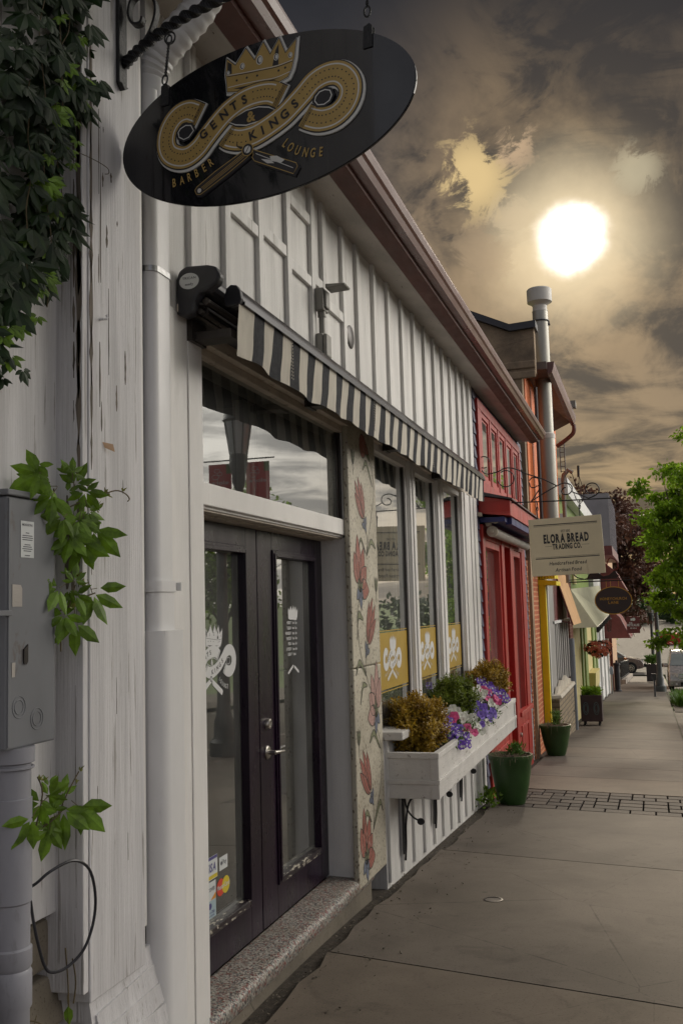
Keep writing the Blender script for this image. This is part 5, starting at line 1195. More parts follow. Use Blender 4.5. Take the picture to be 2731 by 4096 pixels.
petunia('white petunias hanging over the edge in front of the green shrub', 8.33, [('white_blooms', 'petunia_white', 34, .036, 0, .83), ('violet_blooms', 'petunia_violet', 5, .034, .1, .89)], .17)
petunia('violet petunias with big plain blooms right after the green shrub', 8.85, [('violet_blooms', 'petunia_violet', 26, .044, 0, .87)], .22)
petunia('white and pink petunias near the far golden shrub', 9.30, [('white_blooms', 'petunia_white', 20, .032, -.05, .93), ('pink_blooms', 'petunia_pink', 9, .038, .2, .93)], .2)
petunia('purple speckled petunias at the far end of the flower box', 9.85, [('purple_blooms', 'petunia_purple', 120, .028, 0, .94), ('white_specks', 'petunia_white', 50, .008, 0, .96)], .27, xo=-1.50, zo=.86)

# ================================================================ PURPLE AND RED SHOP
B = thing('bread_shop', 'purple shingled shop with bright red window frames next to the white building', 'building', (-1.9, 13.2, G(13)))
mb = MB(); mb.box(-1.98, XF-.004, 10.935, 15.0, 2.6, 4.22); mb.box(-1.98, XF-.004, 10.935, 11.08, -.7, 2.6); mb.build('shingle_wall', 'shingles', B, keep=True)
mb = MB(); mb.box(-2.06, -2.04, 11.5, 11.9, .3, 2.5); mb.box(-2.06, -2.04, 13.9, 14.2, .3, 2.5); mb.build('drape', 'curtain_white', B)
mb = MB()
for i in range(34):
    z = -.35+.135*i
    for a, b in ((10.935, 11.08), (14.93, 15.35)): mb.hexa([(-1.85, a, z), (XF+.014, a, z), (XF+.014, b, z), (-1.85, b, z), (-1.85, a, z+.13), (XF-.001, a, z+.13), (XF-.001, b, z+.13), (-1.85, b, z+.13)])
mb.build('shingle_courses', 'purple_shingle', B)
# upper windows
mb = MB(); X1 = -1.752
for a, b, c, d in ((11.10, 14.93, 4.02, 4.13), (11.10, 14.93, 3.06, 3.20), (11.10, 11.33, 3.2, 4.02), (14.80, 14.93, 3.2, 4.02)): mb.box(XF, X1, a, b, c, d)
ws = [11.33+(14.80-11.33)*i/5 for i in range(6)]
for y in ws[1:-1]: mb.box(XF, X1, y-.05, y+.05, 3.2, 4.02)
mb.build('window_surround', 'red_paint', B, bevel=.006)
for a, b in zip(ws[:-1], ws[1:]):
    a += .05; b -= .05; mb = MB()
    for q in (0, .06):
        xa = X1-.012-q*.3
        mb.box(xa-.02, xa, a+q, a+q+.058, 3.2+q, 4.02-q); mb.box(xa-.02, xa, b-q-.058, b-q, 3.2+q, 4.02-q); mb.box(xa-.02, xa, a+q+.058, b-q-.058, 4.02-q-.058, 4.02-q); mb.box(xa-.02, xa, a+q+.058, b-q-.058, 3.2+q, 3.2+q+.058)
    wn = mb.build('upper_window', 'red_trim', B, bevel=.003)
    mb = MB(); mb.quad((XF+.012, a+.1, 3.3), (XF+.012, b-.1, 3.3), (XF+.012, b-.1, 3.93), (XF+.012, a+.1, 3.93)); mb.build('window_pane', 'glass_clear', wn)
    mb = MB(); mb.box(XF, XF+.003, a+.1, b-.1, 3.28, 3.95); mb.build('dark_room', 'interior_dark', wn)
    mb = MB(); mb.box(XF+.004, XF+.006, b-.34, b-.14, 3.3, 3.93); mb.build('blind', 'curtain_white', wn)
# storefront
mb = MB()
mb.box(-1.90, -1.752, 11.08, 11.26, -.75, 2.68)   # first post
mb.box(-1.90, -1.745, 12.50, 12.72, -.75, 2.62); mb.box(-1.90, -1.745, 13.30, 13.62, -.75, 2.62); mb.box(-1.90, -1.75, 14.55, 14.93, -.75, 2.66)
mb.box(-1.90, -1.752, 11.26, 14.93, 2.52, 2.70); mb.box(-1.90, -1.752, 11.26, 12.5, -.75, .22)
mb.box(-1.90, -1.752, 13.62, 14.55, -.75, .27)
mb.build('storefront', 'red_paint', B, bevel=.008, keep=True)
mb = MB()
for a, b, c, d in ((11.36, 12.42, -.20, .12), (13.72, 14.48, -.42, .14)):
    X2 = -1.752; w_ = .04
    mb.box(X2, X2+.014, a, a+w_, c, d); mb.box(X2, X2+.014, b-w_, b, c, d); mb.box(X2, X2+.014, a+w_, b-w_, d-w_, d); mb.box(X2, X2+.014, a+w_, b-w_, c, c+w_)
mb.box(-1.80, -1.72, 13.6, 14.95, .27, .33)
mb.build('kick_panel', 'red_trim', B, bevel=.004)
for a, b in ((11.26, 12.50), (13.62, 14.55)):
    mb = MB()
    mb.box(-1.90, -1.77, a, a+.06, .22, 2.52); mb.box(-1.90, -1.77, b-.06, b, .22, 2.52); mb.box(-1.90, -1.77, a+.06, b-.06, 2.44, 2.52); mb.box(-1.90, -1.77, a+.06, b-.06, .22, .30)
    wn = mb.build('shop_window', 'red_trim', B, bevel=.004)
    mb = MB(); mb.quad((-1.84, a+.06, .3), (-1.84, b-.06, .3), (-1.84, b-.06, 2.44), (-1.84, a+.06, 2.44)); mb.build('window_pane', 'glass_clear', wn)
mb = MB(); mb.box(-2.02, -1.98, 12.72, 13.3, -.45, 2.3); mb.box(-1.98, -1.965, 12.80, 13.22, -.3, .4); mb.box(-1.98, -1.965, 12.80, 13.22, .6, 2.1); mb.box(-1.98, -1.90, 12.72, 13.3, 2.3, 2.52); dr = mb.build('door', 'red_paint', B, bevel=.006)
mb = MB(); mb.lathe([(.03, 0), (.03, .02), (0, .03)], (-1.745, 13.52, .05), 12, 'X'); mb.build('door_handle', 'satin_nickel', dr)
mb = MB(); mb.box(-4, -2.1, 10.95, 15.0, -.7, 4.2); mb.build('core', 'interior_dark', B)
mb = MB(); mb.tube([(-1.77, 14.98, -.5), (-1.77, 15.0, -.1), (-1.785, 15.06, .45)], .025, 8); mb.build('drain_pipe', 'box_white', B, smooth=True)
# hood over the storefront
mb = MB(); mb.hexa([(-1.785, 11.06, 2.80), (-1.43, 11.06, 2.76), (-1.43, 15.0, 2.76), (-1.785, 15.0, 2.80), (-1.785, 11.06, 3.0), (-1.43, 11.06, 2.93), (-1.43, 15.0, 2.93), (-1.785, 15.0, 3.0)]); hd = mb.build('hood', 'red_trim', B, bevel=.004)
mb = MB(); mb.box(-1.785, -1.435, 11.052, 11.058, 2.805, 2.99-.06); mb.build('hood_end', 'red_paint', hd)
mb = MB(); mb.hexa([(-1.785, 11.0, 3.004), (-1.40, 11.0, 2.934), (-1.40, 15.1, 2.934), (-1.785, 15.1, 3.004), (-1.785, 11.0, 3.05), (-1.40, 11.0, 2.95), (-1.40, 15.1, 2.95), (-1.785, 15.1, 3.05)]); mb.build('hood_roof', 'dark_metal', hd)
mb = MB(); mb.box(-1.78, -1.50, 11.10, 14.95, 2.70, 2.755); mb.box(-1.52, -1.45, 11.3, 14.95, 2.68, 2.758); mb.build('hood_underside', 'blue_paint', hd)
mb = MB(); mb.box(-1.786, -1.74, 10.94, 11.04, 2.76, 2.80); mb.build('hood_block', 'cream_plastic', hd)
# security camera / shutter roller
t = thing('retracted_awning', 'rolled up cream awning with scroll shaped arm above the red shop window', 'awning', (-1.68, 11.2, 2.6))
mb = MB(); mb.tube([(-1.66, 11.25, 2.60), (-1.66, 14.4, 2.60)], .055, 14); mb.build('roller', 'soffit_white', t, smooth=True)
mb = MB(); mb.lathe([(.062, 0), (.062, .07), (.02, .075)], (-1.66, 11.17, 2.60), 18, 'Y'); mb.lathe([(.02, 0), (.02, .05), (0, .06)], (-1.66, 11.12, 2.60), 12, 'Y'); mb.build('end_cap', 'cream_plastic', t, smooth=True)
mb = MB(); mb.prism([(-1.74, 2.75), (-1.70, 2.765), (-1.62, 2.76), (-1.58, 2.735), (-1.585, 2.70), (-1.62, 2.685), (-1.66, 2.70), (-1.67, 2.66), (-1.72, 2.66), (-1.74, 2.70)], lambda u, v, w_: (u, w_, v), 11.16, 11.20); mb.lathe([(.030, 0), (.030, .02), (0, .02)], (-1.61, 11.14, 2.72), 14, 'Y'); mb.build('arm', 'cream_plastic', t, bevel=.006)
# scroll bracket for the bread sign, in the plane y = 11.2
t = thing('scroll_bracket', 'thin black wrought iron bracket with open curls above the bread sign', 'bracket', (-1.7, 11.2, 3.0))
rod = lambda mb, pts, r=.0065, k=5: mb.tube(smoothp([(x, 11.2, z) for x, z in pts], k), r, 6)
mb = MB(); rod(mb, [(-1.79, 3.37), (-1.726, 3.272), (-1.663, 3.259), (-1.562, 3.279), (-1.507, 3.307), (-1.444, 3.312), (-1.355, 3.288), (-1.251, 3.231), (-1.085, 3.166), (-.923, 3.075)]); mb.build('top_rail', 'black_iron', t)
mb = MB(); rod(mb, [(-1.79, 2.905), (-1.443, 2.913), (-.9, 2.905), (-.46, 2.904), (-.30, 2.90)], .007, 3); mb.build('lower_rail', 'black_iron', t)
def curl(mb, cx, cz, r, a0, a1, lead=()):
    pts = [(cx+r*math.cos(R(a)), cz+r*math.sin(R(a))) for a in range(a0, a1, 20)] if a1 > a0 else [(cx+r*math.cos(R(a)), cz+r*math.sin(R(a))) for a in range(a0, a1, -20)]
    rod(mb, list(lead)+pts, .006, 3)
mb = MB(); curl(mb, -1.725, 3.396, .066, 300, -20); mb.build('curl', 'black_iron', t)
mb = MB(); curl(mb, -1.483, 3.192, .092, 130, -180); mb.build('curl', 'black_iron', t)
mb = MB(); curl(mb, -1.166, 3.131, .057, -60, 180); rod(mb, [(-1.223, 3.131), (-1.21, 3.08), (-1.17, 3.07), (-1.14, 3.09)]); mb.build('curl', 'black_iron', t)
mb = MB(); rod(mb, [(-1.212, 2.917), (-1.15, 3.0), (-1.112, 3.06), (-1.10, 3.12), (-1.12, 3.17), (-1.17, 3.186)]); mb.build('curl', 'black_iron', t)
mb = MB(); rod(mb, [(-1.212, 2.917), (-1.05, 3.01), (-.896, 3.086), (-.84, 3.10), (-.775, 3.08), (-.758, 3.03), (-.79, 2.98), (-.85, 2.975), (-.875, 3.01), (-.85, 3.045), (-.825, 3.05)]); mb.build('curl', 'black_iron', t)
mb = MB(); rod(mb, [(-.762, 2.998), (-.594, 2.921)]); mb.build('stay', 'black_iron', t)
mb = MB(); rod(mb, [(-.60, 2.912), (-.52, 2.94), (-.475, 2.98), (-.472, 3.03), (-.51, 3.075), (-.57, 3.078), (-.61, 3.04), (-.60, 2.985), (-.56, 2.97), (-.535, 2.98)]); mb.build('curl', 'black_iron', t)
# bread sign
roll = R(1.4)
cB = Vector((-.85, 11.2, 2.402)); uB = Vector((math.cos(roll), -.02, math.sin(roll))).normalized(); vB = Vector((-math.sin(roll), 0, math.cos(roll)))
fb = lambda u, v, w_: cB+uB*u+vB*v+Vector((0, -w_, 0)); fbk = lambda u, v, w_: cB-uB*u+vB*v+Vector((0, w_+.03, 0))
t = thing('bread_sign', 'square cream sign reading ELORA BREAD TRADING CO. hanging from the curly iron bracket', 'sign', tuple(cB))
mb = MB(); mb.prism([(-.397, -.318), (.397, -.322), (.392, .318), (-.400, .318)], fb, -.028, 0)
paint('bread_cream', (.70, .61, .43), .6, .06, (2, 2, 2), col2=(.42, .31, .17), thr=(.6, .72), sc2=(6, 6, 1.5), amt2=.6, bump=.1)
mb.build('board', 'bread_cream', t, bevel=.003)
def sign_face(fn, nm):
    mb = MB(); hb = lambda a, b, v, h_: mb.flat([(a, v-h_), (b, v-h_), (b, v+h_), (a, v+h_)], fn, .0015)
    hb(-.345, .345, .247, .0045); hb(-.345, .345, .233, .0016); hb(-.345, .345, -.128, .0045); hb(-.345, .345, -.114, .0016); hb(-.235, -.155, .005, .0015); hb(.165, .245, .005, .0015)
    text(mb, 'EST·2012', 0, .155, .026, fn, .0015, width=.10, bold=.01)
    text(mb, 'ELORA BREAD', 0, .045, .094, fn, .0015, width=.49, bold=.05); text(mb, 'TRADING CO.', .005, -.030, .060, fn, .0015, width=.315, bold=.045)
    text(mb, 'Handcrafted Bread', 0, -.205, .040, fn, .0015, width=.40, bold=.012, shear=.2); text(mb, 'Artisan Food', 0, -.278, .040, fn, .0015, width=.28, bold=.012, shear=.2)
    return mb
m1 = sign_face(fb, ''); m1.build('lettering', 'sign_ink', t, keep=True); sign_face(fbk, '').build('rear_lettering', 'sign_ink', t, keep=True)
mb = MB()
for x in (-1.15, -.689):
    mb.tube([(x, 11.21, 2.905), (x+.006, 11.21, 2.86), (x-.004, 11.21, 2.82), (x, 11.21, 2.72)], .007, 6); mb.tube([(x+.012*math.cos(a), 11.21, 2.83+.022*math.sin(a)) for a in [k*math.pi/6 for k in range(13)]], .004, 5, cap=False)
mb.build('hanger', 'black_iron', t)

# ================================================================ ORANGE BUILDING
B = thing('orange_building', 'tall orange painted brick building with patchy stucco parapet and stone base', 'building', (-1.9, 18.5, G(18)))
mb = MB(); mb.box(-8, -1.735, 15.52, 15.72, -.8, 5.42); mb.hexa([(-8, 15.5, 5.40), (-1.70, 15.5, 5.40), (-1.70, 15.74, 5.40), (-8, 15.74, 5.40), (-8, 15.5, 8.3), (-1.50, 15.5, 6.12), (-1.50, 15.74, 6.12), (-8, 15.74, 8.3)])
mb = MB(); prof = [(-8, -.8), (-1.735, -.8), (-1.735, 5.38), (-1.52, 5.40), (-1.52, 6.10), (-1.90, 6.08), (-2.75, 6.48), (-8, 8.6)]
mb.prism(prof, lambda u, v, w_: (u, w_, v), 15.52, 15.74); mb.build('parapet_wall', 'stucco', B)
mb = MB()
for i in (0, 1):
    z = 5.30+.16*i; x0 = -2.0-.10*i
    mb.hexa([(x0, 15.49, z), (-1.515, 15.49, z+.01), (-1.515, 15.53, z+.01), (x0, 15.53, z), (x0+rnd(-.03, .05), 15.49, z+.125), (-1.515, 15.49, z+.13), (-1.515, 15.53, z+.13), (x0, 15.53, z+.125)])
mb.build('stone_course', 'stucco', B, bevel=.02, keep=True)
mb = MB(); pf = [(-8, 8.6), (-2.75, 6.48), (-1.88, 6.08), (-1.48, 6.10), (-1.48, 6.21), (-1.89, 6.19), (-2.75, 6.60), (-8, 8.75)]; mb.prism(pf, lambda u, v, w_: (u, w_, v), 15.44, 15.80); mb.build('coping', 'dark_metal', B)
mb = MB(); mb.box(-2.0, -1.72, 15.745, 21.2, 2.45, 5.6); mb.build('painted_wall', 'orange_paint', B)
mb = MB(); mb.box(-2.0, -1.780, 15.40, 16.9, -.8, 2.45); mb.build('brick_pier', 'orange_brick', B)
mb = MB(); mb.box(-2.0, -1.790, 15.2, 15.395, -.8, 2.45); mb.build('side_pier', 'brown_brick', B)
mb = MB(); mb.box(-1.97, -1.72, 17.605, 18.9, .18, 2.40)
for y in (18.95, 19.25, 19.6, 19.95, 20.35, 20.8, 21.3, 21.8, 22.4): mb.box(-1.98, -1.765, y, y+.16, .18, 1.38)
mb.box(-2.0, -1.80, 18.9, 23.0, .18, 1.40); mb.build('panelled_bay', 'grey_wood', B, bevel=.01, keep=True)
mb = MB(); mb.box(-1.82, -1.72, 18.6, 23.1, 1.40, 1.45); mb.box(-1.76, -1.70, 17.65, 17.75, .2, 2.4); mb.build('bay_rail', 'white_paint', B)
mb = MB(); mb.box(-2.0, -1.79, 18.9, 23.2, 1.45, 2.45); mb.build('upper_pane', 'maroon_paint', B)
mb = MB(); mb.box(-2.0, -1.76, 23.0, 23.9, -1.2, 3.0); mb.build('maroon_pier', 'brown_brick', B)
mb = MB(); mb.hexa([(-2.0, 17.7, .12), (-1.56, 17.9, .12), (-1.56, 21.5, .12), (-2.0, 23.0, .12), (-2.0, 17.7, .18), (-1.58, 17.9, .18), (-1.58, 21.5, .18), (-2.0, 23.0, .18)]); mb.build('stone_sill', 'lime_stone', B, bevel=.01)
mb = MB(); mb.box(-2.0, -1.60, 17.8, 21.8, -1.2, .118); mb.build('stone_base', 'stone_blocks', B)
mb = MB(); y = 18.0
pts = [(18.0, .18), (18.3, .30), (18.6, .26), (19.0, .36), (19.5, .30), (20.0, .38), (20.5, .28), (21.2, .18)]
mb.prism(pts, fx(-1.70), 0, .05); mb.build('stone_flowers', 'lime_stone', B)
mb = MB(); mb.hexa([(-1.95, 15.8, 5.50), (-1.37, 15.8, 5.50), (-1.37, 20.8, 5.50), (-1.95, 20.8, 5.24), (-1.95, 15.8, 5.62), (-1.37, 15.8, 5.62), (-1.37, 20.8, 5.62), (-1.95, 20.8, 5.6)]); mb.build('eaves_soffit', 'soffit_brown', B)
mb = MB(); mb.prism([(-1.37, 5.44), (-1.30, 5.46), (-1.27, 5.55), (-1.26, 5.63), (-1.37, 5.63)], lambda u, v, w_: (u, w_, v), 15.9, 20.85); mb.build('gutter', 'brown_metal', B)
mb = MB(); mb.tube(smoothp([(-1.31, 20.8, 5.45), (-1.31, 20.8, 5.34), (-1.36, 20.8, 5.24), (-1.55, 20.8, 5.10), (-1.68, 20.8, 5.02)], 4), .045, 8); mb.build('gutter_elbow', 'brown_metal', B, smooth=True)
mb = MB(); mb.box(-1.30, -1.20, 19.9, 20.1, 5.64, 5.78); mb.build('roof_unit', 'junction_grey', B)
mb = MB(); mb.tube([(-1.60, 16.2, 2.5), (-1.60, 16.2, 5.3)], .03, 8); mb.build('side_conduit', 'dark_metal', B, smooth=True)
t = thing('flue_pipe', 'tall galvanised metal flue pipe with round cap strapped beside the orange wall', 'flue', (-1.50, 16.6, 2.3))
mb = MB(); mb.lathe([(.145, 0), (.145, 2.24)], (-1.505, 16.6, 2.3), 28); mb.build('lower_section', 'galvanised', t, smooth=True)
mb = MB(); mb.lathe([(.130, 2.24), (.130, 3.20), (.134, 3.20), (.134, 3.23), (.128, 3.23), (.128, 4.37)], (-1.505, 16.6, 2.3), 28); mb.build('upper_section', 'galvanised', t, smooth=True)
mb = MB(); mb.lathe([(.150, 2.20), (.152, 2.27), (.135, 2.29)], (-1.505, 16.6, 2.3), 28); mb.build('collar', 'white_metal', t, smooth=True)
mb = MB(); mb.lathe([(.132, 4.37), (.120, 4.40), (.120, 4.47), (.15, 4.50), (.205, 4.53), (.208, 4.74), (.19, 4.76), (.0, 4.78)], (-1.505, 16.6, 2.3), 28); mb.build('rain_cap', 'white_metal', t, smooth=True)
mb = MB(); mb.tube([(-1.505+.14*math.cos(a), 16.6+.14*math.sin(a), 6.50) for a in [k*math.pi/10 for k in range(21)]], .012, 6); mb.tube([(-1.63, 16.55, 6.50), (-1.80, 16.2, 6.25)], .010, 6); mb.tube([(-1.38, 16.6, 6.5), (-1.36, 16.6, 6.42)], .02, 6); mb.build('guy_strap', 'dark_metal', t)
t = thing('yellow_canopy', 'small bright yellow slatted canopy with tall yellow post by the orange brick', 'canopy', (-1.72, 17, G(17)))
mb = MB()
for i in range(9): mb.box(-1.88+.045*i, -1.865+.045*i, 16.95, 17.6, 2.20, 2.34)
mb.hexa([(-1.90, 16.9, 2.10), (-1.48, 16.9, 2.08), (-1.48, 17.7, 2.08), (-1.90, 17.7, 2.10), (-1.90, 16.9, 2.20), (-1.48, 16.9, 2.15), (-1.48, 17.7, 2.15), (-1.90, 17.7, 2.20)]); mb.build('slats', 'yellow_paint', t, keep=True)
mb = MB(); mb.box(-1.775, -1.665, 16.92, 17.05, G(17)-.02, 2.10); mb.build('post', 'yellow_paint', t, bevel=.004)
t = thing('wall_ladder', 'small dark ladder and cable heads on the corner of the orange wall', 'ladder', (-1.6, 21.0, 4.5))
mb = MB(); mb.tube([(-1.63, 21.0, 4.5), (-1.63, 21.0, 5.15)], .012, 5); mb.tube([(-1.54, 21.0, 4.5), (-1.54, 21.0, 5.15)], .012, 5)
for k in range(7): mb.tube([(-1.63, 21, 4.52+.1*k), (-1.54, 21, 4.52+.1*k)], .008, 4)
mb.build('rungs', 'dark_metal', t)
t = thing('power_mast', 'grey service mast with hooded head and drooping black power lines', 'service mast', (-1.6, 21.3, 2.5))
mb = MB(); mb.tube([(-1.62, 21.3, 2.2), (-1.62, 21.3, 4.35)], .045, 8); mb.tube([(-1.62, 21.3, 4.35), (-1.60, 21.3, 4.48), (-1.50, 21.3, 4.58), (-1.42, 21.3, 4.52)], .05, 8); mb.build('mast', 'junction_grey', t, smooth=True)
mb = MB(); mb.tube([(-1.30, 21.3, 4.42), (-1.295, 21.3, 4.66)], .028, 6)
for k in range(3): mb.tube(smoothp([(-1.44, 21.3, 4.54), (-1.36+.01*k, 21.3, 4.28-.05*k), (-1.30, 21.3, 4.30-.03*k), (-1.29, 21.3, 4.44)], 5), .008, 4); mb.tube(smoothp([(-1.56, 21.3, 4.36), (-1.42, 21.3, 4.1), (-1.32-.02*k, 21.3, 3.86+.04*k), (-1.22, 21.3, 3.95), (-1.23, 21.3, 4.2), (-1.29, 21.3, 4.44)], 5), .008, 4)
mb.build('cables', 'black_iron', t, keep=True)

# ---- green building, white building, tan building further down
B = thing('green_building', 'green boarded shop with pale yellow trim behind the hanging flower basket', 'building', (-2, 28, G(28)))
mb = MB(); mb.box(-6, -1.95, 23.95, 34.4, -1.9, 4.6); mb.build('wall', 'green_paint', B)
mb = MB(); mb.box(-1.95, -1.80, 24.0, 26.8, -1.9, 1.9); mb.build('yellow_bay', 'pale_yellow', B)
mb = MB()
for a, b in ((26.8, 27.3), (28.0, 29.0), (31.8, 32.4), (33.6, 34.3)): mb.box(-1.95, -1.76, a, b, -2.0, 1.6)
mb.build('posts', 'green_paint', B)
mb = MB(); mb.box(-1.95, -1.80, 27.3, 28.0, -2.0, 1.5); mb.box(-1.95, -1.80, 29.0, 31.8, -1.9, 1.4); mb.build('trim_panels', 'pale_yellow', B)
mb = MB(); mb.box(-1.95, -1.79, 32.4, 33.6, -2, 1.4); mb.build('light_panel', 'green_light', B)
mb = MB(); mb.hexa([(-1.79, 29.2, -1.0), (-1.60, 29.2, -.6), (-1.60, 31.5, -.6), (-1.79, 31.5, -1.3), (-1.79, 29.2, -.2), (-1.58, 29.2, -.2), (-1.58, 31.5, -.2), (-1.79, 31.5, -.2)]); mb.build('door_awning', 'pale_yellow', B)
mb = MB(); mb.box(-2.0, -1.72, 23.9, 34.5, 4.35, 4.75); mb.box(-2.0, -1.85, 23.9, 34.5, 3.75, 3.90); mb.build('cornice', 'white_paint', B)
mb = MB(); mb.box(-1.95, -1.90, 24.5, 25.4, 2.3, 3.3); mb.box(-1.95, -1.90, 27, 28, 2.3, 3.3); mb.build('upper_window', 'pale_yellow', B)
t = thing('tan_awning', 'tan orange sloping fabric awning hanging over the maroon pier', 'awning', (-1.8, 19.8, 1.5))
mb = MB(); mb.hexa([(-1.51, 20.5, 1.34), (-1.49, 20.5, 1.34), (-1.49, 22.8, 1.34), (-1.51, 22.8, 1.34), (-1.81, 20.5, 2.36), (-1.79, 20.5, 2.37), (-1.79, 22.8, 2.41), (-1.81, 22.8, 2.40)]); mb.build('canvas', 'tan_fabric', t)
mb = MB(); mb.tube([(-1.81, 20.5, 2.36), (-1.51, 20.5, 1.34)], .014, 5); mb.tube([(-1.79, 20.5, 1.44), (-1.51, 20.5, 1.37)], .010, 5); mb.build('frame', 'maroon_paint', t)
t = thing('cream_awning', 'large cream green canvas awning with dark fringe and string of lights', 'awning', (-1.6, 27, 1.5))
mb = MB(); a0, a1, a2, a3 = (-1.80, 24.2, 2.12), (-1.80, 30.0, 2.20), (-1.24, 24.6, 1.19), (-1.13, 29.0, 1.43)
mb.add([a0, (-1.35, 29, 2.25), a3, a2, (-1.85, 24.2, 1.19), (-1.80, 30, 1.9)], [(0, 1, 2, 3), (0, 3, 4), (1, 5, 2)]); mb.build('canvas', 'cream_fabric', t)
mb = MB()
for k in range(20):
    f_ = k/19; p = Vector(a2).lerp(Vector(a3), f_); mb.box(p.x-.03, p.x+.03, p.y-.02, p.y+.02, p.z-.12, p.z+.0)
mb.tube([a2, a3], .015, 5); mb.build('fringe', 'black_iron', t, keep=True)
t = thing('wall_lantern', 'small black lantern hanging under the edge of the cream awning', 'lantern', (-1.35, 33, .9))
mb = MB(); mb.lathe([(.02, 1.35-.9), (.10, 1.25-.9), (.02, 1.24-.9)], (-1.30, 33, .9), 8); mb.lathe([(.05, .85-.9), (.05, .86-.9)], (-1.30, 33, .9), 8)
for a in range(6): mb.tube([(-1.30+.09*math.cos(a), 33+.09*math.sin(a), 1.24), (-1.30+.05*math.cos(a), 33+.05*math.sin(a), .86)], .008, 4)
mb.build('lantern_cage', 'black_iron', t, keep=True)
mb = MB(); mb.tube([(-1.30, 33, 1.34), (-1.45, 33, 1.48), (-1.78, 33, 1.42)], .012, 5); mb.build('arm', 'black_iron', t)
B = thing('white_building', 'narrow bright white painted shop front between the green one and the brick one', 'building', (-2, 38, G(38)))
mb = MB(); mb.box(-6, -1.80, 34.55, 42.5, -2.3, 4.3); mb.build('wall', 'white_paint', B)
mb = MB(); mb.box(-1.81, -1.74, 36.2, 36.6, -2.2, 1.4); mb.box(-1.81, -1.74, 39.0, 39.4, -2.2, 1.4); mb.box(-1.81, -1.74, 42.0, 42.5, -2.2, 1.4); mb.build('posts', 'white_paint', B)
mb = MB(); mb.box(-1.81, -1.77, 37.3, 37.6, -1.2, -.9); mb.build('notice', 'junction_grey', B)
B = thing('tan_building', 'tan corner building with grey metal bay above two maroon awnings', 'building', (-2, 48, G(48)))
mb = MB(); mb.box(-7, -1.82, 42.6, 54.5, -3, 6.0); mb.build('wall', 'tan_wall', B)
mb = MB(); mb.box(-1.82, -1.76, 42.6, 43.4, -2.6, 2.5); mb.box(-1.82, -1.70, 45.2, 45.5, -2.6, .4); mb.build('piers', 'maroon_paint', B)
mb = MB(); mb.box(-7, -1.30, 38.6, 46.0, 3.9, 5.9); 
for k in range(18): mb.box(-1.30, -1.285, 38.7+.4*k, 38.75+.4*k, 3.9, 5.9)
mb.box(-1.8, -1.31, 38.58, 38.6, 3.9, 5.9); mb.build('metal_bay', 'violet_siding', B, keep=True)
mb = MB(); mb.hexa([(-1.8, 38.5, 3.55), (-1.25, 38.5, 3.55), (-1.25, 46.1, 3.55), (-1.8, 46.1, 3.55), (-1.8, 38.5, 3.9), (-1.27, 38.5, 3.9), (-1.27, 46.1, 3.9), (-1.8, 46.1, 3.9)]); mb.build('bay_base', 'maroon_paint', B)
def maroon(label, y0, y1, zt, zb, xo):
    t = thing('maroon_awning', label, 'awning', (-1.6, y0, zb), 'maroon awnings on the tan building')
    mb = MB(); xm = -1.79+(xo+1.79)*.62; zm = zt-(zt-zb)*.42
    P_ = [(-1.79, y0+.3, zt), (xm, y0+.1, zm), (xo, y0, zb), (-1.79, y0, zb), (-1.79, y1-.3, zt), (xm, y1-.1, zm), (xo, y1, zb), (-1.79, y1, zb)]
    mb.add(P_, [(0, 1, 2, 3), (4, 7, 6, 5), (0, 4, 5, 1), (1, 5, 6, 2)]); mb.build('canvas', 'maroon_fabric', t)
    mb = MB(); mb.tube([P_[0], P_[1], P_[2]], .018, 5); mb.tube([P_[2], P_[6]], .02, 5); mb.build('frame', 'maroon_paint', t)
maroon('upper maroon awning below the grey metal bay, behind the oval sign bracket', 39.5, 43.0, 3.45, 2.25, -.85)
maroon('lower maroon awning beside the dark square hotel sign', 40.5, 45.0, 1.75, .38, -.80)
# honeychurch sign
t = thing('shop_sign', 'dark oval sign with gold rim reading HONEYCHURCH LANE', 'sign', (-.70, 20, 1.8))
f2 = fy(20, -.683, 1.808)
mb = MB(); o1 = [(.345*math.cos(a*math.pi/24), .262*math.sin(a*math.pi/24)) for a in range(48)]; mb.prism(o1, f2, -.03, 0); mb.build('board', 'sign_ink', t)
mb = MB(); strip(mb, o1, .009, f2, .003, closed=True); mb.build('gold_rim', 'gold_film', t)
mb = MB(); text(mb, 'HONEYCHURCH', 0, .01, .052, f2, .004, width=.50, bold=.02); text(mb, 'LANE', 0, -.065, .052, f2, .004, width=.19, bold=.02); mb.build('lettering', 'gold_film', t, keep=True)
t = thing('sign_bracket', 'black bracket with horned animal cutout carrying the oval gold rimmed sign', 'bracket', (-1.2, 20, 2.15))
mb = MB(); mb.tube([(-1.5, 20, 2.185), (-.32, 20, 2.195)], .012, 6); mb.tube([(-1.5, 20, 2.23), (-.36, 20, 2.235)], .008, 6); mb.tube(smoothp([(-1.5, 20, 2.55), (-1.45, 20, 2.40), (-1.35, 20, 2.28), (-1.22, 20, 2.24)], 5), .012, 6); mb.build('arm', 'black_iron', t)
mb = MB(); mb.prism([(-1.22, 2.24), (-1.15, 2.26), (-1.12, 2.33), (-1.02, 2.37), (-.92, 2.34), (-.85, 2.28), (-.74, 2.30), (-.62, 2.40), (-.60, 2.34), (-.55, 2.28), (-.60, 2.24)], lambda u, v, w_: (u, 20+w_, v), -.008, .008); mb.build('cutout', 'black_iron', t)
mb = MB(); mb.tube(smoothp([(-.80, 20, 2.40), (-.72, 20, 2.62), (-.60, 20, 2.58), (-.56, 20, 2.44), (-.66, 20, 2.38)], 5), .014, 6); mb.build('curl', 'maroon_paint', t)
mb = MB()
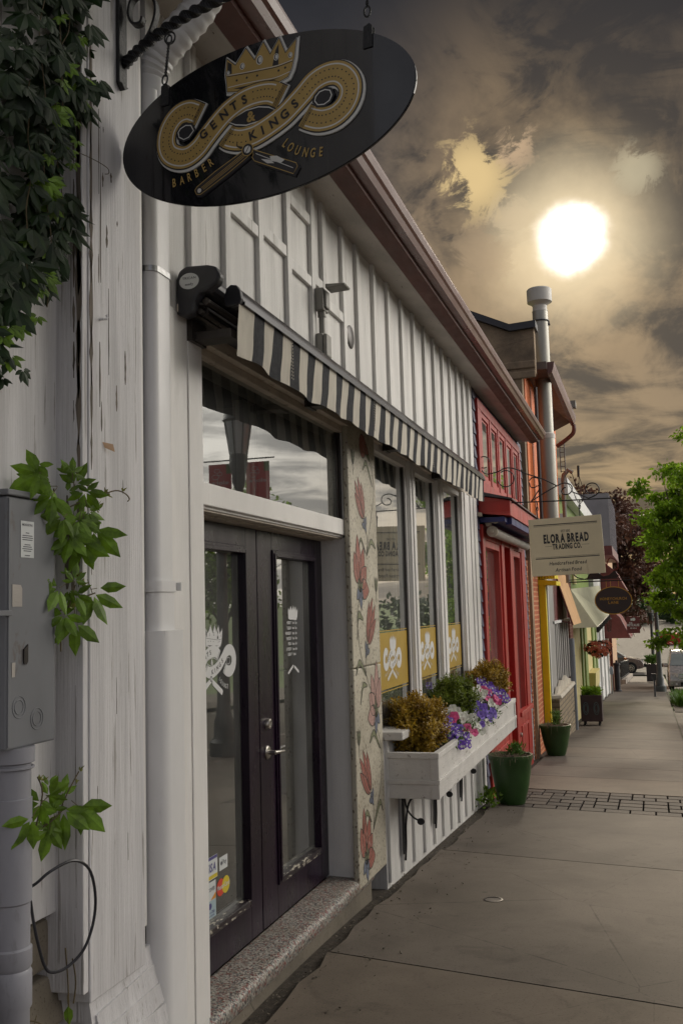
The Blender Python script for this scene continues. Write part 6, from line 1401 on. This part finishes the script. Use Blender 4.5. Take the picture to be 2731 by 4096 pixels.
for x in (-.80, -.72, -.57): mb.tube([(x, 20, 2.185), (x, 20, 2.06)], .006, 5)
mb.build('hanger', 'gold_film', t)
# metcalfe sign
t = thing('hotel_sign', 'dark maroon square sign with white lettering THE METCALFE on the maroon awning', 'sign', (-.8, 45, .8))
f2 = lambda u, v, w_: (-.665+u*.88, 39.2-w_, .92+v*.88)
mb = MB(); mb.prism([(-.27, -.36), (.27, -.36), (.27, .36), (-.27, .36)], f2, -.04, 0); mb.build('board', 'maroon_paint', t)
mb = MB(); text(mb, 'THE', -.10, .05, .06, f2, .005, width=.14); text(mb, 'METCALFE', 0, -.06, .10, f2, .005, width=.50, bold=.03); text(mb, 'INN', 0, -.17, .05, f2, .005, width=.25); disc(mb, .03, .23, .07, f2, .005, 12); mb.flat([(-.10, .17), (-.02, .18), (-.02, .26), (-.10, .27)], f2, .005); mb.build('lettering', 'sticker_white', t, keep=True)

# ---- pavement furniture
def pot(label, c, r, h, plants, green):
    t = thing('green_pot', label, 'plant pot', tuple(c), 'glazed green pots beside the shop fronts')
    mb = MB(); mb.lathe([(r*.55, 0), (r*.60, h*.04), (r*.78, h*.35), (r*.90, h*.65), (r*.95, h*.86), (r*1.02, h*.92), (r*1.02, h), (r*.92, h), (r*.88, h*.92)], c, 36); mb.build('pot', 'pot_green', t, smooth=True)
    mb = MB(); mb.lathe([(r*.89, h*.93), (r*.3, h*.95), (0, h*.96)], c, 24); mb.build('soil', 'soil', t)
    mb = MB()
    for i in range(150):
        a = rnd(0, 6.28); q = rnd(.3, .95)*r; p = Vector((c[0]+q*math.cos(a), c[1]+q*math.sin(a), c[2]+h*.95)); d = Vector((math.cos(a)*rnd(.3, 1.2), math.sin(a)*rnd(.3, 1.2), rnd(.3, 1.2))); L = rnd(.04, .13)
        mb.tube([p, p+d*L*.6, p+d*L+Vector((0, 0, -L*rnd(.1, 1.3)))], [.0022, .0018, .001], 3, cap=False)
    mb.build('dry_stems', 'dry_grass', t, keep=True)
    mb = MB()
    for i in range(plants):
        p = Vector((c[0]+green[0]+random.gauss(0, .035), c[1]+random.gauss(0, .04), c[2]+h*.97)); mb.leaf(p+Vector((0, 0, rnd(0, green[1]))), rv()+Vector((0, 0, 1.1)), rv(), rnd(.04, .08), .016, .1)
    mb.build('greenery', 'grass_blade', t)
pot('glazed green pot of dry stems at the end of the white building', (-1.475, 10.55, G(10.5)), .225, .50, 160, (.06, .10))
pot('glazed green pot with tufty grass beside the yellow post', (-1.50, 15.75, G(15.7)), .235, .46, 220, (.02, .20))
t = thing('weed_clump', 'leafy green weeds sprouting at the foot of the near green pot', 'weeds', (-1.70, 10.35, G(10.3)))
mb = MB()
for i in range(110): p = Vector((rnd(-1.77, -1.58), rnd(10.1, 10.7), G(10.4)+rnd(0, .12))); mb.leaf(p, rv()+Vector((0, 0, .8)), rv(), rnd(.05, .10), .03, .1)
mb.build('foliage', 'sprig_leaf', t)
t = thing('wheeled_planter', 'dark brown square planter on casters with faded round ornament and green plants', 'planter', (-1.35, 22.6, G(22.6)))
z0 = G(22.6)
mb = MB(); mb.box(-1.57, -1.12, 22.4, 22.85, z0+.10, z0+.66); mb.build('box', 'planter_brown', t, bevel=.008)
mb = MB()
for x in (-1.44, -1.22):
    f2 = fy(22.398, x-.02, z0+.38)
    for r in (.055, .035): strip(mb, [(r*math.cos(a*math.pi/8), 2.4*r*math.sin(a*math.pi/8)) for a in range(16)], .006, f2, .001, closed=True)
mb.build('ornament', 'teal_paint', t)
mb = MB()
for x in (-1.50, -1.19):
    for y in (22.47, 22.78): mb.lathe([(.035, -.02), (.042, 0), (.035, .02)], (x, y, z0+.045), 12, 'X'); mb.box(x-.02, x+.02, y-.02, y+.02, z0+.07, z0+.10)
mb.build('caster', 'tyre_rubber', t)
mb = MB()
for i in range(700): p = Vector((rnd(-1.53, -1.16), rnd(22.43, 22.82), z0+.63+rnd(0, .16))); mb.leaf(p, rv()+Vector((0, 0, .9)), rv(), rnd(.05, .1), .03, .1)
mb.build('foliage', 'tree_green', t)
t = thing('vent_pipe', 'upright dark grey pipe on the pavement edge by the wheeled planter', 'pipe', (-1.62, 21.2, G(21)))
mb = MB(); mb.lathe([(.055, 0), (.055, 1.5), (.058, 1.5), (.058, 1.52), (.055, 1.52), (.055, 1.84), (.05, 1.86), (.04, 1.84)], (-1.60, 21.2, G(21.2)), 18); mb.build('pipe_body', 'grey_pipe', t, smooth=True)
t = thing('gas_meter', 'bent pale gas pipe with meter valve running down the maroon pier', 'gas pipe', (-1.70, 20.9, G(20)))
mb = MB(); mb.tube(smoothp([(-1.80, 21.6, 2.0), (-1.79, 21.5, .35), (-1.74, 21.2, .12), (-1.68, 20.9, .0), (-1.67, 20.8, -.3), (-1.67, 20.8, -.72)], 5), .028, 8); mb.build('pipe_run', 'junction_grey', t, smooth=True)
mb = MB(); mb.lathe([(.05, 0), (.07, .04), (.07, .10), (.04, .13)], (-1.66, 20.75, -.48), 12); mb.tube([(-1.66, 20.75, -.38), (-1.56, 20.75, -.38)], .018, 6); mb.build('valve', 'junction_grey', t, smooth=True)
t = thing('hanging_basket', 'hanging basket of orange red geraniums in front of the green building', 'flower basket', (-1.35, 27, .55))
mb = MB()
for i in range(520): d = rv(); mb.leaf(Vector((-1.37+d.x*.27, 27+d.y*.26, .58+d.z*.17)), d+rv()*.6, rv(), rnd(.05, .08), .05, .1)
mb.build('foliage', 'dark_green', t)
mb = MB()
for i in range(300):
    d = rv(); k = rnd(.75, 1.15)+.15*math.sin(d.x*6+d.z*5)
    if d.y > .3: continue
    flower(mb, Vector((-1.36+d.x*.31*k, 26.95+d.y*.30*k, .58+d.z*.20*k)), d+rv()*.5+Vector((.3, -.2, .3)), rnd(.032, .055), 4)
mb.build('blooms', 'geranium_red', t)
mb = MB(); mb.lathe([(.05, 0), (.12, .05), (.15, .11)], (-1.37, 27, .45), 14); mb.build('pot', 'planter_brown', t, smooth=True)
mb = MB(); mb.tube([(-1.37, 27, .6), (-1.37, 27, 1.20)], .006, 4); mb.tube([(-1.78, 27, 1.20), (-1.35, 27, 1.22)], .012, 5); mb.build('hook', 'black_iron', t)
t = thing('parking_meter', 'twin headed grey parking meter in front of the brick pier', 'meter', (-1.60, 40.5, G(40)))
mb = MB(); mb.tube([(-1.60, 40.5, G(40.5)), (-1.60, 40.5, G(40.5)+.75)], .035, 8); mb.build('pole', 'junction_grey', t)
mb = MB(); mb.lathe([(.04, 0), (.07, .05), (.08, .2), (.05, .3), (0, .32)], (-1.60, 40.5, G(40.5)+.75), 12); mb.build('head', 'grey_pipe', t, smooth=True)
t = thing('litter_bin', 'slim dark cylinder ashtray bin by the tan building', 'bin', (-1.5, 43.5, G(43)))
mb = MB(); mb.lathe([(.17, 0), (.17, .05), (.12, .08), (.12, 1.05), (.15, 1.08), (.15, 1.16), (.12, 1.18)], (-1.50, 43.5, G(43.5)), 18); mb.build('body', 'dark_metal', t, smooth=True)
mb = MB(); mb.lathe([(.12, 0), (.04, .03), (.05, .1), (0, .12)], (-1.50, 43.5, G(43.5)+1.18), 14); mb.build('top', 'dark_metal', t, smooth=True)
t = thing('bollard', 'thin black metal post standing on the pavement near the kerb', 'post', (-.02, 38, G(38)))
mb = MB(); mb.lathe([(.05, 0), (.05, .01), (.032, .012), (.032, .62), (0, .64)], (-.02, 38, G(38)), 12); mb.build('shaft', 'dark_metal', t, smooth=True)
mb = MB(); mb.box(-.10, .06, 37.97, 38.03, G(38)+.60, G(38)+.82); mb.build('plate', 'dark_metal', t, bevel=.01)
def lamp(label, x, y, h, banners=False, base=None):
    z = G(y); t = thing('street_lamp', label, 'street lamp', (x, y, z), 'old style street lamps')
    mb = MB(); mb.lathe([(.24, 0), (.24, .22), (.20, .26), (.17, .30), (.16, .55), (.13, .62), (.11, .8), (.10, 1.2), (.075, h*.72), (.07, h*.76), (.11, h*.78), (.11, h*.80), (.16, h*.83), (.14, h*.85)], (x, y, z), 20); mb.build('post', 'lamp_paint', t, smooth=True)
    mb = MB()
    for k in range(8):
        a = k*math.pi/4; mb.tube([(x+.14*math.cos(a), y+.14*math.sin(a), z+h*.85), (x+.24*math.cos(a), y+.24*math.sin(a), z+h*.96)], .012, 4)
    mb.lathe([(.15, h*.845), (.15, h*.855), (.10, h*.87), (0, h*.87)], (x, y, z), 16); mb.build('lantern_frame', 'lamp_paint', t, keep=True)
    mb = MB(); mb.lathe([(.26, h*.96), (.22, h*.985), (.08, h*1.01), (.02, h*1.04), (0, h*1.05)], (x, y, z), 16); mb.build('lantern_roof', 'lamp_paint', t, smooth=True)
    mb = MB(); mb.lathe([(.13, h*.86), (.225, h*.955)], (x, y, z), 16); mb.build('lantern_glass', 'headlamp', t)
    if banners:
        zb = 4.245
        mb = MB(); mb.tube([(x-.62, y, zb), (x+.62, y, zb)], .012, 6); mb.build('banner_arm', 'lamp_paint', t)
        for s in (-1, 1):
            mb = MB(); f_ = lambda u, v, w_: (x+s*.33+u, y-w_, v); mb.prism([(-.20, 3.15), (.20, 3.15), (.20, 4.19), (-.20, 4.19)], f_, -.004, .004); bn = mb.build('banner', 'banner_red', t)
            mb = MB(); mb.box(x+s*.33-.20, x+s*.33-.11, y-.006, y+.006, 4.03, 4.188); mb.build('colour_patch', 'banner_green', bn)
            mb = MB(); 
            for q in (f_, lambda u, v, w_: (x+s*.33-u, y+w_, v)):
                for cx__, cz__, r__ in ((.05, 4.08, .05), (.0, 4.03, .04), (.08, 3.98, .06)): strip(mb, [(cx__+r__*math.cos(a*.52), cz__+.7*r__*math.sin(a*.52)) for a in range(12)], .004, q, .006, closed=True)
                strip(mb, [(.05, 3.96), (.03, 3.85), (.06, 3.65)], .004, q, .006); text(mb, 'elora', .0, 3.86, .06, q, .006, width=.3)
            mb.build('banner_print', 'sticker_white', bn, keep=True)
lamp('dark green street lamp post with thick base standing at the kerb beyond the bollard', .20, 43.3, 4.6)
lamp('street lamp post farther down, just past the square dark planter', -.02, 62, 4.6)
lamp('street lamp with two red banners across from the dark door', 2.54, 14.8, 5.60, True)
t = thing('square_planter', 'large dark square planter with leafy plants at the far corner', 'planter', (-.2, 58, G(58)))
mb = MB(); mb.box(-.42, .18, 57.7, 58.3, G(58)+.05, G(58)+1.0); mb.build('box', 'dark_metal', t, bevel=.01)
mb = MB()
for i in range(420): p = Vector((rnd(-.40, .2), rnd(57.7, 58.3), G(58)+1+rnd(0, .4))); mb.leaf(p, rv()+Vector((0, 0, .9)), rv(), rnd(.12, .25), .07, .1)
mb.build('foliage', 'grass_blade', t)
t = thing('railing', 'low black fence with concrete kerb beyond the tan building', 'fence', (-1.6, 60, G(60)))
mb = MB()
for i in range(60):
    y = 54.8+.3*i; mb.box(-1.72, -1.68, y, y+.05, G(y), G(y)+1.15)
for h in (1.1, .25): mb.hexa([(-1.72, 54.8, G(54.8)+h), (-1.68, 54.8, G(54.8)+h), (-1.68, 72.8, G(72.8)+h), (-1.72, 72.8, G(72.8)+h), (-1.72, 54.8, G(54.8)+h+.06), (-1.68, 54.8, G(54.8)+h+.06), (-1.68, 72.8, G(72.8)+h+.06), (-1.72, 72.8, G(72.8)+h+.06)])
mb.build('pickets', 'black_iron', t, keep=True)
mb = MB(); mb.hexa([(-1.9, 54.6, G(54.6)-.1), (-1.45, 54.6, G(54.6)-.1), (-1.45, 73, G(73)-.1), (-1.9, 73, G(73)-.1), (-1.9, 54.6, G(54.6)+.22), (-1.45, 54.6, G(54.6)+.22), (-1.45, 73, G(73)+.22), (-1.9, 73, G(73)+.22)]); mb.build('kerb', 'curb_concrete', t)

# ---- vehicles
def car(name, label, cat, loc, rz, prof, wheels, L, W, paint_, glassprof, van=False):
    """profile in the car's own x (length), z; the body is one shell, narrowing towards the roof"""
    t = thing(name, label, cat, loc); t.rotation_euler = (0, 0, rz); M_ = Vector(loc)
    def Fn(u, v, w_): return (M_.x+u, M_.y+w_, M_.z+v)
    mb = MB(); n = len(prof); secs = []
    for w_, k in ((-W/2, 0), (-W/2+.03, 0), (W/2-.03, 0), (W/2, 0)):
        secs.append(w_)
    vs = []; zs = max(p[1] for p in prof)
    for si, w_ in enumerate((-1, -.96, .96, 1)):
        for u, v in prof:
            tp = 1-.16*max(0, (v-1.0))/(zs-1.0) if v > 1.0 else 1; ins = .97 if abs(w_) == 1 else 1
            vs.append(Fn(u*(.985 if abs(w_) == 1 else 1), v if v < .3 else .3+(v-.3)*ins, w_*W/2*tp))
    fs_ = [tuple(range(n))[::-1], tuple(range(3*n, 4*n))]+[(s_*n+i, s_*n+(i+1) % n, (s_+1)*n+(i+1) % n, (s_+1)*n+i) for s_ in range(3) for i in range(n)]
    mb.add(vs, fs_); body = mb.build('body', paint_, t, smooth=True, bevel=.03)
    for s_ in (-1, 1):
        for gp in glassprof:
            mb = MB(); q = [Fn(u, v, s_*(W/2*(1-.16*max(0, v-1.0)/(zs-1.0))+.004)) for u, v in gp]; mb.add(q, [tuple(range(len(gp)))]); mb.build('side_window', 'car_window', body)
    for wx in wheels:
        for s_ in (-1, 1):
            mb = MB(); c = Fn(wx, .36, s_*(W/2-.10)); mb.lathe([(.30, -.10), (.36, -.08), (.36, .08), (.30, .11)], c, 26, 'Y'); wh = mb.build('wheel', 'tyre_rubber', t, smooth=True)
            mb = MB(); mb.lathe([(.24, -.118), (.24, .118)], c, 22, 'Y') if False else None
            for k in range(10):
                a = k*math.pi/5; mb.hexa([(c[0]+r_*math.cos(a+d_)*1, c[1]+s_*.10+e_, c[2]+r_*math.sin(a+d_)) for e_ in (0, s_*.02) for r_, d_ in ((.05, -.5), (.05, .5), (.25, .10), (.25, -.10))])
            mb.lathe([(.25, .095*s_), (.26, .115*s_), (.235, .118*s_), (.235, .09*s_)], c, 22, 'Y'); mb.build('rim', 'chrome', wh, keep=True)
            mb = MB(); mb.lathe([(.42, -.02), (.42, .0)], (c[0], c[1]+s_*.085, c[2]+.03), 24, 'Y'); mb.build('wheel_arch', 'tyre_rubber', t)
    return t, Fn
prof = [(-2.3, .35), (-2.32, .8), (-2.25, 1.15), (-2.05, 1.62), (-1.6, 1.74), (-.2, 1.74), (.35, 1.62), (1.05, 1.15), (1.6, 1.08), (2.1, .95), (2.28, .80), (2.33, .55), (2.25, .35), (1.8, .28), (-1.9, .28)]
t, Fn = car('parked_car', 'brown SUV seen from the side with orange marker light at the end of the street', 'car', (-3.05, 78.2, -3.45), 0, prof, (1.42, -1.42), 4.6, 1.9, 'suv_paint', [[(-1.9, 1.18), (-1.75, 1.58), (-1.0, 1.62), (-1.0, 1.15)], [(-.93, 1.15), (-.93, 1.62), (-.2, 1.62), (-.15, 1.15)], [(-.08, 1.15), (-.12, 1.62), (.28, 1.52), (.92, 1.15)]])
mb = MB(); mb.add([Fn(.42, 1.61, -.78), Fn(.42, 1.61, .78), Fn(1.07, 1.17, .88), Fn(1.07, 1.17, -.88)], [(0, 1, 2, 3)]); mb.build('windscreen', 'headlamp', t)
mb = MB(); mb.add([Fn(*p) for p in ((.95, 1.02, -.97), (1.12, 1.02, -.97), (1.12, 1.16, -.97), (.95, 1.16, -.97), (.95, 1.02, -1.14), (1.12, 1.02, -1.14), (1.12, 1.16, -1.14), (.95, 1.16, -1.14))], [(0, 1, 2, 3), (4, 5, 6, 7), (0, 1, 5, 4), (1, 2, 6, 5), (2, 3, 7, 6), (3, 0, 4, 7)]); mb.build('door_mirror', 'amber_lens', t)
for s_ in (-1, 1):
    mb = MB(); mb.add([Fn(2.10, .78, s_*.86), Fn(2.30, .76, s_*.80), Fn(2.28, .90, s_*.80), Fn(2.08, .94, s_*.90), Fn(1.95, .90, s_*.955), Fn(1.98, .80, s_*.955)], [(0, 1, 2, 3), (0, 3, 4, 5)]); mb.build('headlight', 'headlamp', t)
mb = MB(); mb.add([Fn(2.0, .30, -.96), Fn(2.36, .42, -.80), Fn(2.36, .42, .8), Fn(2.0, .3, .96), Fn(2.0, .5, -.965), Fn(2.37, .55, -.82), Fn(2.37, .55, .82), Fn(2.0, .5, .965)], [(0, 1, 5, 4), (1, 2, 6, 5), (2, 3, 7, 6)]); mb.build('bumper', 'tyre_rubber', t)
# silver people carrier nose-on; built along x then turned
prof = [(-2.35, .35), (-2.4, 1.0), (-2.3, 1.55), (-2.0, 1.76), (.0, 1.80), (.55, 1.66), (1.35, 1.14), (2.0, .98), (2.25, .80), (2.32, .55), (2.26, .32), (1.8, .25), (-1.9, .25)]
loc = (1.52, 48.6, G(48.6)-.09)
t, Fn = car('parked_van', 'silver grey minivan facing the camera, parked behind the tree at the kerb', 'minivan', loc, -math.pi/2, prof, (1.45, -1.5), 4.7, 1.85, 'silver_paint', [[(-2.2, 1.15), (-1.95, 1.60), (-.9, 1.64), (-.9, 1.12)], [(-.8, 1.12), (-.8, 1.64), (.0, 1.64), (.9, 1.2), (.9, 1.12)]])
mb = MB(); mb.add([Fn(.60, 1.645, -.73), Fn(.60, 1.645, .73), Fn(1.34, 1.165, .84), Fn(1.34, 1.165, -.84)], [(0, 1, 2, 3)]); mb.build('windscreen', 'car_window', t)
for s_ in (-1, 1):
    mb = MB(); mb.add([Fn(2.20, .72, s_*.88), Fn(2.30, .72, s_*.55), Fn(2.24, .88, s_*.55), Fn(2.12, .92, s_*.88)], [(0, 1, 2, 3)]); mb.build('headlight', 'headlamp', t)
    mb = MB(); c = Fn(1.0, 1.15, s_*1.03); mb.hexa([(c[0]+a, c[1]+b, c[2]+e_) for e_ in (-.08, .08) for a, b in ((-.05, -.11), (.05, -.11), (.05, .11), (-.05, .11))]); mb.build('door_mirror', 'silver_paint', t, bevel=.03)
    mb = MB(); mb.lathe([(.05, 0), (.05, .01), (0, .012)], Fn(2.335, .42, s_*.62), 10, 'X'); mb.build('fog_light', 'headlamp', t)
mb = MB(); mb.add([Fn(2.29, .66, -.5), Fn(2.29, .66, .5), Fn(2.22, .86, .5), Fn(2.22, .86, -.5)], [(0, 1, 2, 3)]); mb.build('grille', 'chrome', t)
mb = MB(); mb.add([Fn(2.345, .34, -.45), Fn(2.345, .34, .45), Fn(2.345, .50, .45), Fn(2.345, .50, -.45)], [(0, 1, 2, 3)]); mb.build('air_intake', 'tyre_rubber', t)

# ---- trees
def tree(label, base, h, cr, cz, n, mat, group=None, tr=.10, leaf=.09, name='street_tree', lean=0, rz=None, cull=None):
    t = thing(name, label, 'tree', tuple(base), group); b = Vector(base)
    rz = rz or cr; mb = MB(); top = b+Vector((lean, 0, h))
    mb.tube(smoothp([tuple(b), tuple(b.lerp(top, .3)+Vector((.05, .02, 0))), tuple(b.lerp(top, .6)), tuple(b.lerp(top, .92))], 4), [tr*(1-.8*i/12) for i in range(13)], 9); mb.build('trunk', 'bark', t, smooth=True, keep=True)
    C_ = Vector((b.x+lean*.6, b.y, b.z+cz)); tips = []; mb = MB()
    for i in range(26):
        d = rv(); d.z = d.z*.9+.15; st = b.lerp(top, rnd(.35, .8)); e_ = C_+Vector((d.x*cr*.8, d.y*cr*.8, d.z*rz*.82)); m_ = st.lerp(e_, .5)+Vector((0, 0, .12*cr)); mb.tube([st, m_, e_], [tr*.35, tr*.2, tr*.06], 5)
    mb.build('limbs', 'bark', t, keep=True)
    cl = []
    for i in range(int(60+n/160)):
        d = rv(); k = random.random()**.45*(1+.22*math.sin(d.x*4+d.z*5+b.y)); cl.append((C_+Vector((d.x*cr*k, d.y*cr*k, d.z*rz*k)), rnd(.16, .34)*cr))
    mb = MB()
    for i in range(n):
        c, r_ = random.choice(cl); d = rv(); p = c+d*r_*random.random()**.5*Vector((1, 1, 1)).x
        p.z = c.z+(p.z-c.z)*.65
        if cull and cull(p): continue
        dd = (rv()+Vector((0, 0, -.35))); mb.leaf(p, dd, (rv()+Vector((0, 0, 1.2))).normalized(), leaf*rnd(.7, 1.3), leaf*.62, .12)
    mb.build('crown', mat, t, keep=True)
    return t
tree('leafy green street tree in the pavement bed at the kerb', (.98, 27.5, G(27.5)), 5.8, 1.32, 3.95, 19000, 'tree_green', 'green street trees', .09, .135, rz=2.95, cull=lambda p: p.z < .55)
tree('second leafy green street tree behind the first, over the silver minivan', (2.0, 37, G(37)), 6.5, 1.9, 5.4, 7000, 'tree_green', 'green street trees', .10, .17, rz=3.0)
tree('big purple brown maple rising behind the maroon awnings', (-2.7, 62, G(62)), 10.5, 4.2, 7.6, 24000, 'maple_purple', None, .25, .27, 'maple_tree', rz=4.3)
tree('dark green tree standing below the purple maple by the corner', (-3.3, 66, G(66)), 6.8, 3.3, 5.4, 6500, 'dark_green', None, .16, .24, 'corner_tree', rz=2.4)
tree('unseen street tree with its crown placed high over the kerb to shade the near facade', (2.7, 3.8, 0), 7.6, 2.6, 6.1, 22000, 'tree_green', 'green street trees', .12, .20, rz=1.7, cull=lambda p: p.x < .1+.16*p.y or p.z < 4.3)  # out-of-view tree, crown placed and shaped to shade the near facade and pavement
for i, (x, y, nm) in enumerate(((11.5, 9, 'opposite the tiled pillar'), (12, 21, 'opposite the red shop'), (11, 34, 'opposite the green building'))):
    tree('broad green tree on the other side of the street %s' % nm, (x, y, -.4-.5*i), 7, 3.0, 5.2, 4500, 'tree_green', 'green street trees', .16, .24, rz=3.0)
# planting bed at the kerb
mb = MB(); mb.hexa([(.46, 27.8, G(27.8)-.02), (1.28, 27.6, G(27.6)-.02), (1.28, 33.6, G(33.6)-.02), (.46, 33.8, G(33.8)-.02), (.46, 27.8, G(27.8)+.012), (1.28, 27.6, G(27.6)+.012), (1.28, 33.6, G(33.6)+.012), (.46, 33.8, G(33.8)+.012)]); o = mb.build('planting_bed', 'soil'); structure(o)
t = thing('day_lilies', 'spiky green lilies in the soil bed at the foot of the street tree', 'plants', (.8, 30, G(30)))
mb = MB()
for i in range(900):
    c = random.choice(((.60, 31.5), (.72, 30.6), (.85, 32.2), (1.0, 31.2), (.66, 32.8), (.95, 29.8))); p = Vector((c[0]+random.gauss(0, .06), c[1]+random.gauss(0, .1), G(c[1])))
    a = rnd(0, 6.28); q = rnd(.1, .38); mb.leaf(p, Vector((math.cos(a)*q, math.sin(a)*q, .5)), Vector((math.cos(a), math.sin(a), 0)), rnd(.3, .55), .035, .1)
mb.build('foliage', 'grass_blade', t, keep=True)
# far greenery and houses beyond the junction
for i, (x, y, r, h) in enumerate(((-6.5, 86, 1.6, 2.6), (-9.5, 90, 2.2, 3.4), (-5.0, 98, 1.6, 2.4))):
    tree(['round bush by the road beyond the brown SUV', 'taller bush left of the far lot', 'pale bush farthest along the far lot'][i], (x, y, G(y)), h*.8, r, h*.55, 1800, 'tree_green', 'bushes beyond the junction', .08, .22, 'bush', rz=h*.5)
mb = MB()
for i in range(5200): p = Vector((rnd(-45, 45), rnd(175, 210), G(190)+rnd(-.5, 5)+1.5*math.sin(i))); mb.leaf(p, rv(), rv(), 1.3, 1.0, .1)
o = mb.build('far_woods', 'dark_green'); o['kind'] = 'stuff'
mb = MB(); mb.box(.6, 3.2, 118, 122, G(118), G(118)+1.3); o = mb.build('far_shed', 'banner_red', bevel=.2); tag(o, 'small reddish shed far up the grey lot', 'shed')
# other side of the street: seen in the windows
def opp(label, y0, y1, h, mat, n):
    B = thing('opposite_building', label, 'building', (15, (y0+y1)/2, -.6), 'shops across the street')
    mb = MB(); mb.box(15, 20, y0, y1, -3, h); mb.build('wall', mat, B)
    for k in range(n):
        a = y0+(y1-y0)*(k+.2)/n; b = y0+(y1-y0)*(k+.8)/n
        for z0_, z1_ in ((0, 1.9), (3.0, 4.4)):
            if z1_ > h-.3: continue
            mb = MB(); mb.box(14.95, 14.999, a, b, z0_, z1_); wn = mb.build('window', 'car_window', B)
            mb = MB(); mb.box(14.90, 14.949, a-.08, b+.08, z0_-.12, z0_); mb.build('sill', 'white_paint', wn)
    mb = MB(); mb.box(14.8, 15.0, y0, y1, h-.3, h); mb.build('cornice', 'white_paint', B)
opp('low brick shop across the street from the barber', -8, 5, 4.8, 'far_brick', 4); opp('cream shop across the street from the flower box', 5.1, 16, 5.4, 'tan_wall', 4); opp('long brick block across the street farther down', 16.1, 34, 5.0, 'far_brick', 6)
structure(sheet('opposite_pavement', 9.5, 15.0, -.01, 'sidewalk_concrete', ymax=75))
